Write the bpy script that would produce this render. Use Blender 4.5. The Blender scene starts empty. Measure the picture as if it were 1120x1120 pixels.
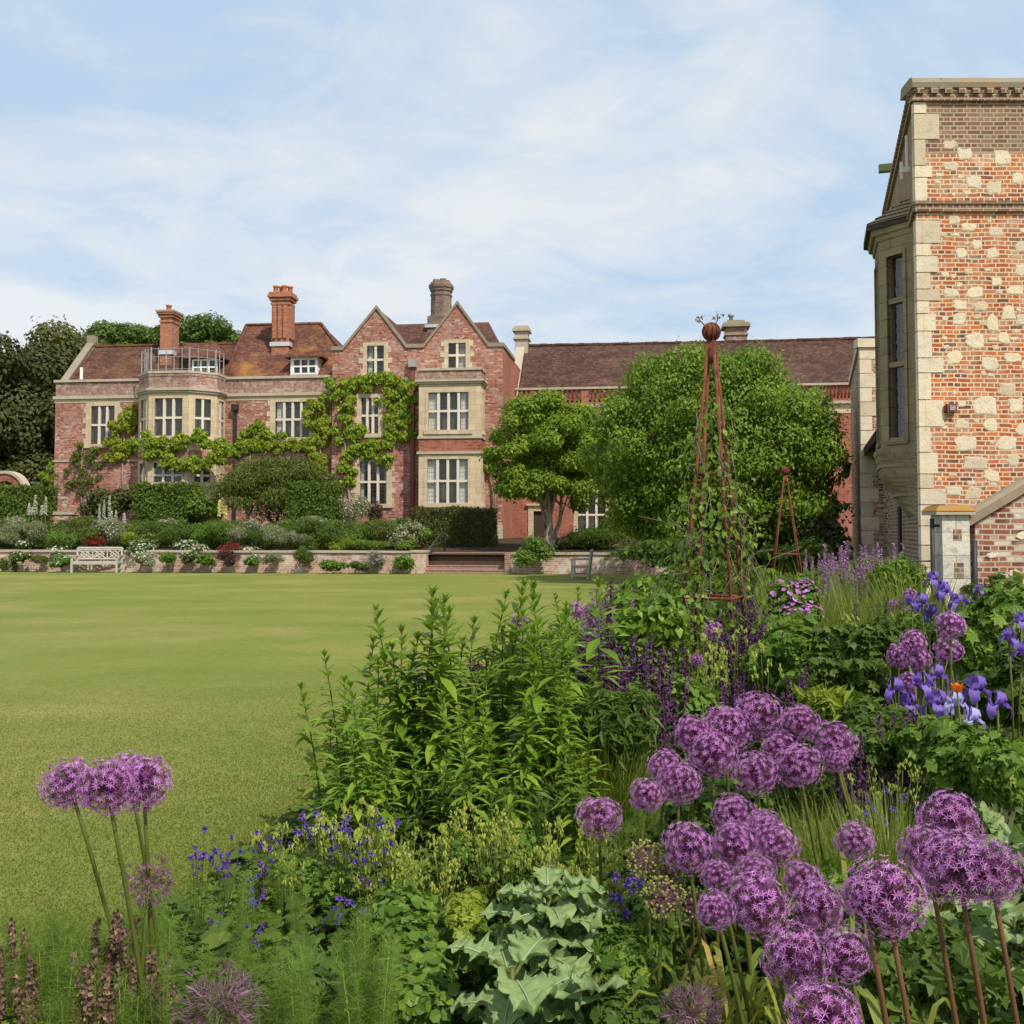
import bpy, math, random
import numpy as np
from mathutils import Vector, Matrix

C = bpy.context.scene.collection
S = bpy.context.scene
R = math.radians
rng = np.random.default_rng(7)
random.seed(7)

# ------------------------------------------------------------------ camera, sky, sun, exposure
FOC, CX, HY, EYE, PITCH = 1150.0, 560.0, 582.0, 1.6, R(2.5)
PPY = HY - FOC * math.tan(PITCH)
cam = bpy.data.cameras.new("camera"); camo = bpy.data.objects.new("camera", cam); C.objects.link(camo)
camo.location = (0, 0, EYE); camo.rotation_euler = (R(90) + PITCH, 0, 0)
cam.sensor_width = 36; cam.lens = 36 * FOC / 1120
cam.shift_y = -(560 - PPY) / 1120
cam.clip_start = 0.05; cam.clip_end = 3000
S.camera = camo

SUN_AZ, SUN_EL = R(146), R(50)         # azimuth clockwise from +Y (the view direction)
w = bpy.data.worlds.new("World"); S.world = w; w.use_nodes = True
nt = w.node_tree; nt.nodes.clear()
def wn(t): return nt.nodes.new(t)
out = wn('ShaderNodeOutputWorld'); bg = wn('ShaderNodeBackground'); bg.inputs[1].default_value = 0.13
sky = wn('ShaderNodeTexSky'); sky.sky_type = 'NISHITA'; sky.sun_disc = False
sky.sun_elevation = SUN_EL; sky.sun_rotation = SUN_AZ; sky.air_density = 1.0; sky.dust_density = 1.6; sky.ozone_density = 1.2
tc = wn('ShaderNodeTexCoord'); sep = wn('ShaderNodeSeparateXYZ'); nt.links.new(tc.outputs['Generated'], sep.inputs[0])
def wm(op, a, b):
    n = wn('ShaderNodeMath'); n.operation = op
    for i, x in enumerate((a, b)):
        if isinstance(x, (int, float)): n.inputs[i].default_value = x
        else: nt.links.new(x, n.inputs[i])
    return n.outputs[0]
zz = wm('ADD', wm('MAXIMUM', sep.outputs[2], 0.0), 0.22)
cmb = wn('ShaderNodeCombineXYZ')
nt.links.new(wm('DIVIDE', sep.outputs[0], zz), cmb.inputs[0]); nt.links.new(wm('DIVIDE', sep.outputs[1], zz), cmb.inputs[1])
mp = wn('ShaderNodeMapping'); mp.inputs['Scale'].default_value = (0.95, 1.15, 1); mp.inputs['Location'].default_value = (1.35, -0.45, 0.3); mp.inputs['Rotation'].default_value = (0, 0, R(-24))
nt.links.new(cmb.outputs[0], mp.inputs[0])
n1 = wn('ShaderNodeTexNoise'); n1.inputs['Scale'].default_value = 1.0; n1.inputs['Detail'].default_value = 9; n1.inputs['Roughness'].default_value = 0.58; n1.inputs['Distortion'].default_value = 0.35
nt.links.new(mp.outputs[0], n1.inputs['Vector'])
# thin summer cloud: pale blue veil where the noise is low, white where it is high, whiter towards the horizon
hzn = wm('MULTIPLY', wm('SUBTRACT', 0.42, wm('MINIMUM', wm('MAXIMUM', sep.outputs[2], 0.0), 0.42)), 0.42)
cr = wn('ShaderNodeValToRGB'); cr.color_ramp.elements[0].position = 0.46; cr.color_ramp.elements[1].position = 0.64
cr.color_ramp.elements[0].color = (0.55, 0.715, 0.92, 1); cr.color_ramp.elements[1].color = (0.9, 0.925, 0.945, 1)
n2 = wn('ShaderNodeTexNoise'); n2.inputs['Scale'].default_value = 3.3; n2.inputs['Detail'].default_value = 8; n2.inputs['Roughness'].default_value = 0.62; n2.inputs['Distortion'].default_value = 0.6
nt.links.new(mp.outputs[0], n2.inputs['Vector'])
cl = wm('ADD', wm('MULTIPLY', n1.outputs['Fac'], 0.64), wm('MULTIPLY', n2.outputs['Fac'], 0.38))
nt.links.new(wm('ADD', cl, hzn), cr.inputs[0])
gain = wn('ShaderNodeMixRGB'); gain.blend_type = 'MULTIPLY'; gain.inputs[0].default_value = 1; nt.links.new(cr.outputs[0], gain.inputs[1]); gain.inputs[2].default_value = (7.5, 7.5, 7.5, 1)
mx = wn('ShaderNodeMixRGB'); mx.inputs[0].default_value = 0.88; nt.links.new(sky.outputs[0], mx.inputs[1]); nt.links.new(gain.outputs[0], mx.inputs[2])
nt.links.new(mx.outputs[0], bg.inputs[0]); nt.links.new(bg.outputs[0], out.inputs[0])

sl = bpy.data.lights.new("sun", 'SUN'); sl.energy = 4.7; sl.angle = R(0.6); sl.color = (1.0, 0.93, 0.82)
so = bpy.data.objects.new("sun", sl); C.objects.link(so)
sv = Vector((math.sin(SUN_AZ) * math.cos(SUN_EL), math.cos(SUN_AZ) * math.cos(SUN_EL), math.sin(SUN_EL)))
so.rotation_euler = sv.to_track_quat('Z', 'Y').to_euler(); so.location = (10, -10, 30)
S.view_settings.view_transform = 'Standard'; S.view_settings.look = 'None'
S.view_settings.exposure = 0.0; S.view_settings.gamma = 1.0
S.render.engine = 'CYCLES'
S.cycles.max_bounces = 6; S.cycles.transparent_max_bounces = 6; S.cycles.use_denoising = True

# ------------------------------------------------------------------ pixel -> world at a plausible depth
cp, sp_ = math.cos(PITCH), math.sin(PITCH)
def ray(px, py):
    a = (px - CX) / FOC; b = -(py - PPY) / FOC
    return Vector((a, cp - b * sp_, sp_ + b * cp))
def P(px, py, Y):
    d = ray(px, py); t = Y / d.y
    return Vector((d.x * t, Y, EYE + d.z * t))
def G(px, py):                        # point on the lawn
    d = ray(px, py); t = -EYE / d.z
    return Vector((d.x * t, d.y * t, 0))

# ------------------------------------------------------------------ object helpers
def tag(o, label=None, cat=None, group=None, kind=None):
    if label: o['label'] = label
    if cat: o['category'] = cat
    if group: o['group'] = group
    if kind: o['kind'] = kind
    return o
def thing(name, label, cat, loc=(0, 0, 0), group=None, rz=0.0, parent=None):
    o = bpy.data.objects.new(name, None); C.objects.link(o)
    o.empty_display_size = 0.1
    o.location = loc; o.rotation_euler = (0, 0, rz)
    return tag(o, label, cat, group)
KIDS = {}
def copy_tree(o, loc=None, rz=None, sc=None, parent=None, label=None):
    c = o.copy(); C.objects.link(c)
    if parent is not None:
        c.parent = parent; KIDS.setdefault(parent.name, []).append(c)
    for ch in list(KIDS.get(o.name, [])): copy_tree(ch, parent=c)
    if loc is not None: c.location = loc
    if rz is not None: c.rotation_euler = (c.rotation_euler[0], c.rotation_euler[1], rz)
    if sc is not None: c.scale = (sc, sc, sc)
    if label: c['label'] = label
    return c

def nrmz(a):
    return a / np.maximum(np.linalg.norm(a, axis=-1, keepdims=True), 1e-9)
def frames(y, z):
    """rotation matrices whose local Y points along y and local Z near z"""
    y = nrmz(y); x = nrmz(np.cross(y, z)); z2 = np.cross(x, y)
    return np.stack([x, y, z2], axis=-1)
def rand_dirs(n):
    return nrmz(rng.normal(size=(n, 3)))

class MB:
    def __init__(s): s.V = []; s.F = []; s.n = 0
    def add(s, v, faces, mat=0, smooth=False):
        v = np.asarray(v, float).reshape(-1, 3)
        if isinstance(faces, np.ndarray): s.F.append((faces + s.n, mat, smooth))
        else:
            by = {}
            for f in faces: by.setdefault(len(f), []).append(f)
            for k, fs in by.items(): s.F.append((np.array(fs, int) + s.n, mat, smooth))
        s.V.append(v); s.n += len(v)
        return s
    def stamp(s, tv, tf, Rm, T, mat=0, scale=None, smooth=False):
        tv = np.asarray(tv, float); N = len(T)
        if N == 0: return s
        if scale is None: scale = np.ones(N)
        scale = np.asarray(scale, float)
        if scale.ndim == 1: scale = scale[:, None]
        vs = tv[None] * scale[:, None, :] if scale.shape[1] == 3 else tv[None] * scale[:, :, None]
        vv = np.einsum('nij,nvj->nvi', Rm, vs) + np.asarray(T)[:, None, :]
        base = s.n; V = len(tv)
        s.V.append(vv.reshape(-1, 3)); s.n += N * V
        by = {}
        for f in tf: by.setdefault(len(f), []).append(f)
        for k, fs in by.items():
            fa = np.array(fs, int)
            s.F.append(((fa[None] + (np.arange(N) * V)[:, None, None]).reshape(-1, k) + base, mat, smooth))
        return s
    BOXF = [(0, 3, 2, 1), (4, 5, 6, 7), (0, 1, 5, 4), (1, 2, 6, 5), (2, 3, 7, 6), (3, 0, 4, 7)]
    def hexa(s, p, mat=0): return s.add(p, MB.BOXF, mat)
    def box(s, x0, x1, y0, y1, z0, z1, mat=0):
        return s.hexa([(x0, y0, z0), (x1, y0, z0), (x1, y1, z0), (x0, y1, z0), (x0, y0, z1), (x1, y0, z1), (x1, y1, z1), (x0, y1, z1)], mat)
    def prism(s, poly, vec, mat=0):
        p = np.array(poly, float); n = len(p); q = p + np.array(vec, float)
        f = [tuple(range(n - 1, -1, -1)), tuple(range(n, 2 * n))] + [(i, (i + 1) % n, n + (i + 1) % n, n + i) for i in range(n)]
        return s.add(np.vstack([p, q]), f, mat)
    def poly(s, pts, mat=0): return s.add(pts, [tuple(range(len(pts)))], mat)
    def tube(s, pts, r, n=6, mat=0, caps=True, smooth=True):
        pts = np.array(pts, float); m = len(pts)
        rr = np.broadcast_to(np.array(r, float), (m,))
        d = np.gradient(pts, axis=0) if m > 2 else np.repeat((pts[1] - pts[0])[None], 2, 0)
        d = nrmz(d); ref = np.where(np.abs(d[:, 2:3]) > 0.9, np.array([[1., 0, 0]]), np.array([[0., 0, 1]]))
        a = nrmz(np.cross(d, ref)); b = np.cross(d, a)
        th = np.arange(n) / n * 2 * np.pi
        v = pts[:, None] + rr[:, None, None] * (np.cos(th)[None, :, None] * a[:, None] + np.sin(th)[None, :, None] * b[:, None])
        f = []
        for i in range(m - 1):
            for k in range(n):
                k2 = (k + 1) % n
                f.append((i * n + k, i * n + k2, (i + 1) * n + k2, (i + 1) * n + k))
        if caps: f += [tuple(range(n - 1, -1, -1)), tuple((m - 1) * n + k for k in range(n))]
        return s.add(v.reshape(-1, 3), f, mat, smooth)
    def lathe(s, prof, c=(0, 0, 0), n=12, mat=0, smooth=True):
        m = len(prof); th = np.arange(n) / n * 2 * np.pi + np.pi / n
        v = [(c[0] + r * math.cos(t), c[1] + r * math.sin(t), c[2] + z) for r, z in prof for t in th]
        f = [(i * n + k, i * n + (k + 1) % n, (i + 1) * n + (k + 1) % n, (i + 1) * n + k) for i in range(m - 1) for k in range(n)]
        f += [tuple(range(n - 1, -1, -1)), tuple((m - 1) * n + k for k in range(n))]
        return s.add(v, f, mat, smooth)
    def mesh(s, name, mats, uv=False, off=None):
        V = np.vstack(s.V) if s.V else np.zeros((0, 3))
        if off is not None: V = V - np.array(off)
        me = bpy.data.meshes.new(name)
        nl = sum(f.size for f, _, _ in s.F); nf = sum(len(f) for f, _, _ in s.F)
        me.vertices.add(len(V)); me.vertices.foreach_set('co', V.astype(np.float32).ravel())
        me.loops.add(nl); me.polygons.add(nf)
        li = np.concatenate([f.ravel() for f, _, _ in s.F]); me.loops.foreach_set('vertex_index', li.astype(np.int32))
        tot = np.concatenate([np.full(len(f), f.shape[1]) for f, _, _ in s.F])
        st = np.concatenate([[0], np.cumsum(tot)[:-1]])
        me.polygons.foreach_set('loop_start', st.astype(np.int32))
        try: me.polygons.foreach_set('loop_total', tot.astype(np.int32))
        except Exception: pass
        me.polygons.foreach_set('material_index', np.concatenate([np.full(len(f), m) for f, m, _ in s.F]).astype(np.int32))
        me.polygons.foreach_set('use_smooth', np.concatenate([np.full(len(f), sm) for f, _, sm in s.F]))
        me.update(calc_edges=True)
        for m in (mats if isinstance(mats, (list, tuple)) else [mats]): me.materials.append(m)
        if uv:
            nr = np.zeros(nf * 3); me.polygons.foreach_get('normal', nr); nr = nr.reshape(-1, 3)
            nl_ = np.repeat(nr, tot, axis=0); p = V[li]
            z = np.array([0, 0, 1.0]); t = np.cross(z, nl_); flat = np.abs(nl_[:, 2]) > 0.97
            t[flat] = (1, 0, 0); t = nrmz(t); b = np.cross(nl_, t); b[flat] = (0, 1, 0)
            # keep left/right consistent for opposite faces
            u = np.stack([(p * t).sum(1), (p * b).sum(1)], 1)
            lay = me.uv_layers.new(name="UVMap"); lay.data.foreach_set('uv', u.astype(np.float32).ravel())
        return me
    def build(s, name, mats, parent=None, uv=False, off=None):
        o = bpy.data.objects.new(name, s.mesh(name, mats, uv, off)); C.objects.link(o)
        if parent is not None:
            o.parent = parent; KIDS.setdefault(parent.name, []).append(o)
        return o

class Fr:
    """a vertical wall plane: s along t, z up, 'out' along the outward normal"""
    def __init__(s, o, t, n): s.o = np.array(o, float); s.t = np.array(t, float); s.nn = np.array(n, float)
    def pt(s, a, z, out=0.0):
        q = s.o + s.t * a + s.nn * out
        return (q[0], q[1], z)
    def box(s, mb, a0, a1, z0, z1, o0, o1, mat=0):
        mb.hexa([s.pt(a0, z0, o1), s.pt(a1, z0, o1), s.pt(a1, z0, o0), s.pt(a0, z0, o0), s.pt(a0, z1, o1), s.pt(a1, z1, o1), s.pt(a1, z1, o0), s.pt(a0, z1, o0)], mat)
    def panel(s, mb, a0, a1, z0, z1, holes=(), mat=0, depth=0.2):
        xs = sorted({a0, a1, *[min(max(h[i], a0), a1) for h in holes for i in (0, 1)]})
        zs = sorted({z0, z1, *[min(max(h[i], z0), z1) for h in holes for i in (2, 3)]})
        for i in range(len(xs) - 1):
            for j in range(len(zs) - 1):
                cx, cz = (xs[i] + xs[i + 1]) / 2, (zs[j] + zs[j + 1]) / 2
                if any(h[0] < cx < h[1] and h[2] < cz < h[3] for h in holes): continue
                mb.poly([s.pt(xs[i], zs[j]), s.pt(xs[i + 1], zs[j]), s.pt(xs[i + 1], zs[j + 1]), s.pt(xs[i], zs[j + 1])], mat)
        for h in holes:
            a, b, c, d = h
            for (p, q, r_, t_) in (((a, c), (a, d), 0, 0), ((b, c), (b, d), 0, 0), ((a, c), (b, c), 0, 0), ((a, d), (b, d), 0, 0)):
                mb.poly([s.pt(*p), s.pt(*q), s.pt(*q, -depth), s.pt(*p, -depth)], mat)

# ------------------------------------------------------------------ materials
def new_mat(name):
    m = bpy.data.materials.new(name); m.use_nodes = True; t = m.node_tree; t.nodes.clear()
    return m, t
class NT:
    def __init__(s, name):
        s.m, s.t = new_mat(name); s.out = s.n('ShaderNodeOutputMaterial')
    def n(s, ty, **kw):
        x = s.t.nodes.new(ty)
        for k, v in kw.items(): setattr(x, k, v)
        return x
    def put(s, sock, v):
        if v is None: return
        if isinstance(v, bpy.types.NodeSocket): s.t.links.new(v, sock)
        elif isinstance(v, (tuple, list)):
            sock.default_value = tuple(v) + ((1,) if len(v) == 3 and len(sock.default_value) == 4 else ())
        else: sock.default_value = v
    def noise(s, scale, detail=4, vec=None, rough=0.55, dist=0.0):
        x = s.n('ShaderNodeTexNoise'); x.inputs['Scale'].default_value = scale; x.inputs['Detail'].default_value = detail
        x.inputs['Roughness'].default_value = rough; x.inputs['Distortion'].default_value = dist
        s.put(x.inputs['Vector'], vec if vec is not None else s.coord('Object')); return x.outputs['Fac']
    def coord(s, w='Object'):
        return s.n('ShaderNodeTexCoord').outputs[w]
    def mapping(s, vec, scale=(1, 1, 1), loc=(0, 0, 0), rot=(0, 0, 0)):
        x = s.n('ShaderNodeMapping'); s.put(x.inputs[0], vec); x.inputs['Scale'].default_value = scale; x.inputs['Location'].default_value = loc; x.inputs['Rotation'].default_value = rot
        return x.outputs[0]
    def ramp(s, fac, stops, interp='LINEAR'):
        x = s.n('ShaderNodeValToRGB'); x.color_ramp.interpolation = interp; e = x.color_ramp.elements
        while len(e) < len(stops): e.new(0.5)
        for i, (p, c) in enumerate(stops):
            e[i].position = p; e[i].color = (c, c, c, 1) if isinstance(c, (int, float)) else tuple(c) + (1,)
        s.put(x.inputs[0], fac); return x.outputs[0]
    def mix(s, f, a, b, mode='MIX'):
        x = s.n('ShaderNodeMixRGB', blend_type=mode); s.put(x.inputs[0], f); s.put(x.inputs[1], a); s.put(x.inputs[2], b); return x.outputs[0]
    def math(s, op, a, b=0.0):
        x = s.n('ShaderNodeMath', operation=op); s.put(x.inputs[0], a); s.put(x.inputs[1], b); return x.outputs[0]
    def bump(s, h, strength=0.5, dist=0.02):
        x = s.n('ShaderNodeBump'); x.inputs['Strength'].default_value = strength; x.inputs['Distance'].default_value = dist; s.put(x.inputs['Height'], h); return x.outputs[0]
    def bsdf(s, col, rough=0.8, spec=0.3, normal=None, metal=0.0):
        x = s.n('ShaderNodeBsdfPrincipled'); s.put(x.inputs['Base Color'], col); s.put(x.inputs['Roughness'], rough)
        x.inputs['Specular IOR Level'].default_value = spec; x.inputs['Metallic'].default_value = metal
        if normal is not None: s.put(x.inputs['Normal'], normal)
        return x.outputs[0]
    def done(s, sh): s.t.links.new(sh, s.out.inputs[0]); return s.m
    def rnd(s): return s.n('ShaderNodeNewGeometry').outputs['Random Per Island']
    def ornd(s): return s.n('ShaderNodeObjectInfo').outputs['Random']

def simple(name, col, rough=0.7, var=0.25, scale=6, spec=0.3, metal=0, bump=0.0):
    k = NT(name); nz = k.noise(scale, 6)
    c = k.mix(nz, tuple(x * (1 - var) for x in col), tuple(min(1, x * (1 + var)) for x in col))
    nb = k.bump(k.noise(scale * 6, 4), bump, 0.01) if bump else None
    return k.done(k.bsdf(c, rough, spec, nb, metal))

def leaf_mat(name, a, b, c=None, trans=0.35, rough=0.5, grn=True):
    """leaves: every leaf its own tint between a and b (a few of colour c)"""
    if grn and a[1] >= a[0]: a, b, c = [None if q is None else (q[0] * 1.33, q[1] * 1.13, q[2] * .95) for q in (a, b, c)]
    k = NT(name); r = k.rnd()
    col = k.ramp(r, [(0.0, a), (0.8, b), (1.0, c or b)])
    o = k.ornd(); col = k.mix(k.math('MULTIPLY', o, 0.35), col, tuple(0.6 * x for x in b))
    p = k.bsdf(col, rough, 0.25)
    t = k.n('ShaderNodeBsdfTranslucent'); k.put(t.inputs[0], k.mix(0.5, col, tuple(min(1, x * 1.5) for x in b)))
    m = k.n('ShaderNodeMixShader'); m.inputs[0].default_value = trans; k.t.links.new(p, m.inputs[1]); k.t.links.new(t.outputs[0], m.inputs[2])
    return k.done(m.outputs[0])

def brick_mat(name, stops, mortar, bl=0.225, bh=0.075, ms=0.012, blotch=None, blotch_amt=0.0, bsize=0.7, bump=0.4, wobble=0.02):
    k = NT(name); uv = k.coord('UV')
    wob = k.n('ShaderNodeVectorMath', operation='ADD')
    nz = k.n('ShaderNodeTexNoise'); nz.inputs['Scale'].default_value = 2.5; nz.inputs['Detail'].default_value = 3; k.put(nz.inputs['Vector'], uv)
    sc = k.n('ShaderNodeVectorMath', operation='SCALE'); k.put(sc.inputs[0], nz.outputs['Color']); sc.inputs['Scale'].default_value = wobble
    k.put(wob.inputs[0], uv); k.put(wob.inputs[1], sc.outputs[0])
    b = k.n('ShaderNodeTexBrick'); b.offset = 0.5; b.squash = 0.5; b.squash_frequency = 2
    k.put(b.inputs['Vector'], wob.outputs[0]); b.inputs['Color1'].default_value = (0, 0, 0, 1); b.inputs['Color2'].default_value = (1, 1, 1, 1); b.inputs['Mortar'].default_value = (0.5, 0.5, 0.5, 1)
    b.inputs['Scale'].default_value = 1; b.inputs['Mortar Size'].default_value = ms; b.inputs['Brick Width'].default_value = bl; b.inputs['Row Height'].default_value = bh
    b.inputs['Bias'].default_value = 0; b.inputs['Mortar Smooth'].default_value = 0.15
    col = k.ramp(b.outputs['Color'], stops)
    fine = k.noise(30, 4, uv); col = k.mix(0.35, col, k.ramp(fine, [(0.3, 0.45), (0.7, 1.3)]), 'MULTIPLY')
    col = k.mix(b.outputs['Fac'], col, mortar)
    if blotch is not None:
        n2 = k.noise(bsize, 7, uv, 0.65); f = k.ramp(n2, [(0.48, 0.0), (0.68, 1.0)])
        col = k.mix(k.math('MULTIPLY', f, blotch_amt), col, blotch)
    big = k.noise(0.35, 5, uv); col = k.mix(0.6, col, k.ramp(big, [(0.3, 0.72), (0.7, 1.2)]), 'MULTIPLY')
    h = k.math('SUBTRACT', k.math('MULTIPLY', fine, 0.4), b.outputs['Fac'])
    return k.done(k.bsdf(col, 0.9, 0.15, k.bump(h, bump, 0.012)))

M = {}
M['brick'] = brick_mat('house_brick', [(0.0, (0.12, 0.035, 0.025)), (0.35, (0.3, 0.1, 0.068)), (0.75, (0.385, 0.15, 0.105)), (0.9, (0.42, 0.21, 0.155)), (1.0, (0.55, 0.42, 0.36))], (0.42, 0.27, 0.21), ms=0.009, blotch=(0.52, 0.4, 0.35), blotch_amt=0.4, bsize=1.1)
M['brick_red'] = brick_mat('red_brick', [(0.0, (0.18, 0.04, 0.025)), (0.5, (0.32, 0.09, 0.055)), (1.0, (0.38, 0.13, 0.075))], (0.38, 0.22, 0.16), ms=0.009, blotch=(0.42, 0.26, 0.2), blotch_amt=0.25)
M['brick_parapet'] = brick_mat('weathered_brick', [(0.0, (0.14, 0.06, 0.045)), (0.5, (0.26, 0.1, 0.07)), (1.0, (0.36, 0.19, 0.14))], (0.36, 0.28, 0.23), blotch=(0.55, 0.49, 0.44), blotch_amt=0.6, bsize=3.0)
M['brick_grey'] = brick_mat('grey_brown_chimney_brick', [(0.0, (0.09, 0.06, 0.05)), (0.5, (0.17, 0.1, 0.075)), (1.0, (0.27, 0.16, 0.11))], (0.25, 0.2, 0.17), blotch=(0.34, 0.3, 0.25), blotch_amt=0.5, bsize=1.5)  # grey-brown brick with paler blotches for the central stack
M['brick_chim'] = brick_mat('chimney_brick', [(0.0, (0.24, 0.07, 0.035)), (0.5, (0.42, 0.13, 0.06)), (1.0, (0.5, 0.2, 0.1))], (0.35, 0.22, 0.16), blotch=(0.2, 0.15, 0.13), blotch_amt=0.3)
M['brick_tower'] = brick_mat('old_tower_brick', [(0.0, (0.13, 0.07, 0.055)), (0.14, (0.18, 0.09, 0.065)), (0.2, (0.33, 0.085, 0.035)), (0.5, (0.45, 0.11, 0.04)), (0.72, (0.38, 0.17, 0.09)), (0.8, (0.62, 0.17, 0.04)), (0.9, (0.5, 0.14, 0.05)), (1.0, (0.45, 0.26, 0.15))], (0.66, 0.5, 0.33), ms=0.012, blotch=(0.66, 0.54, 0.38), blotch_amt=0.55, bsize=2.6, bump=0.7, wobble=0.06)
M['brick_top'] = brick_mat('brown_tower_brick', [(0.0, (0.14, 0.08, 0.055)), (0.5, (0.24, 0.12, 0.08)), (1.0, (0.3, 0.19, 0.12))], (0.4, 0.32, 0.23), blotch=(0.22, 0.19, 0.14), blotch_amt=0.4, bsize=1.5)
M['rubble'] = brick_mat('garden_wall_brick', [(0.0, (0.14, 0.06, 0.045)), (0.35, (0.32, 0.1, 0.06)), (0.6, (0.38, 0.15, 0.09)), (0.75, (0.6, 0.5, 0.36)), (1.0, (0.66, 0.58, 0.45))], (0.48, 0.4, 0.3), blotch=(0.6, 0.53, 0.42), blotch_amt=0.5, bsize=2.2, bump=0.8)
M['terrace_brick'] = brick_mat('limewashed_brick', [(0.0, (0.3, 0.13, 0.09)), (0.5, (0.42, 0.22, 0.15)), (1.0, (0.55, 0.4, 0.3))], (0.55, 0.46, 0.38), blotch=(0.66, 0.59, 0.52), blotch_amt=0.9, bsize=1.1)
M['step_brick'] = brick_mat('step_brick', [(0.0, (0.2, 0.08, 0.06)), (0.5, (0.3, 0.12, 0.09)), (1.0, (0.38, 0.19, 0.14))], (0.4, 0.3, 0.24), bl=0.11, bh=0.075)

def tile_mat(name, a, b, c, lichen, amt, seed=0.0):
    k = NT(name); uv = k.coord('UV')
    br = k.n('ShaderNodeTexBrick'); br.offset = 0.5; k.put(br.inputs['Vector'], uv); br.inputs['Color1'].default_value = (0, 0, 0, 1); br.inputs['Color2'].default_value = (1, 1, 1, 1); br.inputs['Mortar'].default_value = (0, 0, 0, 1)
    br.inputs['Scale'].default_value = 1; br.inputs['Brick Width'].default_value = 0.17; br.inputs['Row Height'].default_value = 0.11; br.inputs['Mortar Size'].default_value = 0.008
    col = k.ramp(br.outputs['Color'], [(0.0, a), (0.6, b), (1.0, c)])
    st = k.noise(1.0, 6, k.mapping(uv, (0.5, 2.2, 1))); col = k.mix(0.75, col, k.ramp(st, [(0.3, 0.55), (0.7, 1.35)]), 'MULTIPLY')
    l = k.noise(0.45, 8, k.mapping(uv, (1, 1, 1), (seed, seed * 2, 0)), 0.68); f = k.ramp(l, [(0.5, 0.0), (0.66, 1.0)])
    col = k.mix(k.math('MULTIPLY', f, amt), col, lichen)
    return k.done(k.bsdf(col, 0.85, 0.2, k.bump(br.outputs['Fac'], -0.5, 0.02)))
M['tile'] = tile_mat('roof_tile', (0.055, 0.028, 0.022), (0.105, 0.046, 0.033), (0.15, 0.075, 0.052), (0.3, 0.16, 0.05), 0.22, 3.0)
M['tile_lichen'] = tile_mat('lichen_roof_tile', (0.075, 0.034, 0.025), (0.135, 0.053, 0.035), (0.19, 0.088, 0.056), (0.42, 0.2, 0.04), 0.5, 5.3)
M['tile_dark'] = tile_mat('brown_roof_tile', (0.045, 0.026, 0.022), (0.09, 0.042, 0.033), (0.13, 0.068, 0.05), (0.2, 0.14, 0.09), 0.2, 1.0)

def stone(name, a, b, dirt, amt, sc=1.5, joints=True, bump=0.3, tint=0.0):
    k = NT(name); uv = k.coord('UV'); o = k.coord('Object')
    n = k.noise(sc, 8, o, 0.62); col = k.mix(n, a, b)
    f = k.ramp(k.noise(sc * 2.3, 8, o, 0.7), [(0.5, 0.0), (0.75, 1.0)]); col = k.mix(k.math('MULTIPLY', f, amt), col, dirt)
    h = k.noise(25, 5, o)
    if tint: col = k.mix(tint, col, k.ramp(k.rnd(), [(0.0, (0.62, 0.55, 0.42)), (0.5, (1, 1, 1)), (1.0, (1.12, 1.05, 0.92))]), 'MULTIPLY')
    if joints:
        br = k.n('ShaderNodeTexBrick'); k.put(br.inputs['Vector'], uv); br.inputs['Brick Width'].default_value = 0.55; br.inputs['Row Height'].default_value = 0.32; br.inputs['Scale'].default_value = 1; br.inputs['Mortar Size'].default_value = 0.008
        br.inputs['Color1'].default_value = (0.86, 0.86, 0.86, 1); br.inputs['Color2'].default_value = (1.08, 1.06, 1.0, 1); br.inputs['Mortar'].default_value = (0.6, 0.58, 0.55, 1)
        col = k.mix(1.0, col, br.outputs['Color'], 'MULTIPLY')
    return k.done(k.bsdf(col, 0.9, 0.15, k.bump(h, bump, 0.01)))
M['stone'] = stone('dressed_stone', (0.5, 0.4, 0.27), (0.6, 0.5, 0.36), (0.34, 0.28, 0.2), 0.35)
M['mullion'] = stone('pale_mullion_stone', (0.6, 0.53, 0.42), (0.7, 0.63, 0.52), (0.45, 0.38, 0.3), 0.3, joints=False)
M['lime_mortar'] = stone('lime_mortar', (0.56, 0.44, 0.3), (0.7, 0.57, 0.4), (0.4, 0.3, 0.2), 0.5, 6.0, joints=False, bump=0.8)
M['stone_grey'] = stone('weathered_stone', (0.36, 0.3, 0.22), (0.52, 0.46, 0.36), (0.2, 0.17, 0.13), 0.5, joints=False)
M['stone_pale'] = stone('pale_quoin_stone', (0.55, 0.47, 0.34), (0.76, 0.69, 0.55), (0.34, 0.28, 0.19), 0.6, 2.2, joints=False, bump=0.8, tint=0.6)
M['pier_stone'] = stone('speckled_pier_stone', (0.5, 0.46, 0.4), (0.7, 0.66, 0.58), (0.16, 0.13, 0.11), 0.75, 5.0, joints=True, bump=0.8)
M['stone_cream'] = stone('cream_rubble_stone', (0.58, 0.49, 0.34), (0.78, 0.7, 0.53), (0.36, 0.29, 0.2), 0.7, 5.0, joints=False, bump=1.0, tint=0.55)
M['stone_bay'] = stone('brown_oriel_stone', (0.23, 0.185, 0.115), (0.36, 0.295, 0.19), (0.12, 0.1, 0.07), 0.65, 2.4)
M['coping'] = stone('lichened_coping', (0.2, 0.18, 0.13), (0.36, 0.32, 0.24), (0.45, 0.22, 0.04), 0.95, 1.1, joints=False)
M['lichen_cap'] = stone('orange_lichen_cap', (0.3, 0.16, 0.04), (0.4, 0.21, 0.05), (0.2, 0.17, 0.12), 0.95, 3.0, joints=False)
M['coping_dark'] = stone('grey_gable_coping', (0.2, 0.17, 0.13), (0.34, 0.29, 0.22), (0.13, 0.11, 0.09), 0.5, 2.0, joints=False)
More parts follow.
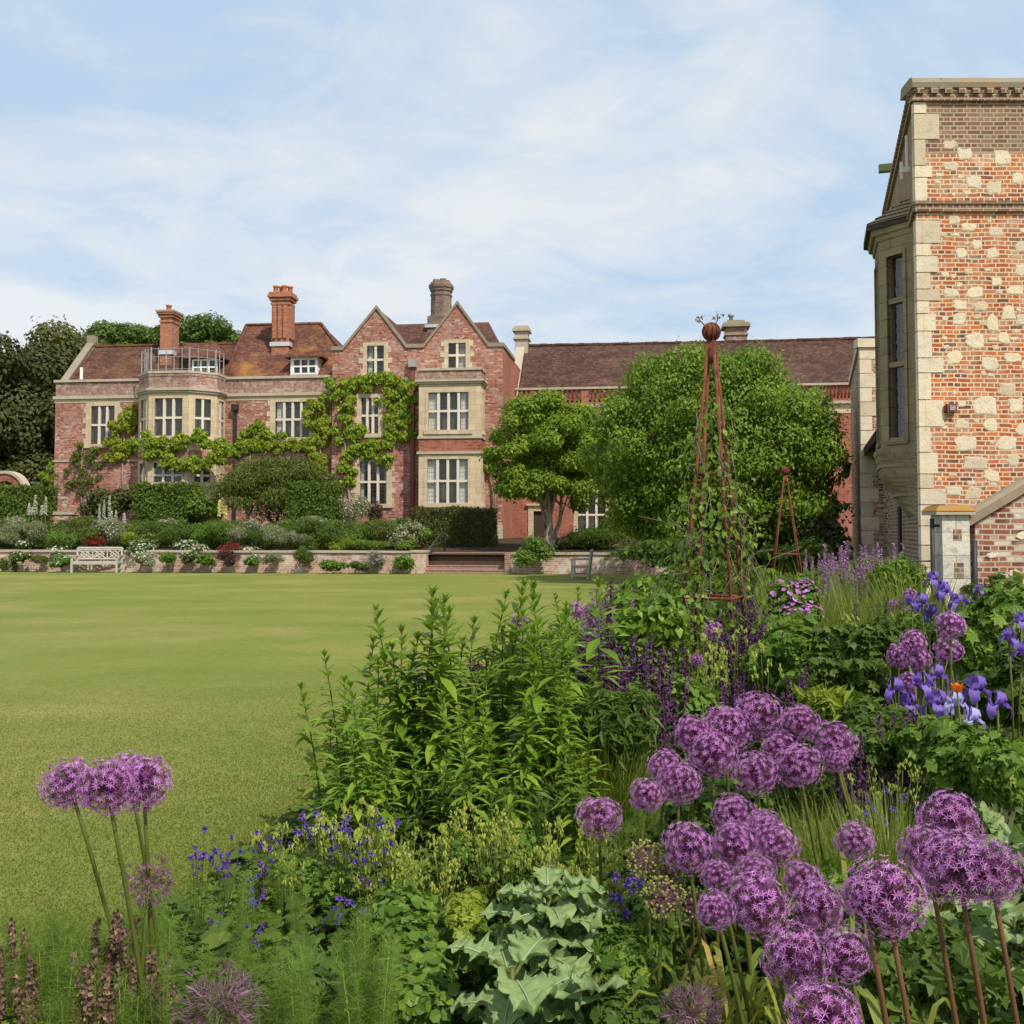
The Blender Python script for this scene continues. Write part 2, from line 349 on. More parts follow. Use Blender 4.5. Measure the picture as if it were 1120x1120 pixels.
M['coping_brown'] = stone('brown_coping', (0.24, 0.18, 0.12), (0.36, 0.29, 0.2), (0.16, 0.14, 0.08), 0.5, 3.0, joints=False)
M['lead'] = simple('lead_flashing', (0.5, 0.52, 0.54), 0.5, 0.2)
M['iron'] = simple('black_iron', (0.03, 0.03, 0.033), 0.5, 0.3)
M['steel'] = simple('grey_railing_steel', (0.3, 0.3, 0.29), 0.5, 0.15)
M['white_paint'] = simple('white_paint', (0.75, 0.75, 0.72), 0.5, 0.08)
M['timber_grey'] = simple('silvered_timber', (0.42, 0.39, 0.33), 0.8, 0.3, 9, bump=0.3)
M['timber_dark'] = simple('dark_timber', (0.05, 0.035, 0.025), 0.7, 0.3)
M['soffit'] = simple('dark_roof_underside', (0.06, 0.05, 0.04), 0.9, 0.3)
M['pipe'] = simple('red_painted_downpipe', (0.2, 0.065, 0.045), 0.6, 0.2)
M['room'] = simple('unlit_room_backing', (0.12, 0.11, 0.1), 0.9, 0.3, 0.7)  # dark tone painted in for the unlit depth behind the panes
M['curtain'] = simple('white_curtain', (0.72, 0.71, 0.68), 0.9, 0.08, 5)
M['green_wood'] = simple('mossy_wood', (0.09, 0.11, 0.05), 0.9, 0.3)
M['pot'] = simple('terracotta_pot', (0.45, 0.15, 0.06), 0.8, 0.2)

def glass_mat():
    k = NT('leaded_glass'); uv = k.coord('UV')
    sx = k.n('ShaderNodeSeparateXYZ'); k.put(sx.inputs[0], uv)
    def line(v, period, wd):
        f = k.math('FRACT', k.math('DIVIDE', v, period)); return k.math('LESS_THAN', f, wd)
    ln = k.math('MAXIMUM', line(sx.outputs[0], 0.145, 0.08), line(sx.outputs[1], 0.2, 0.07))
    tr = k.n('ShaderNodeBsdfTransparent'); tr.inputs[0].default_value = (0.93, 0.95, 0.95, 1)
    gl = k.n('ShaderNodeBsdfGlossy'); gl.inputs['Roughness'].default_value = 0.06
    wob = k.bump(k.noise(4, 2, uv), 0.25, 0.05); k.put(gl.inputs['Normal'], wob)
    lw = k.n('ShaderNodeLayerWeight'); lw.inputs[0].default_value = 0.25; fac = k.math('ADD', k.math('MULTIPLY', lw.outputs['Facing'], 0.35), 0.06)
    m1 = k.n('ShaderNodeMixShader'); k.put(m1.inputs[0], fac); k.t.links.new(tr.outputs[0], m1.inputs[1]); k.t.links.new(gl.outputs[0], m1.inputs[2])
    ld = k.bsdf((0.1, 0.1, 0.105), 0.6)
    m2 = k.n('ShaderNodeMixShader'); k.put(m2.inputs[0], ln); k.t.links.new(m1.outputs[0], m2.inputs[1]); k.t.links.new(ld, m2.inputs[2])
    return k.done(m2.outputs[0])
M['glass'] = glass_mat()

def rust_mat():
    k = NT('rusty_iron'); n = k.noise(14, 8, None, 0.7)
    col = k.ramp(n, [(0.3, (0.06, 0.022, 0.015)), (0.5, (0.14, 0.045, 0.024)), (0.7, (0.23, 0.08, 0.04))])
    return k.done(k.bsdf(col, 0.85, 0.2, k.bump(k.noise(60, 4), 0.5, 0.004)))
M['rust'] = rust_mat()

def lawn_mat():
    k = NT('mown_lawn'); o = k.coord('Object')
    a = k.noise(1.0, 7, k.mapping(o, (0.28, 0.4, 1), rot=(0, 0, R(7))), 0.6)
    b = k.noise(1.0, 4, k.mapping(o, (1.2, 2.0, 1)), 0.6)
    c = k.noise(55, 6, o, 0.75); d = k.noise(9, 6, o, 0.7)
    col = k.ramp(a, [(0.25, (0.135, 0.168, 0.032)), (0.46, (0.17, 0.193, 0.042)), (0.6, (0.212, 0.215, 0.058)), (0.75, (0.29, 0.26, 0.095))])
    wv = k.n('ShaderNodeTexWave'); wv.wave_type = 'BANDS'; wv.bands_direction = 'Y'; wv.inputs['Scale'].default_value = 0.16; wv.inputs['Distortion'].default_value = 1.2; wv.inputs['Detail'].default_value = 3; wv.inputs['Detail Scale'].default_value = 0.6
    k.put(wv.inputs['Vector'], k.mapping(o, (1, 1, 1), rot=(0, 0, R(7))))
    col = k.mix(0.1, col, k.ramp(wv.outputs['Fac'], [(0.2, 0.85), (0.8, 1.1)]), 'MULTIPLY')
    col = k.mix(k.math('MULTIPLY', k.ramp(b, [(0.5, 0.0), (0.75, 1.0)]), 0.4), col, (0.13, 0.18, 0.025))
    col = k.mix(0.5, col, k.ramp(d, [(0.3, 0.72), (0.7, 1.25)]), 'MULTIPLY')
    col = k.mix(0.25, col, k.ramp(c, [(0.32, 0.6), (0.68, 1.35)]), 'MULTIPLY')
    return k.done(k.bsdf(col, 0.9, 0.1, k.bump(c, 0.6, 0.02)))
M['lawn'] = lawn_mat()
def soil_mat():
    k = NT('dark_soil'); n = k.noise(30, 8, None, 0.7)
    return k.done(k.bsdf(k.ramp(n, [(0.3, (0.022, 0.015, 0.009)), (0.7, (0.085, 0.06, 0.04))]), 0.95, 0.1, k.bump(n, 0.8, 0.03)))
M['soil'] = soil_mat()
M['bark'] = simple('grey_bark', (0.17, 0.13, 0.09), 0.9, 0.4, 5, bump=0.6)
M['bark_pale'] = simple('pale_bark', (0.3, 0.25, 0.19), 0.9, 0.35, 5, bump=0.6)
M['twig'] = simple('dry_vine_stem', (0.17, 0.135, 0.1), 0.9, 0.3, 8)
# leaves
L = {}
L['tree'] = leaf_mat('tree_leaf', (0.06, 0.13, 0.014), (0.135, 0.25, 0.028), (0.23, 0.35, 0.05))
L['acer'] = leaf_mat('bright_tree_leaf', (0.115, 0.185, 0.014), (0.24, 0.345, 0.03), (0.35, 0.45, 0.06), 0.42, 0.5, False)
L['wisteria'] = leaf_mat('wisteria_leaf', (0.1, 0.2, 0.018), (0.2, 0.32, 0.03), (0.34, 0.42, 0.05), 0.4)
L['wisteria_gold'] = leaf_mat('golden_wisteria_leaf', (0.14, 0.22, 0.02), (0.24, 0.33, 0.035), (0.32, 0.38, 0.06), 0.4)
L['far'] = leaf_mat('far_tree_leaf', (0.05, 0.07, 0.018), (0.1, 0.12, 0.03), (0.15, 0.15, 0.045))
L['far_dark'] = leaf_mat('dark_evergreen_leaf', (0.03, 0.048, 0.014), (0.062, 0.082, 0.022), (0.1, 0.115, 0.035), 0.25)
L['yew'] = leaf_mat('yew_leaf', (0.035, 0.075, 0.01), (0.075, 0.14, 0.016), (0.12, 0.19, 0.025), 0.25)
L['yew_brown'] = leaf_mat('clipped_yew_leaf', (0.03, 0.055, 0.012), (0.07, 0.085, 0.02), (0.11, 0.1, 0.03), 0.2)
L['olive'] = leaf_mat('olive_shrub_leaf', (0.055, 0.09, 0.02), (0.11, 0.165, 0.032), (0.17, 0.22, 0.05))
L['mid'] = leaf_mat('mid_green_leaf', (0.05, 0.12, 0.016), (0.115, 0.225, 0.033), (0.2, 0.31, 0.05))
L['dark'] = leaf_mat('dark_green_leaf', (0.035, 0.08, 0.014), (0.08, 0.15, 0.026), (0.12, 0.19, 0.036))
L['grey'] = leaf_mat('grey_green_leaf', (0.12, 0.17, 0.1), (0.22, 0.27, 0.17), (0.33, 0.37, 0.25))
L['yellow'] = leaf_mat('yellow_green_leaf', (0.11, 0.19, 0.02), (0.2, 0.3, 0.035), (0.3, 0.38, 0.07))
L['bronze'] = leaf_mat('bronze_leaf', (0.07, 0.04, 0.03), (0.13, 0.065, 0.05), (0.2, 0.12, 0.08))
L['red'] = leaf_mat('crimson_leaf', (0.16, 0.025, 0.02), (0.28, 0.05, 0.035), (0.34, 0.1, 0.06))
L['phlox'] = leaf_mat('leafy_stem_leaf', (0.07, 0.165, 0.018), (0.17, 0.3, 0.034), (0.28, 0.4, 0.065), 0.38, 0.42)
L['clem'] = leaf_mat('clematis_leaf', (0.06, 0.14, 0.015), (0.14, 0.27, 0.03), (0.25, 0.38, 0.06), 0.4, 0.4)
L['feather'] = leaf_mat('feathery_leaf', (0.065, 0.15, 0.022), (0.14, 0.255, 0.045), (0.28, 0.38, 0.09), 0.4)
L['pod'] = leaf_mat('seed_pod', (0.18, 0.29, 0.045), (0.32, 0.43, 0.09), (0.44, 0.52, 0.16), 0.3)
L['fine'] = leaf_mat('fine_grass_leaf', (0.07, 0.13, 0.02), (0.16, 0.24, 0.04), (0.3, 0.34, 0.1), 0.4)
L['dry'] = leaf_mat('drying_leaf', (0.09, 0.16, 0.02), (0.22, 0.27, 0.05), (0.36, 0.24, 0.1), 0.3)
L['turf'] = leaf_mat('turf_blade', (0.165, 0.212, 0.034), (0.198, 0.238, 0.044), (0.25, 0.262, 0.075), 0.45, 0.5, False)
L['stalk'] = leaf_mat('green_stalk', (0.05, 0.08, 0.015), (0.085, 0.115, 0.025), None, 0.1)
L['redstalk'] = leaf_mat('brown_stalk', (0.12, 0.06, 0.026), (0.17, 0.085, 0.04), None, 0.05)
def glauc():
    k = NT('glaucous_leaf'); o = k.coord('Object'); n = k.noise(18, 6, o, 0.6)
    n2 = k.noise(6, 6, o, 0.7); col = k.mix(n, (0.15, 0.24, 0.08), (0.27, 0.35, 0.15)); col = k.mix(k.math('MULTIPLY', k.ramp(n2, [(0.5, 0.0), (0.7, 1.0)]), 0.5), col, (0.3, 0.33, 0.1)); col = k.mix(k.math('MULTIPLY', k.rnd(), 0.45), col, (0.25, 0.33, 0.12))
    p = k.bsdf(col, 0.5, 0.3, k.bump(k.noise(40, 5, o), 0.35, 0.01)); t = k.n('ShaderNodeBsdfTranslucent'); k.put(t.inputs[0], (0.22, 0.35, 0.1))
    m = k.n('ShaderNodeMixShader'); m.inputs[0].default_value = 0.25; k.t.links.new(p, m.inputs[1]); k.t.links.new(t.outputs[0], m.inputs[2]); return k.done(m.outputs[0])
L['glauc'] = glauc()
L['rib'] = simple('pale_leaf_rib', (0.25, 0.34, 0.17), 0.6, 0.1)
# petals
def petal(name, a, b, c=None, tr=0.3): return leaf_mat(name, a, b, c, tr, 0.6, False)
F_ = {}
F_['allium'] = petal('allium_petal', (0.42, 0.1, 0.43), (0.6, 0.22, 0.61), (0.82, 0.5, 0.82))
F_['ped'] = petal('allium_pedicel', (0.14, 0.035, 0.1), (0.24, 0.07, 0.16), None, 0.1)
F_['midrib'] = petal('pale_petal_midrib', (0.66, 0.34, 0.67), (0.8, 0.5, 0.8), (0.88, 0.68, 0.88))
F_['inner'] = petal('shaded_inner_petal', (0.13, 0.03, 0.13), (0.22, 0.065, 0.22), (0.3, 0.1, 0.3))  # darkened petal colour, painting in the shade inside the flower head
F_['ovary'] = petal('allium_ovary', (0.2, 0.2, 0.08), (0.34, 0.3, 0.14), None, 0.1)
F_['fade'] = petal('faded_allium_petal', (0.16, 0.085, 0.12), (0.27, 0.15, 0.21), (0.45, 0.34, 0.36))
F_['fade_ped'] = petal('faded_pedicel', (0.13, 0.07, 0.07), (0.22, 0.13, 0.12), None, 0.1)
F_['capsule'] = petal('green_capsule', (0.17, 0.19, 0.04), (0.3, 0.31, 0.09), (0.33, 0.2, 0.15), 0.1)
F_['violet'] = petal('violet_petal', (0.1, 0.045, 0.27), (0.17, 0.09, 0.42), (0.28, 0.19, 0.54))
F_['iris'] = petal('iris_petal', (0.13, 0.06, 0.36), (0.22, 0.13, 0.5), (0.33, 0.25, 0.62))
F_['iris_pale'] = petal('pale_iris_petal', (0.3, 0.25, 0.6), (0.45, 0.42, 0.78), (0.6, 0.58, 0.85))
F_['salvia'] = petal('dark_salvia_bract', (0.035, 0.012, 0.04), (0.085, 0.025, 0.085), (0.17, 0.05, 0.19), 0.1)
F_['lilac'] = petal('lilac_spike_bract', (0.2, 0.09, 0.2), (0.32, 0.17, 0.31), (0.42, 0.26, 0.4), 0.2)
F_['pink'] = petal('lilac_pink_petal', (0.4, 0.13, 0.42), (0.55, 0.24, 0.58), (0.7, 0.4, 0.72))
F_['cream'] = petal('cream_spire_petal', (0.4, 0.4, 0.32), (0.52, 0.52, 0.42), (0.62, 0.6, 0.5))
F_['white'] = petal('white_petal', (0.6, 0.58, 0.52), (0.75, 0.73, 0.66), (0.85, 0.83, 0.78))
F_['blush'] = petal('blush_petal', (0.6, 0.42, 0.4), (0.72, 0.58, 0.54), (0.8, 0.72, 0.66))
F_['lemon'] = petal('lemon_petal', (0.6, 0.55, 0.1), (0.72, 0.68, 0.2), None)
F_['orange'] = petal('orange_petal', (0.75, 0.13, 0.02), (0.85, 0.2, 0.03), None)
F_['brown'] = petal('brown_bud', (0.1, 0.052, 0.045), (0.17, 0.095, 0.068), (0.34, 0.27, 0.11), 0.15)
F_['lav'] = petal('lavender_bloom', (0.17, 0.14, 0.22), (0.26, 0.22, 0.33), None, 0.1)

# ------------------------------------------------------------------ the setting: lawn, bed soil, terrace
mb = MB(); mb.poly([(-400, -60, 0), (400, -60, 0), (400, 900, 0), (-400, 900, 0)])
tag(mb.build('lawn', M['lawn']), kind='structure')
EDGE = [(-3.3, 0.2), (-2.9, 1.6), (-2.2, 2.6), (-1.75, 3.6), (-1.45, 4.6), (-1.3, 5.6), (-1.15, 7.0), (-0.85, 9.0), (-0.1, 12.0), (1.1, 16.0), (2.3, 22.0), (3.6, 29.0), (5.0, 33.0)]
mb = MB(); pts = [(x, y, 0.004) for x, y in EDGE] + [(14.5, 33.0, 0.004), (14.5, 0.2, 0.004)]
mb.poly(pts); tag(mb.build('flower_bed', M['soil']), kind='structure')
def edge_x(y):
    ys = [e[1] for e in EDGE]; xs = [e[0] for e in EDGE]
    return float(np.interp(y, ys, xs))

# ------------------------------------------------------------------ the house: local frame, u along the facade, v back into it
HA = R(7); HO = Vector((0, 54, 0)); HU = Vector((math.cos(HA), -math.sin(HA), 0)); HV = Vector((math.sin(HA), math.cos(HA), 0))
def H(px, py, v):
    d = ray(px, py); t = (v + HO.dot(HV)) / (d.x * HV.x + d.y * HV.y)
    p = Vector((d.x * t, d.y * t, 0)) - HO
    return p.dot(HU), EYE + d.z * t
def hu(px, v, py=480): return H(px, py, v)[0]
def hz(py, v, px=400): return H(px, py, v)[1]
def HW(u, v, z): return HO + HU * u + HV * v + Vector((0, 0, z))

# terrace: a raised bank behind the retaining wall
TV = -13.5
def terr_z(v): return 0.72 + (v + 13.2) / 12.2 * 0.55 if v < -1 else 1.27
mb = MB()
for (v0, v1) in ((-13.2, -9), (-9, -5), (-5, -1), (-1, 40)):
    a, b = HW(-70, v0, terr_z(v0)), HW(22, v0, terr_z(v0)); c, d = HW(22, v1, terr_z(v1)), HW(-70, v1, terr_z(v1))
    mb.poly([a, b, c, d])
tag(mb.build('terrace_ground', M['soil']), kind='structure')

house = thing('manor_house', 'long red brick manor house with tall chimneys and stone mullioned windows across the lawn', 'house', HO, rz=-HA)
MW = [M['stone'], M['mullion']]
def window(fr, a0, a1, z0, z1, nl, trans=(0.5,), curtains=(), sur=0.28, teeth=True, parent=None, open_light=None, name='window', head=None):
    """stone surround, mullions and transoms as the window; leaded pane and curtain as its sub-parts"""
    mb = MB()
    fr.box(mb, a0 - sur, a0, z0 - 0.02, z1 + sur * 0.8, -0.14, 0.03)
    fr.box(mb, a1, a1 + sur, z0 - 0.02, z1 + sur * 0.8, -0.14, 0.03)
    fr.box(mb, a0, a1, z1, z1 + sur * 0.8, -0.14, 0.027)
    fr.box(mb, a0 - sur - 0.05, a1 + sur + 0.05, z0 - 0.22, z0 - 0.02, -0.14, 0.09)
    if teeth:
        k = 0; z = z0
        while z < z1 - 0.1:
            if k % 2 == 0:
                e = 0.12 + 0.05 * ((k * 7) % 3)
                fr.box(mb, a0 - sur - e, a0 - sur, z, z + 0.28, -0.05, 0.022); fr.box(mb, a1 + sur, a1 + sur + e, z, z + 0.28, -0.05, 0.022)
            z += 0.28; k += 1
    wl = (a1 - a0) / nl
    for i in range(1, nl): fr.box(mb, a0 + wl * i - 0.065, a0 + wl * i + 0.065, z0 - 0.02, z1, -0.13, -0.012, 1)
    for t in trans:
        zt = z0 + (z1 - z0) * t; fr.box(mb, a0, a1, zt - 0.055, zt + 0.055, -0.135, -0.018, 1)
    wobj = mb.build(name, MW, parent, uv=True)
    g = MB(); g.poly([fr.pt(a0, z0, -0.1), fr.pt(a1, z0, -0.1), fr.pt(a1, z1, -0.1), fr.pt(a0, z1, -0.1)])
    g.build('pane', M['glass'], wobj, uv=True)
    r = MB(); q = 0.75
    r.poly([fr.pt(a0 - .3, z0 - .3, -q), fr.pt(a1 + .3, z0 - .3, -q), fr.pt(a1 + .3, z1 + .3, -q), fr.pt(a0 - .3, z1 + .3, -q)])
    r.build('dark_backing', M['room'], wobj)  # dark sheet close behind the pane, standing in for the unlit interior
    for (f0, f1) in curtains:
        c = MB(); n = 10; vs = []; fs = []
        for i in range(n + 1):
            a = a0 + (a1 - a0) * (f0 + (f1 - f0) * i / n); o = -0.2 - 0.04 * (i % 2)
            vs += [fr.pt(a, z0, o), fr.pt(a, z1, o)]
            if i: fs.append((2 * i - 2, 2 * i, 2 * i + 1, 2 * i - 1))
        c.add(vs, fs); c.build('curtain', M['curtain'], wobj)
    return wobj
def hole(a0, a1, z0, z1): return (a0, a1, z0, z1)
def frv(v): return Fr((0, v), (1, 0), (0, -1))

GZ = 1.0
F0 = frv(0.0)
# --- left wing ------------------------------------------------------------
uL = hu(60, 0); uG = hu(363, 0)                     # left end, start of the gabled block
zP = hz(415, 0, 250); zPb = hz(432, 0, 250); zBand = hz(437.5, 0, 300)
w1 = (hu(99.5, 0), hu(125, 0), hz(485.5, 0, 110), hz(444, 0, 110))
w2 = (hu(301, 0), hu(338.5, 0), hz(478, 0, 320), hz(439.5, 0, 320))
gz1, gz0 = hz(509, 0, 110), hz(540, 0, 110)
DP = 6.6                                            # depth of the left wing
mb = MB()
F0.panel(mb, uL, uG, GZ, zBand, [w1, w2], 0)
F0.panel(mb, uL, uG, zPb, zP, [], 1)
mb.poly([(uL, 0, GZ), (uL, DP, GZ), (uL, DP, zP), (uL, 0, zP)], 0)
mb.poly([(uL, DP, GZ), (uG, DP, GZ), (uG, DP, zP), (uL, DP, zP)], 0)
mb.poly([(uL, 0.3, zP), (uL, 0.3, zP - 0.5), (uG, 0.3, zP - 0.5), (uG, 0.3, zP)], 1)
F0.box(mb, uL - 0.04, uG, zBand, zPb - 0.09, -0.1, 0.025, 2)         # pale stone band
F0.box(mb, uL - 0.1, uG, zPb - 0.09, zPb + 0.07, -0.1, 0.12, 3)      # moulded string
F0.box(mb, uL - 0.08, uG, zP, zP + 0.13, -0.42, 0.09, 3)             # parapet coping
F0.box(mb, uL - 0.03, hu(153, 0), hz(505, 0, 110), hz(503, 0, 110), -0.1, 0.05, 3)
F0.box(mb, uL - 0.06, uG, GZ, 1.95, -0.1, 0.07, 3)
mb.build('wall', [M['brick'], M['brick_parapet'], M['stone'], M['stone_grey']], house, uv=True)
window(F0, *w1, 3, parent=house, sur=0.3); window(F0, *w2, 4, parent=house, curtains=[(0.02, 0.2)], sur=0.3)

# left roof with its gable coping
rv0, rv1 = 0.45, 3.45
zr = hz(380, rv1, 150); zE = zP - 0.25; uLr = uL + 0.35; uMr = hu(262, 3)
def roof_pair(mb, u0, u1, v0, v1, ze, zr, mat=0, th=0.1):
    vb = 2 * v1 - v0
    mb.prism([(u0, v0, ze), (u1, v0, ze), (u1, v1, zr), (u0, v1, zr)], (0, 0, th), mat)
    mb.prism([(u1, vb, ze), (u0, vb, ze), (u0, v1 + 0.01, zr - 0.01), (u1, v1 + 0.01, zr - 0.01)], (0, 0, th), mat)
mb = MB(); roof_pair(mb, uLr, uMr, rv0, rv1, zE, zr, 2)
mb.box(uLr, uMr, rv1 - 0.12, rv1 + 0.12, zr + 0.07, zr + 0.17, 1)
rf = mb.build('roof', [M['tile_lichen'], M['tile_lichen'], M['tile']], house, uv=True)
mb = MB()
mb.prism([(uL, 0.3, zE), (uL, 2 * rv1 - 0.3, zE), (uL, rv1, zr + 0.2)], (0.34, 0, 0), 0)
for sgn in (0, 1):
    p0 = (uL - 0.05, 0.3, zE + 0.12) if sgn == 0 else (uL - 0.05, 2 * rv1 - 0.3, zE + 0.12)
    mb.prism([p0, (p0[0] + .44, p0[1], p0[2]), (uL + 0.39, rv1, zr + 0.38), (uL - 0.05, rv1, zr + 0.38)], (0, 0, 0.14), 1)
mb.box(uL - 0.02, uL + 0.36, rv1 - 0.25, rv1 + 0.25, zr + 0.2, zr + 0.72, 1)
mb.build('gable_coping', [M['brick_parapet'], M['coping_dark']], house, uv=True)
mb = MB(); a = hu(88, 0.6); mb.box(a, a + 0.14, 0.42, 0.5, hz(415, .5, 88), hz(402, .5, 88)); mb.build('vent_pipe', M['white_paint'], house)

# middle hipped roof
mv1 = 4.4; zm = hz(357, mv1, 310); ua, ub = hu(268, mv1), hu(350, mv1); uM0 = hu(242, 0.5); uM1 = uG + 0.4; ve = 0.45; vb = 2 * mv1 - ve
mb = MB(); zE2 = zP - 0.25
tri = lambda p: mb.prism(p, (0, 0, 0.1), 0)
tri([(uM0, ve, zE2), (uM1 + 1.2, ve, zE2), (ub, mv1, zm), (ua, mv1, zm)])
tri([(uM0, vb, zE2), (uM0, ve, zE2), (ua, mv1, zm)])
tri([(uM1 + 1.2, ve, zE2), (uM1 + 1.2, vb, zE2), (ub, mv1, zm)])
tri([(uM1 + 1.2, vb, zE2), (uM0, vb, zE2), (ua, mv1, zm), (ub, mv1, zm)])
mb.tube([(ua, mv1, zm + .1), (ub, mv1, zm + .1)], 0.12, 6, 0); mb.tube([(ub, mv1, zm + .1), (uM1 + 1.2, ve, zE2 + .1)], 0.11, 6, 0); mb.tube([(ua, mv1, zm + .1), (uM0, ve, zE2 + .1)], 0.11, 6, 0)
mb.build('roof', M['tile_lichen'], house, uv=True)

# dormers
def dormer(px0, px1, py0, py1, pxr0, pxr1, pyr, v, nl, frame, win_px, back):
    u0, u1 = hu(px0, v), hu(px1, v); z1, z0 = hz(py0, v, px0), hz(py1, v, px0)
    fr = frv(v); wa = (hu(win_px[0], v), hu(win_px[1], v), hz(win_px[3], v, px0), hz(win_px[2], v, px0))
    mb = MB(); fr.panel(mb, u0, u1, z0 - 0.4, z1, [wa], 0, 0.1)
    mb.poly([(u0, v, z0 - .4), (u0, v + back, z0 - .4), (u0, v + back, z1), (u0, v, z1)], 0); mb.poly([(u1, v, z0 - .4), (u1, v + back, z0 - .4), (u1, v + back, z1), (u1, v, z1)], 0)
    ra, rb = hu(pxr0, v + 0.9), hu(pxr1, v + 0.9); zr_ = hz(pyr, v + 0.9, px0); e = 0.28; q = lambda p: mb.prism(p, (0, 0, 0.09), 1)
    A, B = (u0 - e, v - e, z1 - .04), (u1 + e, v - e, z1 - .04); Cc, Dd = (u1 + e, v + back, z1 - .04), (u0 - e, v + back, z1 - .04); r0, r1 = (ra, v + 0.9, zr_), (rb, v + 0.9, zr_); r0b, r1b = (ra, v + back, zr_), (rb, v + back, zr_)
    q([A, B, r1, r0]); q([B, Cc, r1b, r1]); q([Dd, A, r0, r0b]); q([r0, r1, r1b, r0b])
    d = mb.build('dormer', [frame, M['tile_lichen'], M['lead']], house, uv=True)
    g = MB(); n = nl
    for i in range(n + 1):
        a = wa[0] + (wa[1] - wa[0]) * i / n; fr.box(g, a - .045, a + .045, wa[2], wa[3], -0.08, 0.02, 0)
    for z in (wa[2], wa[3], (wa[2] + wa[3]) / 2): fr.box(g, wa[0], wa[1], z - .04, z + .04, -0.078, 0.016, 0)
    g.poly([fr.pt(wa[0], wa[2], -.06), fr.pt(wa[1], wa[2], -.06), fr.pt(wa[1], wa[3], -.06), fr.pt(wa[0], wa[3], -.06)], 1)
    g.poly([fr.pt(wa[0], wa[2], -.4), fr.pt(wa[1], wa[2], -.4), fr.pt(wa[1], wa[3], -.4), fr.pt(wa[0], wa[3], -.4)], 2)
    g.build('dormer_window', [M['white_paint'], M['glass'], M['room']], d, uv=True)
dormer(317, 347, 391, 411, 331, 341, 373, 0.9, 3, M['white_paint'], (320, 345, 393, 409), 3.2)
dormer(207, 237, 392, 411, 198, 233, 377, 1.0, 3, M['tile_lichen'], (210, 236, 394, 410), 3.0)

# chimneys
def chimney(px0, px1, pyb, pyt, v, dv, bands, pots=0, mat='brick_chim', ribs=False, flash=True):
    u0, u1 = hu(px0, v, pyt), hu(px1, v, pyt); zb, zt = hz(pyb, v, px0), hz(pyt, v, px0); hgt = zt - zb
    mb = MB(); mb.box(u0, u1, v, v + dv, zb - 2.2, zt - 0.1, 0)
    for (f, e, th) in bands:
        z = zb + hgt * f; mb.box(u0 - e, u1 + e, v - e, v + dv + e, z, z + th, 1 if f > 0.97 else 0)
    if ribs:
        wd = u1 - u0
        for k in range(3):
            a = u0 + wd * (0.08 + 0.32 * k); mb.box(a, a + wd * 0.2, v - 0.1, v, zb + 0.3, zb + hgt * 0.74, 0)
        for k in range(2):
            a = v + dv * (0.12 + 0.45 * k); mb.box(u1, u1 + 0.1, a, a + dv * 0.3, zb + 0.3, zb + hgt * 0.74, 0)
    if flash: mb.box(u0 - 0.08, u1 + 0.08, v - 0.07, v + dv * .5, zb - 0.14, zb + 0.08, 2)
    c = mb.build('chimney', [M[mat], M['coping'], M['lead']], house, uv=True)
    for k in range(pots):
        a = u0 + (u1 - u0) * (k + 0.5) / pots; p = MB()
        p.lathe([(0.17, 0), (0.15, 0.12), (0.13, 0.35), (0.17, 0.38), (0.17, 0.46), (0.11, 0.47)], (a, v + dv * (0.35 + 0.3 * (k % 2)), zt - 0.02), 10); p.build('chimney_pot', M['pot'], c)
    return c
chimney(175.5, 188, 385, 341, 1.9, 0.95, [(0.0, 0.0, 0.01), (0.74, 0.05, 0.1), (0.86, 0.09, 0.12), (0.93, 0.16, 0.14), (0.985, 0.2, 0.1)], 1)
chimney(297.5, 316, 376, 320, 2.3, 0.85, [(0.76, 0.06, 0.12), (0.84, 0.12, 0.14), (0.9, 0.2, 0.16), (0.955, 0.14, 0.14)], 4, ribs=True)

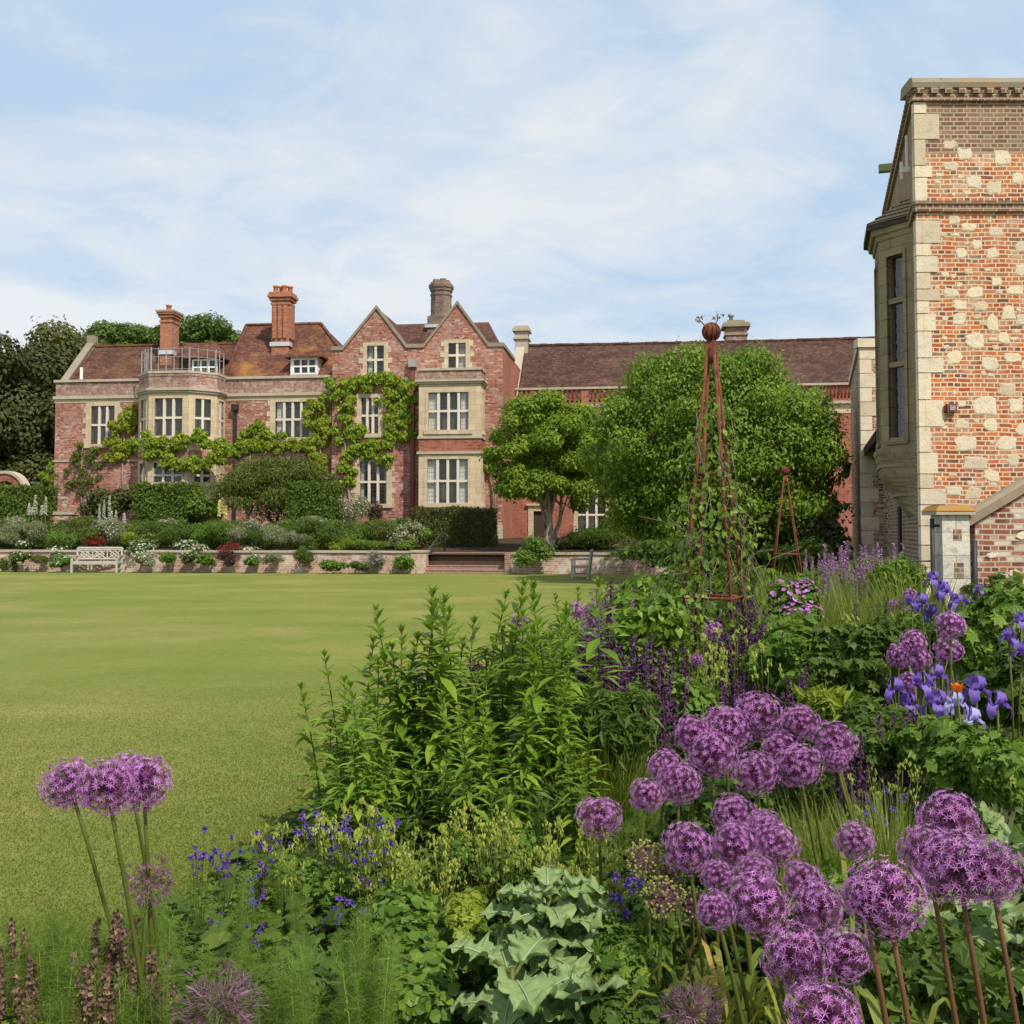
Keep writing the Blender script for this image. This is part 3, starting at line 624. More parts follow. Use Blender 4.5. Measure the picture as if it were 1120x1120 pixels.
# --- left stone bay --------------------------------------------------------
bo = 2.2
fb0, fb1 = hu(162, -bo), hu(206, -bo); L45 = 1.5; cd = L45 * math.sin(R(45)); sd = bo - cd
poly = [(fb0 - cd, 0.0), (fb0 - cd, -sd), (fb0, -bo), (fb1, -bo), (fb1 + cd, -sd), (fb1 + cd, 0.0)]
zs0, zs1, zc = hz(540, -bo, 190), hz(428, -bo, 190), hz(408, -bo, 190)
wz0, wz1 = hz(476.5, -bo, 185), hz(435.5, -bo, 185); lz0, lz1 = hz(527, -bo, 185), hz(506, -bo, 185)
mb = MB(); wins = []
for i in range(5):
    p, q = np.array(poly[i]), np.array(poly[i + 1]); ln = np.linalg.norm(q - p); t = (q - p) / ln; n = np.array([t[1], -t[0]])
    fr = Fr(p, t, n)
    nl = {0: 2, 1: 2, 2: 3, 3: 2, 4: 2}[i]; wl = {0: 0.34, 1: 0.4, 2: 0.5, 3: 0.42, 4: 0.33}[i] * nl
    if ln < wl + 0.3: wl = ln - 0.34
    a0, a1 = (ln - wl) / 2, (ln + wl) / 2
    hs = [(a0, a1, wz0, wz1)]
    if i in (1, 2, 3): hs.append((a0, a1, lz0, lz1))
    wins += [(fr, h, nl) for h in hs]
    zmid0, zmid1 = hz(502, -bo, 190), hz(492, -bo, 190)
    fr.panel(mb, 0, ln, zs0 - 1.0, zmid0, [h for h in hs if h[3] < zmid0], 0)
    fr.panel(mb, 0, ln, zmid0, zmid1, [], 1)
    fr.panel(mb, 0, ln, zmid1, zs1, [h for h in hs if h[2] > zmid1], 0)
    fr.panel(mb, 0, ln, zs1, zc, [], 2)
    e = 0.0
    for (z0, z1, o, m_) in ((zs1 - 0.06, zs1 + 0.05, 0.1, 3), (zs1 + .05, zs1 + .17, 0.17, 3), (zc, zc + 0.12, 0.06, 3), (zc - 0.15, zc, 0.03, 2)):
        fr.box(mb, -o * 0.41, ln + o * 0.41, z0 + 0.001 * i, z1 + 0.001 * i, -0.25, o, m_)
mb.poly([(x, y, zc - 0.05) for x, y in poly], 4)
bay = mb.build('bay_window', [M['stone'], M['brick'], M['brick_parapet'], M['stone_grey'], M['lead']], house, uv=True)
for fr, h, nl in wins: window(fr, *h, nl, (0.48,) if h[3] - h[2] > 1.5 else (0.35,), parent=house, sur=0.1, teeth=False)
mb = MB(); zr0, zr1 = zc + 0.12, zc + 1.35
for i in range(5):
    p, q = np.array(poly[i]), np.array(poly[i + 1]); ln = np.linalg.norm(q - p); t = (q - p) / ln; fr = Fr(p, t, np.array([t[1], -t[0]]))
    for z in (zr0 + 0.1, zr0 + 0.75, zr1 - .06): fr.box(mb, 0, ln, z, z + 0.022, -0.125, -0.105)
    k = max(2, int(ln / 0.42))
    for j in range(k + 1):
        a = 0.02 + (ln - 0.04) * j / k; fr.box(mb, a - 0.013, a + 0.013, zr0, zr1 + 0.03 * (j % 2), -0.14, -0.09)
mb.build('roof_railing', M['steel'], house)
# black rainwater hopper beside the bay
a = hu(258, 0); zh = hz(446, 0, 258)
mb = MB(); F0.box(mb, a - .17, a + .17, zh - .15, zh + .15, 0.03, .3); F0.box(mb, a - .06, a + .06, 2.0, zh - .15, 0.04, .16); mb.build('downpipe', M['iron'], house)

# --- gabled block ------------------------------------------------------------
vG = -0.35; FG = frv(vG); ug0, ug1 = hu(363, vG), hu(550, vG)
g1 = [hu(375, vG), hu(384, vG), hu(411, vG), hu(444, vG)]; g2 = [hu(463, vG), hu(500, vG), hu(534, vG)]
zk = hz(381, vG, 440); za1, za2 = hz(338, vG, 411), hz(333, vG, 500)
def cen(px0, px1, py0, py1, v=vG): pc = (px0 + px1) / 2; return (hu(px0, v, py0), hu(px1, v, py0), hz(py1, v, pc), hz(py0, v, pc))
wt1 = cen(401.5, 420, 378, 409); wt2 = cen(490.5, 509.5, 375, 402); wm_ = cen(395.5, 414, 435, 474); wg = cen(394, 423, 505, 551)
mb = MB()
zt_ = zk - 0.02
FG.panel(mb, ug0, ug1, GZ, zt_, [wt1, wt2, wm_, wg] if wt1[3] < zt_ else [wt1[:3] + (zt_,), wt2[:3] + (zt_,), wm_, wg], 0)
def gable(ul, ua_, ur, za, win):
    hw = (win[0] - 0.0, win[1] + 0.0)
    if win[3] > zt_:      # the head of the light cuts up into the gable
        zl = lambda u: zt_ + (za - zt_) * ((u - ul) / (ua_ - ul) if u < ua_ else (ur - u) / (ur - ua_))
        mb.poly([FG.pt(ul, zt_), FG.pt(hw[0], zt_), FG.pt(hw[0], zl(hw[0]))], 0); mb.poly([FG.pt(hw[1], zt_), FG.pt(ur, zt_), FG.pt(hw[1], zl(hw[1]))], 0)
        mb.poly([FG.pt(hw[0], win[3]), FG.pt(hw[1], win[3]), FG.pt(hw[1], zl(hw[1])), FG.pt(ua_, za), FG.pt(hw[0], zl(hw[0]))], 0)
    else: mb.poly([FG.pt(ul, zt_), FG.pt(ur, zt_), FG.pt(ua_, za)], 0)
gable(g1[0], g1[2], g1[3], za1, wt1); gable(g2[0], g2[1], g2[2], za2, wt2)
vR = 5.0
mb.poly([(ug1, vG, GZ), (ug1, vR + 3, GZ), (ug1, vR + 3, zk), (ug1, vG, zk)], 1)
mb.poly([(ug0, vG, GZ), (ug0, 9, GZ), (ug0, 9, zk), (ug0, vG, zk)], 1)
mb.poly([(ug0, 9, GZ), (ug1, 9, GZ), (ug1, 9, zk), (ug0, 9, zk)], 1)
FG.box(mb, ug0, ug1, GZ, 1.98, -0.1, 0.08, 2)
def cope(p, q, wd=0.34):
    d = np.array([q[0] - p[0], q[1] - p[1]]); mb.prism([FG.pt(p[0], p[1], 0.08), FG.pt(q[0], q[1], 0.08), FG.pt(q[0], q[1] + 0.2, 0.08), FG.pt(p[0], p[1] + 0.2, 0.08)], (0, wd + .05, 0), 3)
cope((ug0 - .05, zk - 0.03), (g1[0], zk - 0.03)); cope((g1[0], zk), (g1[2], za1)); cope((g1[2], za1), (g1[3], zk + .01)); cope((g1[3], zk + .01), (g2[0], zk + .01)); cope((g2[0], zk), (g2[1], za2)); cope((g2[1], za2), (g2[2], zk)); cope((g2[2], zk - .02), (ug1 + .05, zk - .02))
mb.box(ug1 - 0.3, ug1 + 0.07, vG + .3, vR - 0.5, zk, zk + 0.18, 3)
mb.build('wall', [M['brick'], M['brick_red'], M['stone_grey'], M['coping_dark']], house, uv=True)
window(FG, *wt1, 2, parent=house, sur=0.22, curtains=[(0.03, 0.3)]); window(FG, *wt2, 2, parent=house, sur=0.22, curtains=[(0.6, 0.97)])
window(FG, *wm_, 3, parent=house, sur=0.25); window(FG, *wg, 3, (0.52,), parent=house, sur=0.28, curtains=[(0.0, 0.12), (0.9, 1.0)])
# roofs behind the gables
def gable_roof(ul, ua_, ur, za, vend):
    mb.prism([(ul, vG + .3, zk + .02), (ua_, vG + .3, za), (ua_, vend, za), (ul, vend, zk + .02)], (0, 0, 0.09), 0)
    mb.prism([(ua_ + .005, vG + .3, za), (ur, vG + .3, zk + .02), (ur, vend, zk + .02), (ua_ + .005, vend, za)], (0, 0, 0.09), 0)
mb = MB(); gable_roof(g1[0], g1[2], g1[3], za1, 6); gable_roof(g2[0], g2[1], g2[2], za2, 6)
cv = 4.2; zc_ = hz(356, cv, 455); x0, x1 = ug0 + 0.2, ug1 - 0.4
mb.prism([(x0, 1.2, zk), (x1, 1.2, zk), (x1 - 1, cv, zc_), (x0 + 1, cv, zc_)], (0, 0, 0.09), 0); mb.prism([(x1, 7.2, zk), (x0, 7.2, zk), (x0 + 1, cv + .01, zc_), (x1 - 1, cv + .01, zc_)], (0, 0, 0.09), 0)
mb.prism([(x0, 7.2, zk), (x0, 1.2, zk), (x0 + 1, cv, zc_)], (0, 0, .09), 0); mb.prism([(x1, 1.2, zk), (x1, 7.2, zk), (x1 - 1, cv, zc_)], (0, 0, .09), 0)
mb.build('roof', M['tile'], house, uv=True)
# clustered octagonal stack
v = 3.2; u0, u1 = hu(467, v, 320), hu(493.5, v, 320); zb, zt = hz(356, v, 480), hz(306, v, 480)
mb = MB(); um = (u0 + u1) / 2; mb.box(u0 + .02, u1 - .02, v, v + 1.3, zb - 2, zb + 0.55, 0)
mb.lathe([(.66, zb + .5), (.6, zb + .75), (.59, zt - .85), (.63, zt - .8), (.63, zt - .7), (.59, zt - .68), (.59, zt - .58), (.66, zt - .52), (.66, zt - .42), (.72, zt - .36), (.72, zt - .18), (.62, zt - .1), (.6, zt - .02), (.3, zt)], (um, v + .65, 0), 8, 1, smooth=False)
for a_ in range(4): mb.lathe([(.2, zt - .05), (.18, zt + .14), (.1, zt + .15)], (um + .3 * math.cos(a_ * 1.57 + .5), v + .65 + .3 * math.sin(a_ * 1.57 + .5), 0), 8, 1, smooth=False)
mb.box(u0 - .1, u1 + .1, v - .08, v + .5, zb - .1, zb + .06, 2)
mb.build('chimney', [M['brick_grey'], M['brick_grey'], M['lead']], house, uv=True)

# --- square two storey bay -------------------------------------------------------
vB = -1.6; FB = frv(vB); ub0, ub1 = hu(458, vB), hu(526, vB)
z_t, z_m, zf0, zf1, zg1 = hz(405, vB, 490), hz(418, vB, 490), hz(477, vB, 490), hz(496, vB, 490), hz(560, vB, 490)
wb1 = (hu(468.5, vB), hu(512.5, vB), hz(470, vB, 490), hz(429, vB, 490)); wb2 = (hu(467.5, vB), hu(512, vB), hz(550, vB, 490), hz(502, vB, 490))
FS = Fr((ub1, vB), (0, 1), (1, 0)); ls = vG - vB
s1 = (0.45, 0.85, wb1[2], wb1[3]); s2 = (0.45, 0.85, wb2[2], wb2[3])
mb = MB()
for fr, ln, ha, hb in ((FB, None, wb1, wb2), (FS, ls, s1, s2)):
    a0, a1 = (ub0, ub1) if fr is FB else (0, ls)
    fr.panel(mb, a0, a1, GZ, zf1, [hb], 0); fr.panel(mb, a0, a1, zf1, zf0, [], 1); fr.panel(mb, a0, a1, zf0, z_m, [ha], 0); fr.panel(mb, a0, a1, z_m, z_t, [], 2)
    e0, e1 = (0.13, 0.13) if fr is FB else (-0.001, 0.0)
    for (p, q, o) in ((z_m - .08, z_m + .03, .1), (z_m + .03, z_m + .13, .17), (z_t, z_t + .12, .07), (zf1 - .02, zf1 + .1, .09), (zf0 - .12, zf0, .06)):
        fr.box(mb, a0 - (o if fr is FB else 0), a1 + (o if fr is FB else 0), p, q, -0.2, o, 3)
mb.poly([(ub0, vB, GZ), (ub0, vG, GZ), (ub0, vG, z_t), (ub0, vB, z_t)], 1); mb.poly([(ub0, vB, z_t - .02), (ub1, vB, z_t - .02), (ub1, vG, z_t - .02), (ub0, vG, z_t - .02)], 4)
mb.build('bay_window', [M['stone'], M['brick_red'], M['brick_parapet'], M['stone_grey'], M['lead']], house, uv=True)
window(FB, *wb1, 4, parent=house, sur=0.16, teeth=False, curtains=[(0.0, 0.2), (0.8, 1.0)]); window(FB, *wb2, 4, parent=house, sur=0.16, teeth=False, curtains=[(0.0, 0.22), (0.78, 1.0)])
window(FS, *s1, 1, parent=house, sur=0.1, teeth=False); window(FS, *s2, 1, parent=house, sur=0.1, teeth=False)
# downpipe with hopper head between the gables
a = hu(451.5, vG); zh = hz(398, vG, 451)
mb = MB(); FG.box(mb, a - .2, a + .2, zh - .2, zh + .22, .02, .32, 1); FG.box(mb, a - .1, a + .1, GZ, zh - .2, .03, .2, 0)
for z in np.arange(2.5, zh - .5, 1.6): FG.box(mb, a - .15, a + .15, z, z + .1, .02, .22, 0)
mb.build('downpipe', [M['pipe'], M['steel']], house)

# --- long right wing ------------------------------------------------------------
FR = frv(vR); ur0 = ug1; ur1 = hu(1010, vR)
zb1, zb0, zcn, zband = hz(419, vR, 900), hz(437, vR, 900), hz(441, vR, 900), hz(452, vR, 900)
dr = (hu(583.5, vR), hu(598, vR), 1.27, hz(559, vR, 590)); wr = (hu(632, vR), hu(662, vR), hz(582, vR, 640), hz(540, vR, 640)); wr2 = (hu(700, vR), hu(730, vR), wr[2], wr[3])
mb = MB(); FR.panel(mb, ur0, ur1, GZ, zband, [dr, wr, wr2], 0); FR.box(mb, ur0, ur1, zband, zcn - 0.05, -.1, .025, 1)
FR.box(mb, ur0, ur1, zcn - .05, zcn + .1, -.1, .2, 2); FR.box(mb, ur0, ur1, zcn + .1, zb0, -.45, .14, 3)
FR.box(mb, ur0, ur1, zb1 - .12, zb1, -.3, .1, 2)
mb.poly([(ur0, vR + 9.4, GZ), (ur1, vR + 9.4, GZ), (ur1, vR + 9.4, zb0), (ur0, vR + 9.4, zb0)], 0); mb.poly([(ur1, vR, GZ), (ur1, vR + 9.4, GZ), (ur1, vR + 9.4, zb0), (ur1, vR, zb0)], 0)
mb.build('wall', [M['brick_red'], M['stone'], M['stone_grey'], M['brick_red']], house, uv=True)
window(FR, *wr, 3, (0.45,), parent=house, sur=.25, teeth=False); window(FR, *wr2, 3, (0.45,), parent=house, sur=.25, teeth=False)
mb = MB(); FR.box(mb, dr[0] - .3, dr[0], GZ, dr[3] + .3, -.15, .05, 0); FR.box(mb, dr[1], dr[1] + .3, GZ, dr[3] + .3, -.15, .05, 0); FR.box(mb, dr[0], dr[1], dr[3], dr[3] + .3, -.15, .046, 0)
FR.box(mb, dr[0] - .4, dr[1] + .4, dr[3] + .3, dr[3] + .42, -.1, .16, 0)
d = mb.build('door', [M['stone']], house, uv=True); mb = MB(); FR.box(mb, dr[0], dr[1], dr[2], dr[3], -.16, -.1, 0); mb.build('door_leaf', M['timber_dark'], d)
# balustrade: base, rail and turned balusters
mb = MB(); bal = MB(); hb = zb1 - .12 - zb0
bal.lathe([(.09, 0), (.09, .06), (.05, .09), (.09, hb * .3), (.1, hb * .42), (.045, hb * .62), (.045, hb * .75), (.08, hb * .86), (.09, hb)], (0, 0, 0), 8)
FR.box(mb, ur0, ur1, zb0 - .02, zb0 + .03, -.25, .09, 0)
for px in (640, 740, 835): a = hu(px, vR); FR.box(mb, a - .2, a + .2, zb0 + .03, zb1 - .12, -.22, .04, 0)
balu = mb.build('balustrade', [M['brick_red']], house, uv=True); bme = bal.mesh('baluster', M['brick_red'])
for px in list(range(563, 837, 5)) + list(range(838, 940, 4)):
    o = bpy.data.objects.new('baluster', bme); C.objects.link(o); o.parent = balu; o.location = (hu(px, vR, 428), vR + .06, zb0 + .03)
# roof
v0, v1 = vR + .7, vR + 5.0; zr_ = hz(376, v1, 760); ze = zb0 + 0.15; ul = hu(566, v0)
mb = MB(); roof_pair(mb, ul, ur1 + .4, v0, v1, ze, zr_); a = ul
while a < ur1 + .3:
    dz = random.uniform(-.02, .02) - .05 * math.sin((a - ul) / (ur1 - ul) * math.pi) ** 2; mb.box(a + .005, a + .445, v1 - .13, v1 + .13, zr_ + .06 + dz, zr_ + .19 + dz, 1); a += .45
mb.build('roof', [M['tile_dark'], M['tile']], house, uv=True)
# gable end coping with stone kneeler stack
mb = MB(); c0, c1 = (ul - .55, v0 - .3, ze + .1), (ul - .55, v1, zr_ + .28)
mb.prism([c0, (c0[0] + .55, c0[1], c0[2]), (c1[0] + .55, c1[1], c1[2]), c1], (0, 0, .18), 0)
mb.prism([(c0[0] + .1, c0[1], GZ + 3), (c0[0] + .1, 2 * v1 - c0[1], GZ + 3), (c0[0] + .1, 2 * v1 - c0[1], c0[2]), (c1[0] + .1, c1[1], c1[2]), (c0[0] + .1, c0[1], c0[2])], (.35, 0, 0), 1)
mb.build('gable_coping', [M['stone_grey'], M['brick_red']], house, uv=True)
v = v1 - .6; a0, a1 = hu(563, v, 370), hu(577, v, 370); zt = hz(362, v, 570)
mb = MB(); mb.box(a0, a1, v, v + 1.0, zr_ - 3.2, zt, 0); mb.box(a0 - .14, a1 + .14, v - .14, v + 1.14, zt, zt + .16, 0); mb.box(a0 - .06, a1 + .06, v - .06, v + 1.06, zt + .16, zt + .32, 0); mb.box(a0 - .1, a1 + .1, v - .1, v + 1.1, zt - .5, zt - .38, 0)
mb.build('chimney', M['stone_grey'], house, uv=True)
v = v1 + .3; a0, a1 = hu(794, v, 365), hu(817, v, 365); zb, zt = hz(378, v, 805), hz(352, v, 805)
mb = MB(); mb.box(a0, a1, v, v + 1.2, zb - 1, zt - .3, 0); mb.box(a0 - .2, a1 + .2, v - .2, v + 1.4, zt - .3, zt - .14, 1); mb.box(a0 - .08, a1 + .08, v - .08, v + 1.28, zt - .8, zt - .72, 1)
mb.prism([(a0 - .15, v - .15, zt - .14), (a1 + .15, v - .15, zt - .14), (a1 + .15, v + 1.35, zt - .14), (a0 - .15, v + 1.35, zt - .14)], (0, 0, .1), 1); mb.box(a0 + .1, a1 - .1, v + .1, v + 1.1, zt - .04, zt + .14, 1)
mb.lathe([(.12, 0), (.12, .25), (.2, .28), (.2, .4), (.05, .5)], (a0 + .35, v + .5, zt + .14), 8, 2)
mb.build('chimney', [M['brick_parapet'], M['coping'], M['steel']], house, uv=True)

# ------------------------------------------------------------------ terrace wall, steps, rail
FT = Fr((HO.x + HV.x * TV, HO.y + HV.y * TV), (HU.x, HU.y), (-HV.x, -HV.y))
def tu(px, py=615):
    return hu(px, TV, py)
ws0, ws1 = tu(466), tu(552)
def terr_wall(label, u0, u1, ztop, capm):
    t = thing('terrace_wall', label, 'wall', HW((u0 + u1) / 2, TV, 0))
    mb = MB(); FT.box(mb, u0, u1, -.05, ztop, -.38, 0, 0); mb.build('wall_face', M['terrace_brick'], t, uv=True, off=t.location)
    mb = MB(); a = u0
    while a < u1 - .05:
        b = min(u1, a + random.uniform(.5, .9)); FT.box(mb, a + .006, b - .006, ztop + .002, ztop + .075 + random.uniform(0, .02), -.43, .05 + random.uniform(0, .02)); a = b
    mb.build('coping', capm, t, uv=True, off=t.location)
zw = hz(604.5, TV, 300)
terr_wall('low lime washed brick retaining wall with flowers along its top, left of the steps', tu(-60), ws0 - .62, zw, M['stone_grey'])
terr_wall('low brick retaining wall to the right of the garden steps, behind the side on bench', ws1 + .25, tu(800), zw - .05, M['stone_grey'])
t = thing('garden_steps', 'flight of low red brick steps rising from the lawn to the terrace', 'steps', HW((ws0 + ws1) / 2, TV, 0))
mb = MB()
for i in range(5):
    z1 = (i + 1) * zw / 5
    FT.box(mb, ws0, ws1, -.05, z1 - .045, -.33 * (i + 1) - .35, -.3 * i - 0.02, 0); FT.box(mb, ws0, ws1, z1 - .043, z1, -.33 * (i + 1) - .35, -.3 * i, 1)
mb.build('step', [M['step_brick'], M['step_brick']], t, uv=True, off=t.location)
mb = MB(); FT.box(mb, ws0 - .6, ws0, -.05, zw + .02, -.6, .04, 0); FT.box(mb, ws0 - .64, ws0 + .03, zw + .022, zw + .1, -.64, .08, 1); mb.build('pier', [M['terrace_brick'], M['stone_grey']], t, uv=True, off=t.location)
mb = MB(); FT.box(mb, ws1, ws1 + .25, -.05, zw + .0, -1.8, .04, 0); mb.build('pier', [M['step_brick']], t, uv=True, off=t.location)
mb = MB(); a = P(468, 604, 42.0); b = P(482, 584, 42.9); base_a = Vector((a.x, a.y, zw + .05))
mb.tube([base_a, (a.x, a.y, a.z + .05), b, (b.x + .15, b.y + .2, b.z - .02), (b.x + .15, b.y + .2, .6)], .035, 6)
tag(mb.build('handrail', M['iron']), 'slim black iron handrail beside the brick steps', 'handrail')

# garden arch piece and low wall at far left
t = thing('garden_gate_arch', 'brick arch with curved stone coping behind the clipped hedge at the far left', 'arch', HW(hu(-4, -6, 530), -6, terr_z(-6)))
mb = MB(); cx_, cz_ = hu(5, -6, 540), hz(540, -6, 5); Fx = frv(-6); r0, r1, r2 = .62, .98, 1.12
n = 14; vs = lambda r, i, v: (cx_ + r * math.cos(math.pi * i / n), v, cz_ + r * math.sin(math.pi * i / n))
def loc2w(p): return HW(*p)
for i in range(n):
    mb.hexa([loc2w(x) for x in (vs(r0, i, -6), vs(r0, i + 1, -6), vs(r0, i + 1, -5.6), vs(r0, i, -5.6), vs(r1, i, -6), vs(r1, i + 1, -6), vs(r1, i + 1, -5.6), vs(r1, i, -5.6))], 0)
    mb.hexa([loc2w(x) for x in (vs(r1, i, -6.07), vs(r1, i + 1, -6.07), vs(r1, i + 1, -5.53), vs(r1, i, -5.53), vs(r2, i, -6.07), vs(r2, i + 1, -6.07), vs(r2, i + 1, -5.53), vs(r2, i, -5.53))], 1)
for s_ in (-1, 1):
    x0, x1 = sorted((cx_ + s_ * r0, cx_ + s_ * r1)); mb.hexa([loc2w(p) for p in ((x0, -6, .8), (x1, -6, .8), (x1, -5.6, .8), (x0, -5.6, .8), (x0, -6, cz_), (x1, -6, cz_), (x1, -5.6, cz_), (x0, -5.6, cz_))], 0)
mb.build('arch_ring', [M['brick_red'], M['stone_grey']], t, uv=True, off=t.location)
t = thing('terrace_balustrade', 'short stretch of old brick and stone balustrade left of the house corner', 'wall', HW(hu(50, -7, 570), -7, terr_z(-7)))
mb = MB()
def hb(mb, px0, px1, py0, py1, v, dv, m=0):
    a, b = hu(px0, v, py1), hu(px1, v, py1); z1, z0 = hz(py0, v, (px0 + px1) / 2), hz(py1, v, (px0 + px1) / 2)
    mb.hexa([HW(*p) for p in ((a, v, z0), (b, v, z0), (b, v + dv, z0), (a, v + dv, z0), (a, v, z1), (b, v, z1), (b, v + dv, z1), (a, v + dv, z1))], m)
hb(mb, 30, 78, 563, 592, -7, .4, 0); hb(mb, 29, 79, 559.5, 563, -7.05, .5, 1)
hb(mb, 42, 70, 543, 546, -6.4, .4, 1)
for px in (44, 56, 67): hb(mb, px, px + 3, 546, 562, -6.35, .3, 0)
mb.build('wall_face', [M['rubble'], M['stone_grey']], t, uv=True, off=t.location)

# ------------------------------------------------------------------ the tower-like stone building on the right
TY = 17.5; TX = P(1003, 300, TY).x; TD = np.array([0.276, 0.961]); TN = np.array([-0.961, 0.276])
tower = thing('gatehouse_tower', 'tall old building of orange brick and cream stone patches with pale quoins at the right', 'tower', (TX, TY, 0))
def tz(py): return P(1040, py, TY).z
FF = Fr((TX, TY), (1, 0), (0, -1)); FL = Fr((TX, TY), TD, TN)
Z = {k: tz(k) for k in (84, 97, 104, 110, 222, 232, 190)}
TL = 7.4; TW = 6.5
bd = 0.9                                   # the oriel begins this far behind the corner
mb = MB()
FF.panel(mb, 0, TW, -.1, Z[232], [], 0); FF.panel(mb, 0, TW, Z[222], Z[110], [], 0)
mb.add([FF.pt(0, Z[190] + .35, .004), FF.pt(TW, Z[190] + .35, .004), FF.pt(TW, Z[110], .004), FF.pt(0, Z[110], .004)], [(0, 1, 2, 3)], 1)
FL.panel(mb, 0, TL, -.1, Z[110], [], 1)
mb.poly([(TX + TW, TY, -.1), (TX + TW, TY + TL, -.1), (TX + TW, TY + TL, Z[110]), (TX + TW, TY, Z[110])], 0)
q = FL.pt(TL, 0); mb.poly([(q[0], q[1], -.1), (TX + TW, q[1], -.1), (TX + TW, q[1], Z[110]), (q[0], q[1], Z[110])], 0)
wall_mb = mb
# string course and parapet with dentils, wrapped round the corner
mb = MB()
FF.box(mb, -.03, TW, Z[232], Z[222], -.1, .05, 0); FF.box(mb, -.05, TW, Z[222] - .03, Z[222] + .02, -.1, .075, 2); FL.box(mb, .05, TL, Z[232], Z[222], -.1, .05, 0); FL.box(mb, .05, TL, Z[222] - .03, Z[222] + .02, -.1, .075, 2)
FF.box(mb, -.05, TW, Z[110] - .02, Z[110] + .06, -.1, .06, 0); FL.box(mb, .06, TL, Z[110] - .02, Z[110] + .06, -.1, .06, 0)
a = 0.02
while a < TW - .2:
    FF.box(mb, a, a + .12, Z[104], Z[104] + .1, -.1, .1, 0); a += .235
a = .15
while a < TL - .2:
    FL.box(mb, a, a + .12, Z[104], Z[104] + .1, -.1, .1, 0); a += .235
FF.box(mb, 0, TW, Z[110] + .06, Z[97] + .0, -.3, .03, 0); FL.box(mb, .04, TL, Z[110] + .06, Z[97], -.3, .03, 0)
cz0, cz1 = Z[97], Z[84]
prof = [(0.06, cz0), (0.08, cz0 + .08), (0.05, cz1 - .04), (-.05, cz1), (-.45, cz1 - .02), (-.5, cz0)]
for fr, ln, st in ((FF, TW, -.05), (FL, TL, .06)):
    mb.add([fr.pt(a, z - (.03 if fr is FL else 0), o) for a in (st, ln) for o, z in prof], [tuple(range(6)), tuple(range(11, 5, -1))] + [(i, (i + 1) % 6, 6 + (i + 1) % 6, 6 + i) for i in range(6)], 1)
mb.build('parapet', [M['brick_top'], M['coping'], M['brick_top']], tower, uv=True, off=tower.location)
mb = MB(); mb.poly([(TX + .2, TY + .3, cz0), (TX + TW, TY + .3, cz0), (TX + TW, q[1], cz0), (q[0], q[1], cz0)]); mb.build('roof', M['lead'], tower, off=tower.location)
# quoins
mb = wall_mb; z = 0.0; k = 0; rr = random.Random(5)
while z < Z[110] - .2:
    h_ = rr.uniform(.2, .46); z1 = min(z + h_, Z[110] - .03)
    if not (z < Z[222] + .03 and z1 > Z[232] - .03):
        ln = rr.uniform(.16, .23) if k % 2 else rr.uniform(.27, .42); dl = .4 if k % 2 else .22
        FF.box(mb, -.012, ln, z + .008, z1 - .008, -.1, .012 + rr.uniform(0, .008), 2); FL.box(mb, .012, dl, z + .008, z1 - .008, -.1, .014, 2); k += 1
        z = z1
    else: z = Z[222] + .03 if z > Z[232] - .3 and z1 > Z[232] else z1
    if z < Z[232] and z + .2 > Z[232] - .03: z = Z[222] + .03
# cream stones set in the brick face
placed = []
def stone_at(a, z, w_, h_, out=.006):
    n = rr.randint(9, 14); ph = rr.uniform(0, 6.28); pts = []
    for i in range(n):
        t_ = ph + 6.283 * i / n + rr.uniform(-.2, .2); c_, s_ = math.cos(t_), math.sin(t_); e = 1 / max(abs(c_) ** 1.0, abs(s_) ** 1.0) * rr.uniform(.68, 1.06) * .9 + .1
        pts.append((a + w_ / 2 * c_ * e, z + h_ / 2 * s_ * e))
    mb.add([FF.pt(a + (p - a) * (1 + .022 / w_) , z + (q_ - z) * (1 + .024 / h_), .0035) for p, q_ in pts] , [tuple(range(n))], 4)
    f = [FF.pt(p, q_, .004) for p, q_ in pts] + [FF.pt(a + (p - a) * .86, z + (q_ - z) * .93, out + rr.uniform(0, .004)) for p, q_ in pts]
    mb.add(f, [tuple(range(n, 2 * n))] + [(i, (i + 1) % n, n + (i + 1) % n, n + i) for i in range(n)], 3)
    placed.append((a, z, w_, h_))
want = [(1097, 172, 20, 18), (1055, 168, 16, 12), (1040, 158, 13, 8), (1040, 182, 13, 8), (1065, 199, 14, 11), (1088, 205, 13, 12), (1113, 195, 10, 10), (1043, 240, 10, 8), (1059, 248, 14, 7), (1089, 253, 16, 8), (1068, 267, 9, 8), (1085, 277, 11, 10), (1052, 277, 10, 9), (1090, 308, 10, 8), (1040, 320, 14, 9), (1066, 320, 14, 10), (1110, 318, 17, 9), (1050, 334, 12, 9), (1073, 335, 13, 8), (1103, 342, 12, 13), (1049, 349, 12, 10), (1086, 353, 10, 14), (1066, 372, 20, 17), (1098, 370, 11, 10), (1044, 391, 14, 13), (1083, 398, 18, 14), (1107, 391, 18, 10), (1102, 426, 18, 15), (1077, 443, 26, 20), (1111, 443, 13, 12), (1084, 465, 17, 13), (1052, 464, 14, 8), (1057, 485, 26, 15), (1101, 485, 24, 15), (1066, 506, 27, 13), (1108, 503, 11, 10), (1084, 520, 15, 11), (1043, 537, 14, 8), (1064, 540, 17, 13), (1105, 541, 14, 12), (1083, 552, 20, 9), (1050, 349, 10, 8), (1042, 580, 12, 9), (1070, 590, 18, 12), (1118, 350, 12, 10), (1118, 270, 12, 10), (1125, 400, 16, 12), (1120, 470, 14, 11)]
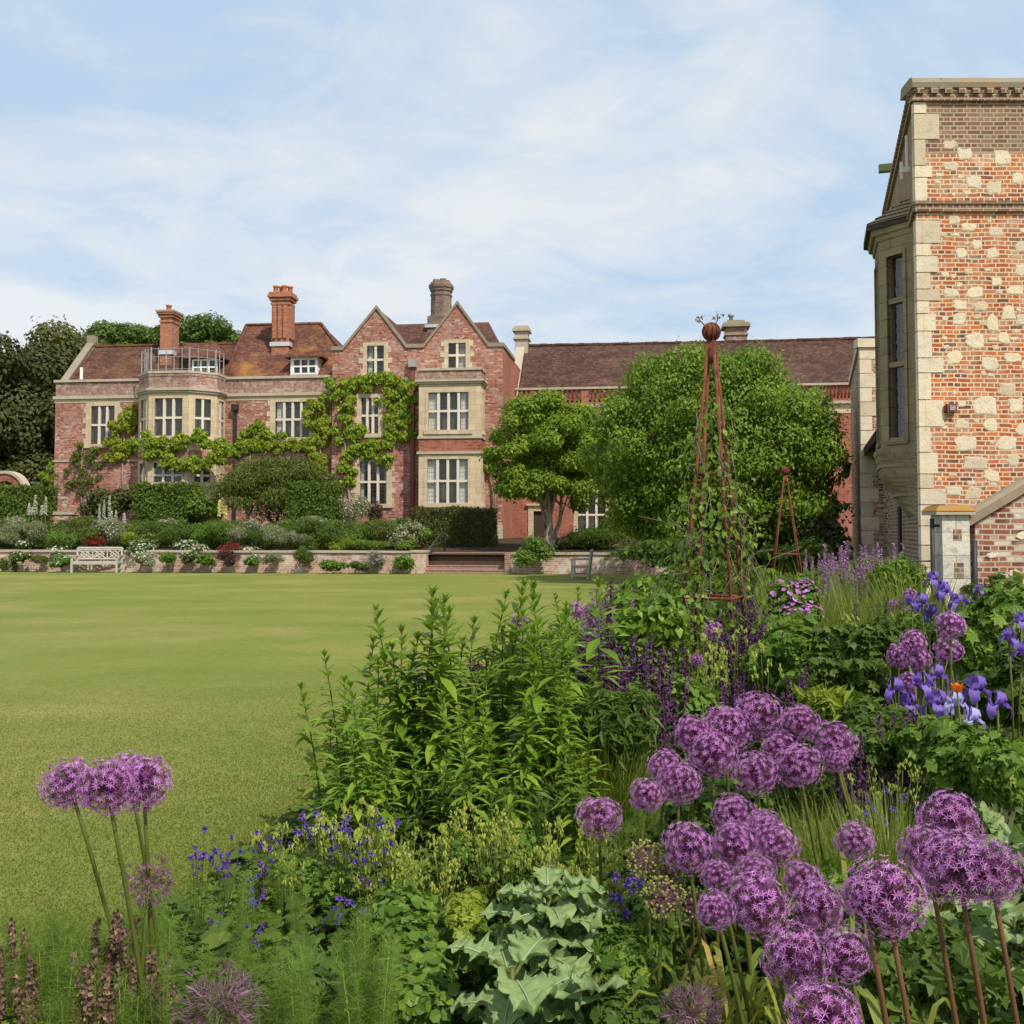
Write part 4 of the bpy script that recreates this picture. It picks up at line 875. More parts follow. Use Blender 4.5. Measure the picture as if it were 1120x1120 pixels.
for (px, py, w_, h_) in want: p = P(px, py, TY); q_ = 1.25 if w_ < 16 else 1.05; stone_at(p.x - TX, p.z, w_ * TY / FOC * q_, h_ * TY / FOC * q_)
for _ in range(700):
    a, z = rr.uniform(.6, TW - .2), rr.uniform(.2, Z[190])
    if a < 2.0 and z > 1.6 and rr.random() < .8: continue
    w_, h_ = rr.uniform(.1, .34), rr.uniform(.07, .2)
    if z + h_ > Z[232] - .05 and z - h_ < Z[222] + .05: continue
    if any(abs(a - p[0]) < (w_ + p[2]) * .62 and abs(z - p[1]) < (h_ + p[3]) * .7 for p in placed): continue
    stone_at(a, z, w_, h_)
for _ in range(520):
    a, z = rr.uniform(.3, TW - .2), rr.uniform(.2, Z[190])
    if Z[232] - .1 < z < Z[222] + .1 or any(abs(a - p[0]) < .5 * p[2] + .05 and abs(z - p[1]) < .5 * p[3] + .04 for p in placed): continue
    stone_at(a, z, rr.uniform(.05, .15), rr.uniform(.04, .075))
mb.build('wall', [M['brick_tower'], M['brick_top'], M['stone_pale'], M['stone_cream'], M['lime_mortar']], tower, uv=True, off=tower.location)
# small wall lamp and putlog patch
mb = MB(); p = P(1039, 447, TY); mb.box(p.x - .08, p.x + .08, TY - .1, TY - .004, p.z - .07, p.z + .07, 0); mb.box(p.x - .11, p.x - .08, TY - .06, TY - .004, p.z - .05, p.z + .05, 0); mb.box(p.x - .045, p.x + .045, TY - .115, TY - .1, p.z - .04, p.z + .04, 1)
mb.build('wall_lamp', [M['pipe'], M['steel']], tower, off=tower.location)
mb = MB(); e = FL.pt(5.0, P(976, 184, 22.3).z, 0); FL.box(mb, 4.92, 5.06, e[2] - .07, e[2] + .09, 0, .28); mb.build('water_spout', M['green_wood'], tower, off=tower.location)
mb = MB(); FL.box(mb, 1.1, 1.14, tz(158), tz(122), .02, .06, 0); FL.box(mb, 1.0, 1.04, tz(166), tz(160), .0, .14, 0); FL.box(mb, 1.2, 1.24, tz(170), tz(150), .1, .15, 0); FL.box(mb, 1.0, 1.24, tz(161), tz(159), .1, .13, 0); mb.build('alarm_bracket', M['white_paint'], tower, off=tower.location)
# oriel window
zt_o, zb_o = P(975, 268, 19.2).z, P(975, 492, 19.2).z
c45 = 0.74 * math.sin(R(45)); fw = 1.2
pl = [(bd, 0.0), (bd + c45, c45), (bd + c45 + fw, c45), (bd + 2 * c45 + fw, 0.0)]
mb = MB(); tr_z = [P(975, y, 19.2).z for y in (481, 403, 335, 287)]; owins = []
def prism_ring(scale_list, mat):      # stacked mouldings: (z0, z1, outset at z0, outset at z1)
    for z0, z1, o0, o1 in scale_list:
        def ring(z, o):
            return [FL.pt(bd - o * .4, z, 0), FL.pt(bd + c45 - o * .4 if o > -.3 else bd + c45 - o * .4, z, max(.02, c45 + o)), FL.pt(bd + c45 + fw + o * .4, z, max(.02, c45 + o)), FL.pt(bd + 2 * c45 + fw + o * .4, z, 0)]
        a, b = ring(z0, o0), ring(z1, o1)
        mb.add(a + b, [(3, 2, 1, 0), (4, 5, 6, 7)] + [(i, i + 1, 5 + i, 4 + i) for i in range(3)], mat)
for i in range(3):
    p, q_ = FL.pt(pl[i][0], 0, pl[i][1]), FL.pt(pl[i + 1][0], 0, pl[i + 1][1]); p = np.array(p[:2]); q_ = np.array(q_[:2]); ln = np.linalg.norm(q_ - p); t_ = (q_ - p) / ln
    n_ = np.array([-t_[1], t_[0]]);
    fr = Fr(p, t_, n_); nl = 1 if i != 1 else 2; wd = .36 * nl + (.08 if nl > 1 else 0)
    hs = (ln / 2 - wd / 2, ln / 2 + wd / 2, tr_z[0], tr_z[3]); owins.append((fr, hs, nl))
    fr.panel(mb, 0, ln, zb_o, zt_o, [hs], 0, .16)
prism_ring([(zt_o, zt_o + .1, .03, .05), (zt_o + .1, zt_o + .2, .1, .13)], 0)
prism_ring([(zt_o + .2, zt_o + .29, .2, .2)], 1)
ze_ = zt_o + .29; apex = FL.pt(bd + c45 + fw / 2, P(985, 222, 19).z, 0.0)
rg = [FL.pt(bd - .1, ze_, 0), FL.pt(bd + c45 - .1, ze_, c45 + .2), FL.pt(bd + c45 + fw + .1, ze_, c45 + .2), FL.pt(bd + 2 * c45 + fw + .1, ze_, 0)]
top = [FL.pt(bd + .35, apex[2], 0), FL.pt(bd + 2 * c45 + fw - .35, apex[2], 0)]
mb.add(rg + top, [(0, 1, 4), (1, 2, 5, 4), (2, 3, 5)], 2)
for k in range(5):
    f = k / 5; mb.add([tuple(np.array(rg[i]) * (1 - f) + np.array(top[0 if i < 2 else 1]) * f + np.array((0, 0, .035))) for i in range(4)] + [tuple(np.array(rg[i]) * (1 - f - .17) + np.array(top[0 if i < 2 else 1]) * (f + .17) + np.array((0, 0, .01))) for i in range(4)], [(0, 1, 5, 4), (1, 2, 6, 5), (2, 3, 7, 6)], 2)
zc0 = P(975, 565, 19.2).z
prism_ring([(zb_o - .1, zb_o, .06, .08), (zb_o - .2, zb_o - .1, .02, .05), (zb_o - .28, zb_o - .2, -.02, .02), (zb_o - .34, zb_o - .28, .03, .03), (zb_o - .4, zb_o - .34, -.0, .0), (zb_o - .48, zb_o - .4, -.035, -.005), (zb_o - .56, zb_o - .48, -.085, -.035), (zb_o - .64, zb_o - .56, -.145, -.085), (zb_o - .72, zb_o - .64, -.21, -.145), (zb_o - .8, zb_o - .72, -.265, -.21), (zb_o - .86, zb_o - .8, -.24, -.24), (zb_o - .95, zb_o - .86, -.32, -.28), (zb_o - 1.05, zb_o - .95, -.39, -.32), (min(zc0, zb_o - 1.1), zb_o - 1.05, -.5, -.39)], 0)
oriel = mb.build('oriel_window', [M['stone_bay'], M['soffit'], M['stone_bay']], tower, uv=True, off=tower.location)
for fr, hs, nl in owins:
    m2 = MB(); a0, a1, z0, z1 = hs
    for i in range(1, nl): fr.box(m2, (a0 + a1) / 2 - .05, (a0 + a1) / 2 + .05, z0, z1, -.13, -.01, 0)
    for z in tr_z[1:3]: fr.box(m2, a0, a1, z - .045, z + .045, -.13, -.015, 0)
    for (x, y) in ((a0 - .07, a0), (a1, a1 + .07)): fr.box(m2, x, y, z0 - .05, z1 + .07, -.05, .025, 0)
    fr.box(m2, a0 - .07, a1 + .07, z0 - .12, z0 - .05, -.05, .04, 0); fr.box(m2, a0, a1, z1, z1 + .07, -.05, .022, 0)
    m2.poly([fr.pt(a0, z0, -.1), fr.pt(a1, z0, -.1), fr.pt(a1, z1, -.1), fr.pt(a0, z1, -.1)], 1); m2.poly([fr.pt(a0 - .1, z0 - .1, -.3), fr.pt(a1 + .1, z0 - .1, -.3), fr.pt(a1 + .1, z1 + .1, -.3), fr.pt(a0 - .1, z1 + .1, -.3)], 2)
    fr.box(m2, a0, a0 + .03, z0, tr_z[1] - .045, -.09, -.04, 3)
    m2.build('window', [M['stone_bay'], M['glass'], M['room'], M['steel']], tower, uv=True, off=tower.location)
# drain pipe below the oriel
mb = MB(); a = FL.pt(bd + 2.6, 0, .08); mb.tube([(a[0], a[1], 0), (a[0], a[1], zb_o - 1)], .045, 8); mb.build('downpipe', M['iron'], tower, off=tower.location)

# the lower wing further along, with lean-to roof and lantern
wx = P(941, 420, 30).x; wing = thing('stone_wing', 'lower brick and stone wing beyond the tower with lean-to roof and pale corner', 'building', (wx, 30, 0))
FWf = Fr((wx, 30), (1, 0), (0, -1)); FWl = Fr((wx, 30), TD, TN); zwt = P(945, 380, 30).z
mb = MB(); FWf.panel(mb, 0, 3.5, -.1, zwt, [], 0); FWl.panel(mb, 0, 8, -.1, zwt, [], 1); wq = FWl.pt(8, 0); mb.poly([(wx + 3.5, 30, -.1), (wx + 5.8, wq[1], -.1), (wx + 5.8, wq[1], zwt), (wx + 3.5, 30, zwt)], 0); mb.poly([(wq[0], wq[1], -.1), (wx + 5.8, wq[1], -.1), (wx + 5.8, wq[1], zwt), (wq[0], wq[1], zwt)], 0)
mb.poly([(wx, 30, zwt), (wx + 3.5, 30, zwt), (wx + 5.8, wq[1], zwt), FWl.pt(8, zwt)], 2)
wq_mb = mb; mb = MB(); FWf.box(mb, -.08, 3.5, zwt, zwt + .25, -.3, .08, 0); FWl.box(mb, .1, 8, zwt, zwt + .22, -.3, .07, 0); mb.build('coping', M['stone_pale'], wing, uv=True, off=wing.location)
mb = wq_mb; z = 0; k = 0
while z < zwt - .3: FWf.box(mb, -.012, .32 if k % 2 else .48, z + .01, z + .4, -.1, .015, 3); FWl.box(mb, .02, .5 if k % 2 else .3, z + .01, z + .4, -.1, .015, 3); z += .41; k += 1
mb.build('wall', [M['rubble'], M['rubble'], M['lead'], M['stone_pale']], wing, uv=True, off=wing.location)
# lean-to roof between tower and wing
A0, A1 = FL.pt(TL + .05, 0, 0), FWf.pt(0, 0, 0)
a = P(963, 470, 25.0); b = P(937, 511, 31.5)
mb = MB(); dx = .9
pt = lambda x, y, z: (x, y, z)
e0, e1 = P(957, 476, 25.1), P(934, 514, 36); i0, i1 = (e0.x + 1.4, e0.y + .2, e0.z + .75), (e1.x + 1.4, e1.y + .2, e0.z + .75)
mb.prism([e0, (e1.x, e1.y, e0.z - .02), i1, i0], (0, 0, .1), 0); mb.prism([(e0.x, e0.y, e0.z - .02), (e1.x, e1.y, e0.z - .04), (i1[0], i1[1], i1[2] - .05), (i0[0], i0[1], i0[2] - .05)], (0, 0, -.1), 1)
mb.build('lean_to_roof', [M['tile_dark'], M['timber_dark']], wing, uv=True, off=wing.location)
mb = MB(); q0 = FL.pt(TL, 0, -.6); q1 = (wx + .5, 30)
mb.poly([(q0[0] + .2, q0[1], -.1), (wx + .6, 30, -.1), (wx + .6, 30, e0.z + .7), (q0[0] + .2, q0[1], e0.z + .7)], 0); mb.build('rear_wall', M['rubble'], wing, uv=True, off=wing.location)
p = P(926, 517, 37); lan = thing('wall_lantern', 'small black lantern on a bracket on the far wing wall', 'lantern', p)
mb = MB(); mb.lathe([(.03, .42), (.2, .3), (.2, .27), (.16, .26), (.1, -.12), (.02, -.2)], (0, 0, 0), 6, 0, smooth=False); mb.tube([(0, 0, .42), (0, 0, .55), (.3, .1, .6), (.75, .2, .5)], .025, 5, 0); mb.build('lantern_body', M['iron'], lan)

# garden wall with pier in front of the tower
PY_ = 14.5; pr = thing('gate_pier', 'whitened brick gate pier with orange lichen cap beside the sloping garden wall', 'pier', (P(1046, 600, PY_).x, PY_ + .2, 0))
x0, x1 = P(1031, 600, PY_).x, P(1061, 600, PY_).x; ztp = P(1045, 563, PY_).z
mb = MB(); mb.box(x0, x1, PY_, PY_ + .4, -.1, ztp, 0)
for (f0, f1, z0, z1) in ((.42, .75, .55, .66), (.35, .72, .3, .42), (.4, .7, .82, .9)):
    mb.box(x0 + (x1 - x0) * f0, x0 + (x1 - x0) * f1, PY_ - .006, PY_ + .1, -.1 + (ztp + .1) * z0, -.1 + (ztp + .1) * z1, 1)
mb.build('shaft', [M['pier_stone'], M['brick_top']], pr, uv=True, off=pr.location)
mb = MB(); mb.box(x0 - .1, x1 + .06, PY_ - .06, PY_ + .46, ztp, ztp + .05, 1); mb.hexa([(x0 - .11, PY_ - .07, ztp + .052), (x1 + .07, PY_ - .07, ztp + .052), (x1 + .07, PY_ + .47, ztp + .052), (x0 - .11, PY_ + .47, ztp + .052), (x0 - .04, PY_, ztp + .13), (x1, PY_, ztp + .13), (x1, PY_ + .4, ztp + .13), (x0 - .04, PY_ + .4, ztp + .13)], 0)
mb.build('cap', [M['lichen_cap'], M['stone_grey']], pr, uv=True, off=pr.location)
mb = MB(); mb.tube([(x0 - .1, PY_ + .1, 0), (x0 - .1, PY_ + .1, ztp - .05)], .03, 6); mb.tube([(x1 + .06, PY_ + .0, 0), (x1 + .06, PY_ + .0, ztp - .35)], .035, 6)
mb.tube([(x0 - .1, PY_ + .1, 1.2), (x0 - .9, PY_ + .6, 1.17)], .012, 5); mb.tube([(x0 - .1, PY_ + .1, ztp - .15), (x0 + .01, PY_ + .1, ztp - .15)], .02, 5)
mb.build('hinge_post', M['iron'], pr, off=pr.location)
gw = thing('garden_wall', 'sloping topped old brick and cream stone garden wall right of the gate pier', 'wall', (x1 + 1.5, PY_ + .3, 0))
FW = Fr((x1 + .12, PY_ + .1), (1, 0), (0, -1)); za_, zb_ = P(1063, 573, PY_ + .1).z, P(1120, 541, PY_ + .1).z; ln = P(1120, 560, PY_ + .1).x - x1 - .12; sl_ = (zb_ - za_) / ln
Lw = 2.6
mb = MB(); mb.prism([FW.pt(0, -.1), FW.pt(Lw, -.1), FW.pt(Lw, za_ + sl_ * Lw), FW.pt(0, za_)], (0, .35, 0), 0)
FW.box(mb, 0, Lw, .6, .72, -.1, .07, 1)
rr = random.Random(3)
for _ in range(40):
    a, z = rr.uniform(.1, Lw - .2), rr.uniform(.75, za_ + .5)
    if z > za_ + sl_ * a - .18: continue
    n = 6; w_, h_ = rr.uniform(.12, .26), rr.uniform(.08, .15); pts = [(a + w_ / 2 * math.cos(6.283 * i / n + .3) * rr.uniform(.8, 1.15), z + h_ / 2 * math.sin(6.283 * i / n + .3) * rr.uniform(.8, 1.15)) for i in range(n)]
    f = [FW.pt(p, q_, .002) for p, q_ in pts] + [FW.pt(a + (p - a) * .85, z + (q_ - z) * .85, .014) for p, q_ in pts]
    mb.add(f, [tuple(range(n, 2 * n))] + [(i, (i + 1) % n, n + (i + 1) % n, n + i) for i in range(n)], 2)
mb.build('wall_face', [M['rubble'], M['stone_pale'], M['stone_cream']], gw, uv=True, off=gw.location)
mb = MB(); mb.prism([FW.pt(-.1, za_ - .03, .06), FW.pt(Lw, za_ + sl_ * Lw + .02, .06), FW.pt(Lw, za_ + sl_ * Lw + .12, .06), FW.pt(-.1, za_ + .08, .06)], (0, .47, 0), 0)
mb.prism([FW.pt(-.1, za_ + .085, .02), FW.pt(Lw, za_ + sl_ * Lw + .125, .02), FW.pt(Lw, za_ + sl_ * Lw + .18, -.06), FW.pt(-.1, za_ + .14, -.06)], (0, .2, 0), 0)
mb.build('coping', M['coping_brown'], gw, uv=True, off=gw.location)

# ------------------------------------------------------------------ foliage tools
LF = {
 'ovate': (np.array([(0, 0, 0), (.3, .42, .05), (0, 1, -.06), (-.3, .42, .05), (0, .45, 0)]), [(0, 1, 4), (1, 2, 4), (2, 3, 4), (3, 0, 4)]),
 'diamond': (np.array([(0, 0, 0), (.34, .45, .06), (0, 1, 0), (-.34, .45, .06)]), [(0, 1, 2), (0, 2, 3)]),
 'lance': (np.array([(0, 0, 0), (.14, .4, .04), (0, 1, -.12), (-.14, .4, .04)]), [(0, 1, 2), (0, 2, 3)]),
 'blade': (np.array([(-.03, 0, 0), (.03, 0, 0), (.02, .55, .0), (0, 1, -.1), (-.02, .55, 0)]), [(0, 1, 2, 4), (4, 2, 3)]),
 'round': (np.array([(0, 0, 0), (.34, .2, .04), (.42, .6, .06), (0, .95, -.02), (-.42, .6, .06), (-.34, .2, .04), (0, .5, -.03)]), [(0, 1, 6), (1, 2, 6), (2, 3, 6), (3, 4, 6), (4, 5, 6), (5, 0, 6)]),
 'palm': (np.array([(0, 0, 0)] + [p for i in range(5) for p in ((lambda a: [(.42 * math.sin(a - .26), .35 + .42 * math.cos(a - .26) * .9, .03), (.62 * math.sin(a), .35 + .62 * math.cos(a), -.06)])((i - 2) * .95))] + [(.3, .05, .02)]), [(0, i, i + 1) for i in range(1, 11)]),
}
def put_leaves(mb, pos, nrm, size, kind='diamond', mat=0, hang=0.0, jit=0.35):
    n = len(pos); t = rand_dirs(n)
    t = t - nrm * (t * nrm).sum(1, keepdims=True); t[:, 2] -= hang
    sz = size * (1 + jit * rng.uniform(-1, 1, n))
    tv, tf = LF[kind]; mb.stamp(tv, tf, frames(t, nrm), pos, mat, sz)
def blob_pts(lumps, n, up=.35, rnd=.55, shell=.4, flat=0.0):
    """lumps: (center, (rx, ry, rz)); leaves over the lumps' outer shells"""
    c = np.array([l[0] for l in lumps], float); r = np.array([l[1] for l in lumps], float)
    w_ = (r[:, 0] * r[:, 2] + r[:, 1] * r[:, 2] + r[:, 0] * r[:, 1]); ix = rng.choice(len(lumps), n, p=w_ / w_.sum())
    d = rand_dirs(n); rad = 1 - shell * rng.random(n) ** 1.6
    pos = c[ix] + d * r[ix] * rad[:, None]
    nr = nrmz(d / r[ix] * r[ix].mean(1, keepdims=True) + np.array([0, 0, up]) + rnd * rand_dirs(n))
    return pos, nr
def lumpy(c, r, k, sub=(.28, .45), seed=0, zmin=-.7, squash=.8, f=(.45, .88), core=.6, core_n=1):
    """an uneven crown: k lumps scattered over an ellipsoid"""
    g = np.random.default_rng(seed); out_ = []
    for i in range(k):
        d = g.normal(size=3); d /= np.linalg.norm(d)
        if d[2] < zmin: d[2] = -d[2]
        ff = g.uniform(*f); s_ = g.uniform(*sub)
        out_.append((np.array(c) + d * np.array(r) * ff, np.array(r) * s_ * np.array([1, 1, squash])))
    for q in range(core_n): out_.append((np.array(c), np.array(r) * core))
    return out_
def limb(mb, p, q, r0, r1, k=5, wig=.1, mat=0, n=7):
    p, q = np.array(p, float), np.array(q, float); L_ = np.linalg.norm(q - p); t = np.linspace(0, 1, k)[:, None]
    pts = p + (q - p) * t; pts[1:-1] += rng.normal(size=(k - 2, 3)) * wig * L_ * .3
    mb.tube(pts, np.linspace(r0, r1, k), n, mat)
    return pts

def tree(name, label, base, crown_c, crown_r, k, n, size, leaf, kind='diamond', bark='bark', group=None, seed=1, trunk_r=.25, stems=1, squash=.8, zmin=-.5, sub=(.28, .45), hang=.25, up=.35, f=(.45, .88), core=.6, more=(), stray=.06, core_n=1):
    base = Vector(base); t = thing(name, label, 'tree', base, group)
    lumps = lumpy(crown_c, crown_r, k, sub, seed, zmin, squash, f, core, core_n)
    mb = MB(); g = random.Random(seed)
    for s_ in range(stems):
        off = np.array([g.uniform(-.15, .15), g.uniform(-.15, .15), 0]) * (stems > 1)
        top = np.array(crown_c) + np.array([g.uniform(-.3, .3) * crown_r[0], g.uniform(-.3, .3) * crown_r[1], -.25 * crown_r[2]]) * (stems > 1 or .3)
        pts = limb(mb, np.array(base) + off - np.array([0, 0, .1]), top, trunk_r, trunk_r * .45, 6, .12)
        for l in g.sample(lumps, min(len(lumps), 7 if stems == 1 else 4)):
            q = pts[g.choice((2, 3, 4))]; limb(mb, q, l[0], trunk_r * .4, trunk_r * .1, 5, .2)
    mb.build('trunk', M[bark], t, off=base)
    for cc, rr_, kk, ss in more: lumps = lumps + lumpy(cc, rr_, kk, ss, seed + 50, -.6, squash, f, core, core_n)
    mb = MB(); pos, nr = blob_pts(lumps, n, up); ix = rng.random(n) < stray; pos[ix] = np.array(crown_c) + (pos[ix] - np.array(crown_c)) * rng.uniform(1.0, 1.13, (ix.sum(), 1))
    put_leaves(mb, pos, nr, size, kind, 0, hang)
    mb.build('crown', L[leaf], t, off=base)
    return t

# trees behind the house, far left
for i, (px, py, Y, rx, rz, leaf, lab) in enumerate([
    (18, 470, 72, 5.5, 6.0, 'far_dark', 'dark evergreen tree filling the left edge behind the clipped hedge'),
    (66, 437, 78, 5.0, 5.6, 'far', 'olive green rounded tree just left of the house end'),
    (-45, 465, 75, 6.0, 6.4, 'far_dark', 'dark evergreen tree cut by the left frame edge'),
    (28, 432, 88, 6.6, 4.6, 'far', 'dull green broad tree crowning behind the dark evergreen'),
    (138, 389, 90, 3.6, 3.0, 'dark', 'green tree top showing over the roof left of the first chimney'),
    (225, 386, 92, 4.4, 3.3, 'dark', 'green tree top showing between the first chimney and the tall hipped roof'),
    (178, 388, 95, 3.6, 2.8, 'dark', 'dark tree top directly behind the leftmost chimney'),
]):
    c = P(px, py, Y); g0 = 1.2
    tree('background_tree', lab, (c.x, c.y, g0), c, (rx, rx, rz), 26, 42000 if i < 4 else 12000, .33, leaf, 'diamond', seed=20 + i, group='trees behind the house', trunk_r=.35, zmin=-1.0 if i < 4 else -.5, up=.3)

# the two trees on the right lawn
b = HW(hu(606, -10.5, 590), -10.5, .85); c = P(601, 503, b.y)
tree('lawn_tree', 'bright yellow green tree with several pale stems in front of the long wing', b, (c.x, c.y, c.z + .1), (2.55, 2.2, 2.5), 90, 60000, .135, 'acer', 'diamond', 'bark_pale', seed=4, trunk_r=.1, stems=5, squash=.7, zmin=-.8, sub=(.14, .27), up=.7, hang=.35, f=(.5, 1.0), core=.55, stray=.12)
Yt = 33.0; c = P(779, 492, Yt)
tree('lawn_tree', 'large dark green round headed tree behind the rusty obelisk', (c.x, c.y, 0), (c.x, c.y, c.z), (3.95, 3.6, 3.15), 150, 190000, .12, 'tree', 'ovate', 'bark', seed=9, trunk_r=.22, stems=2, squash=.9, zmin=-1, sub=(.09, .2), up=.5, hang=.5, f=(.82, .97), core=.91, core_n=3, stray=.12, more=[((c.x + .45, c.y, 2.3), (3.8, 3.2, 1.75), 90, (.1, .2))])

# ------------------------------------------------------------------ climbers on the house
def climber(label, spots, v, n, size, leaf, kind='diamond', stems=(), group='climbers on the house wall', rz=.5, depth=.3, name='wall_climber'):
    """spots in photograph coordinates turned into places on the wall: (px, py, half width px, half height px)"""
    lumps = []; e = 0
    for (px, py, a, b_) in spots:
        u, z = H(px, py, v - .15); p = HW(u, v - .15, z); lumps += [(np.array(p) + rng.normal(size=3) * (a * .025, .04, b_ * .025), np.array((a * 54 / FOC, depth * .7, b_ * 54 / FOC)) * rng.uniform(.3, .58) * (1.1, .9, .8)) for _ in range(4)]
    u, z = H(spots[0][0], spots[0][1], v); base = HW(u, v, terr_z(-1))
    t = thing(name, label, 'climbing plant', base, group)
    mb = MB(); 
    for st in stems: 
        pts = [HW(H(px, py, v - .06)[0], v - .08, H(px, py, v - .06)[1]) for px, py in st]; pts = np.array(pts) + rng.normal(size=(len(pts), 3)) * .03; mb.tube(pts, np.linspace(.07, .03, len(pts)), 6)
    if stems: mb.build('stem', M['bark_pale'], t, off=base)
    mb = MB(); pos, nr = blob_pts(lumps, int(n * 1.9), .5, .6, .55); pos = pos + rng.normal(size=pos.shape) * .05; put_leaves(mb, pos, nr, size * .74, kind, 0, .9)
    mb.build('foliage', L[leaf], t, off=base)
    return t
W_ = lambda pts, a, b_: [(x, y, a, b_) for x, y in pts]
climber('bright green wisteria arching over the middle windows of the gabled block', W_([(357, 432), (366, 424), (378, 420), (390, 416), (403, 412), (416, 410), (429, 410), (440, 417), (447, 428), (430, 424), (420, 420)], 10, 8) + W_([(436, 440), (446, 446), (432, 452), (444, 460), (428, 464), (447, 474), (436, 478), (424, 440), (452, 436)], 10, 8) + W_([(425, 478), (412, 484), (400, 488), (390, 493), (380, 500), (376, 512), (384, 523)], 9, 7) + W_([(384, 434), (381, 446), (377, 458), (374, 470), (384, 478), (390, 470)], 8, 8) + W_([(404, 495), (416, 500), (424, 503)], 7, 6), vG, 11000, .24, 'wisteria', stems=[[(384, 575), (383, 545), (379, 520), (377, 490), (378, 460), (384, 430), (410, 412)], [(376, 575), (373, 540), (380, 510), (400, 490), (430, 480)], [(377, 470), (374, 440), (360, 430)]])
climber('pale yellow green wisteria column at the left edge of the gabled block', W_([(347, 455), (351, 444), (343, 468), (352, 478), (347, 490), (354, 500), (343, 480), (356, 465), (350, 510)], 9, 9), -.05, 5500, .2, 'wisteria_gold', stems=[[(358, 575), (356, 540), (352, 500), (350, 450)]])
climber('golden green climber beside the leftmost window', W_([(137, 457), (131, 466), (141, 470), (128, 478), (137, 484), (124, 497), (133, 497), (143, 452), (146, 463)], 9, 8), 0, 3600, .22, 'wisteria_gold', stems=[[(136, 560), (134, 520), (136, 470)]])
climber('green wisteria swag hanging across the stone bay below its windows', W_([(146, 488), (157, 482), (168, 486), (178, 480), (190, 483), (202, 481), (214, 477), (226, 481), (238, 484), (160, 496), (173, 495), (185, 500), (197, 504), (206, 500), (216, 507), (228, 502), (240, 500), (246, 490)], 9, 7), -2.3, 7000, .22, 'wisteria', depth=.35, stems=[[(158, 560), (156, 520), (160, 490), (200, 483), (240, 484)]])
climber('dark green climber between the stone bay and the four light window', W_([(262, 482), (270, 472), (279, 466), (288, 474), (296, 484), (280, 484), (270, 490), (260, 494)], 9, 8), 0, 3600, .22, 'wisteria', stems=[[(272, 570), (272, 520), (276, 480)]])
climber('thin yellow green creeper strip under the four light window', W_([(304, 486), (314, 487), (324, 486), (334, 488)], 8, 6), 0, 1800, .18, 'wisteria_gold')
climber('grey green climbing rose on the bare left end wall', W_([(88, 490), (82, 503), (96, 500), (104, 494), (90, 515), (102, 512), (76, 520), (94, 528), (86, 538)], 8, 10), 0, 1100, .15, 'olive', stems=[[(90, 570), (88, 530), (90, 490)]])
climber('light green ivy trailing at the far left corner of the house', W_([(60, 508), (54, 520), (62, 528), (56, 540)], 7, 8), .3, 1500, .2, 'wisteria', stems=[[(58, 575), (58, 520)]])
climber('sparse creeper shoots on the right corner of the square bay', W_([(530, 492), (536, 500), (528, 505), (541, 496)], 7, 4), -.5, 500, .2, 'wisteria', stems=[[(542, 575), (541, 530), (534, 496)]])

# ------------------------------------------------------------------ shrubs, hedges and border plants
def hedge(label, px0, px1, py0, v, dv, leaf, n, size=.11, core='yew', zb=None):
    z0 = terr_z(v) if zb is None else zb
    u0, u1 = hu(px0, v, py0), hu(px1, v, py0); z1 = hz(py0, v, (px0 + px1) / 2)
    base = HW((u0 + u1) / 2, v + dv / 2, z0); t = thing('clipped_hedge', label, 'hedge', base, 'clipped hedges on the terrace')
    g = rng; ax = (u1 - u0) * dv, (u1 - u0) * (z1 - z0), dv * (z1 - z0); tot = ax[0] + 2 * ax[1] * .8 + 2 * ax[2]
    pts = []; nr = []
    def face(k, f):
        m = int(n * k / tot); a, b_ = g.random(m), g.random(m); p, q = f(a, b_); pts.append(p); nr.append(np.repeat(np.array([q], float), m, 0))
    st = lambda a, b_, c_: np.stack([a, b_, c_], 1)
    face(ax[0], lambda a, b_: (st(u0 + a * (u1 - u0), v + b_ * dv, z1 + 0 * a), (0, 0, 1)))
    face(ax[1] * 1.3, lambda a, b_: (st(u0 + a * (u1 - u0), v + 0 * a, z0 + b_ * (z1 - z0)), (0, -1, .3)))
    face(ax[1] * .3, lambda a, b_: (st(u0 + a * (u1 - u0), v + dv + 0 * a, z0 + b_ * (z1 - z0)), (0, 1, .3)))
    face(ax[2], lambda a, b_: (st(u0 + 0 * a, v + a * dv, z0 + b_ * (z1 - z0)), (-1, 0, .3)))
    face(ax[2], lambda a, b_: (st(u1 + 0 * a, v + a * dv, z0 + b_ * (z1 - z0)), (1, 0, .3)))
    p = np.vstack(pts); q = np.vstack(nr)
    und = .06 * (np.sin(p[:, 0:1] * 3.1 + p[:, 2:3] * 2.3) + np.sin(p[:, 0:1] * 7 + p[:, 1:2] * 5 + 1))
    p = p + q * (und - .05) + g.normal(size=p.shape) * .045; q = nrmz(q + .75 * rand_dirs(len(q)))
    Hm = np.array([[HU.x, HV.x, 0], [HU.y, HV.y, 0], [0, 0, 1]])
    pw = p @ Hm.T + np.array(HO); qw = q @ Hm.T
    mb = MB(); put_leaves(mb, pw, qw, size, 'ovate', 0, .2); mb.build('foliage', L[leaf], t, off=base)
    mb = MB(); c8 = [(u0 + .14, v + .14), (u1 - .14, v + .14), (u1 - .14, v + dv - .14), (u0 + .14, v + dv - .14)]
    mb.hexa([HW(a, b_, z0 - .1) for a, b_ in c8] + [HW(a, b_, z1 - .15) for a, b_ in c8]); mb.build('inner_branches', L[core], t, off=base)
hedge('clipped yew block in front of the stone bay, squared and dark green', 144, 200, 529, -8, 2.4, 'yew', 9000, .13)
hedge('clipped hedge block cut by the left edge of the photo', -40, 32, 531, -9, 2.5, 'yew', 9000, .13)
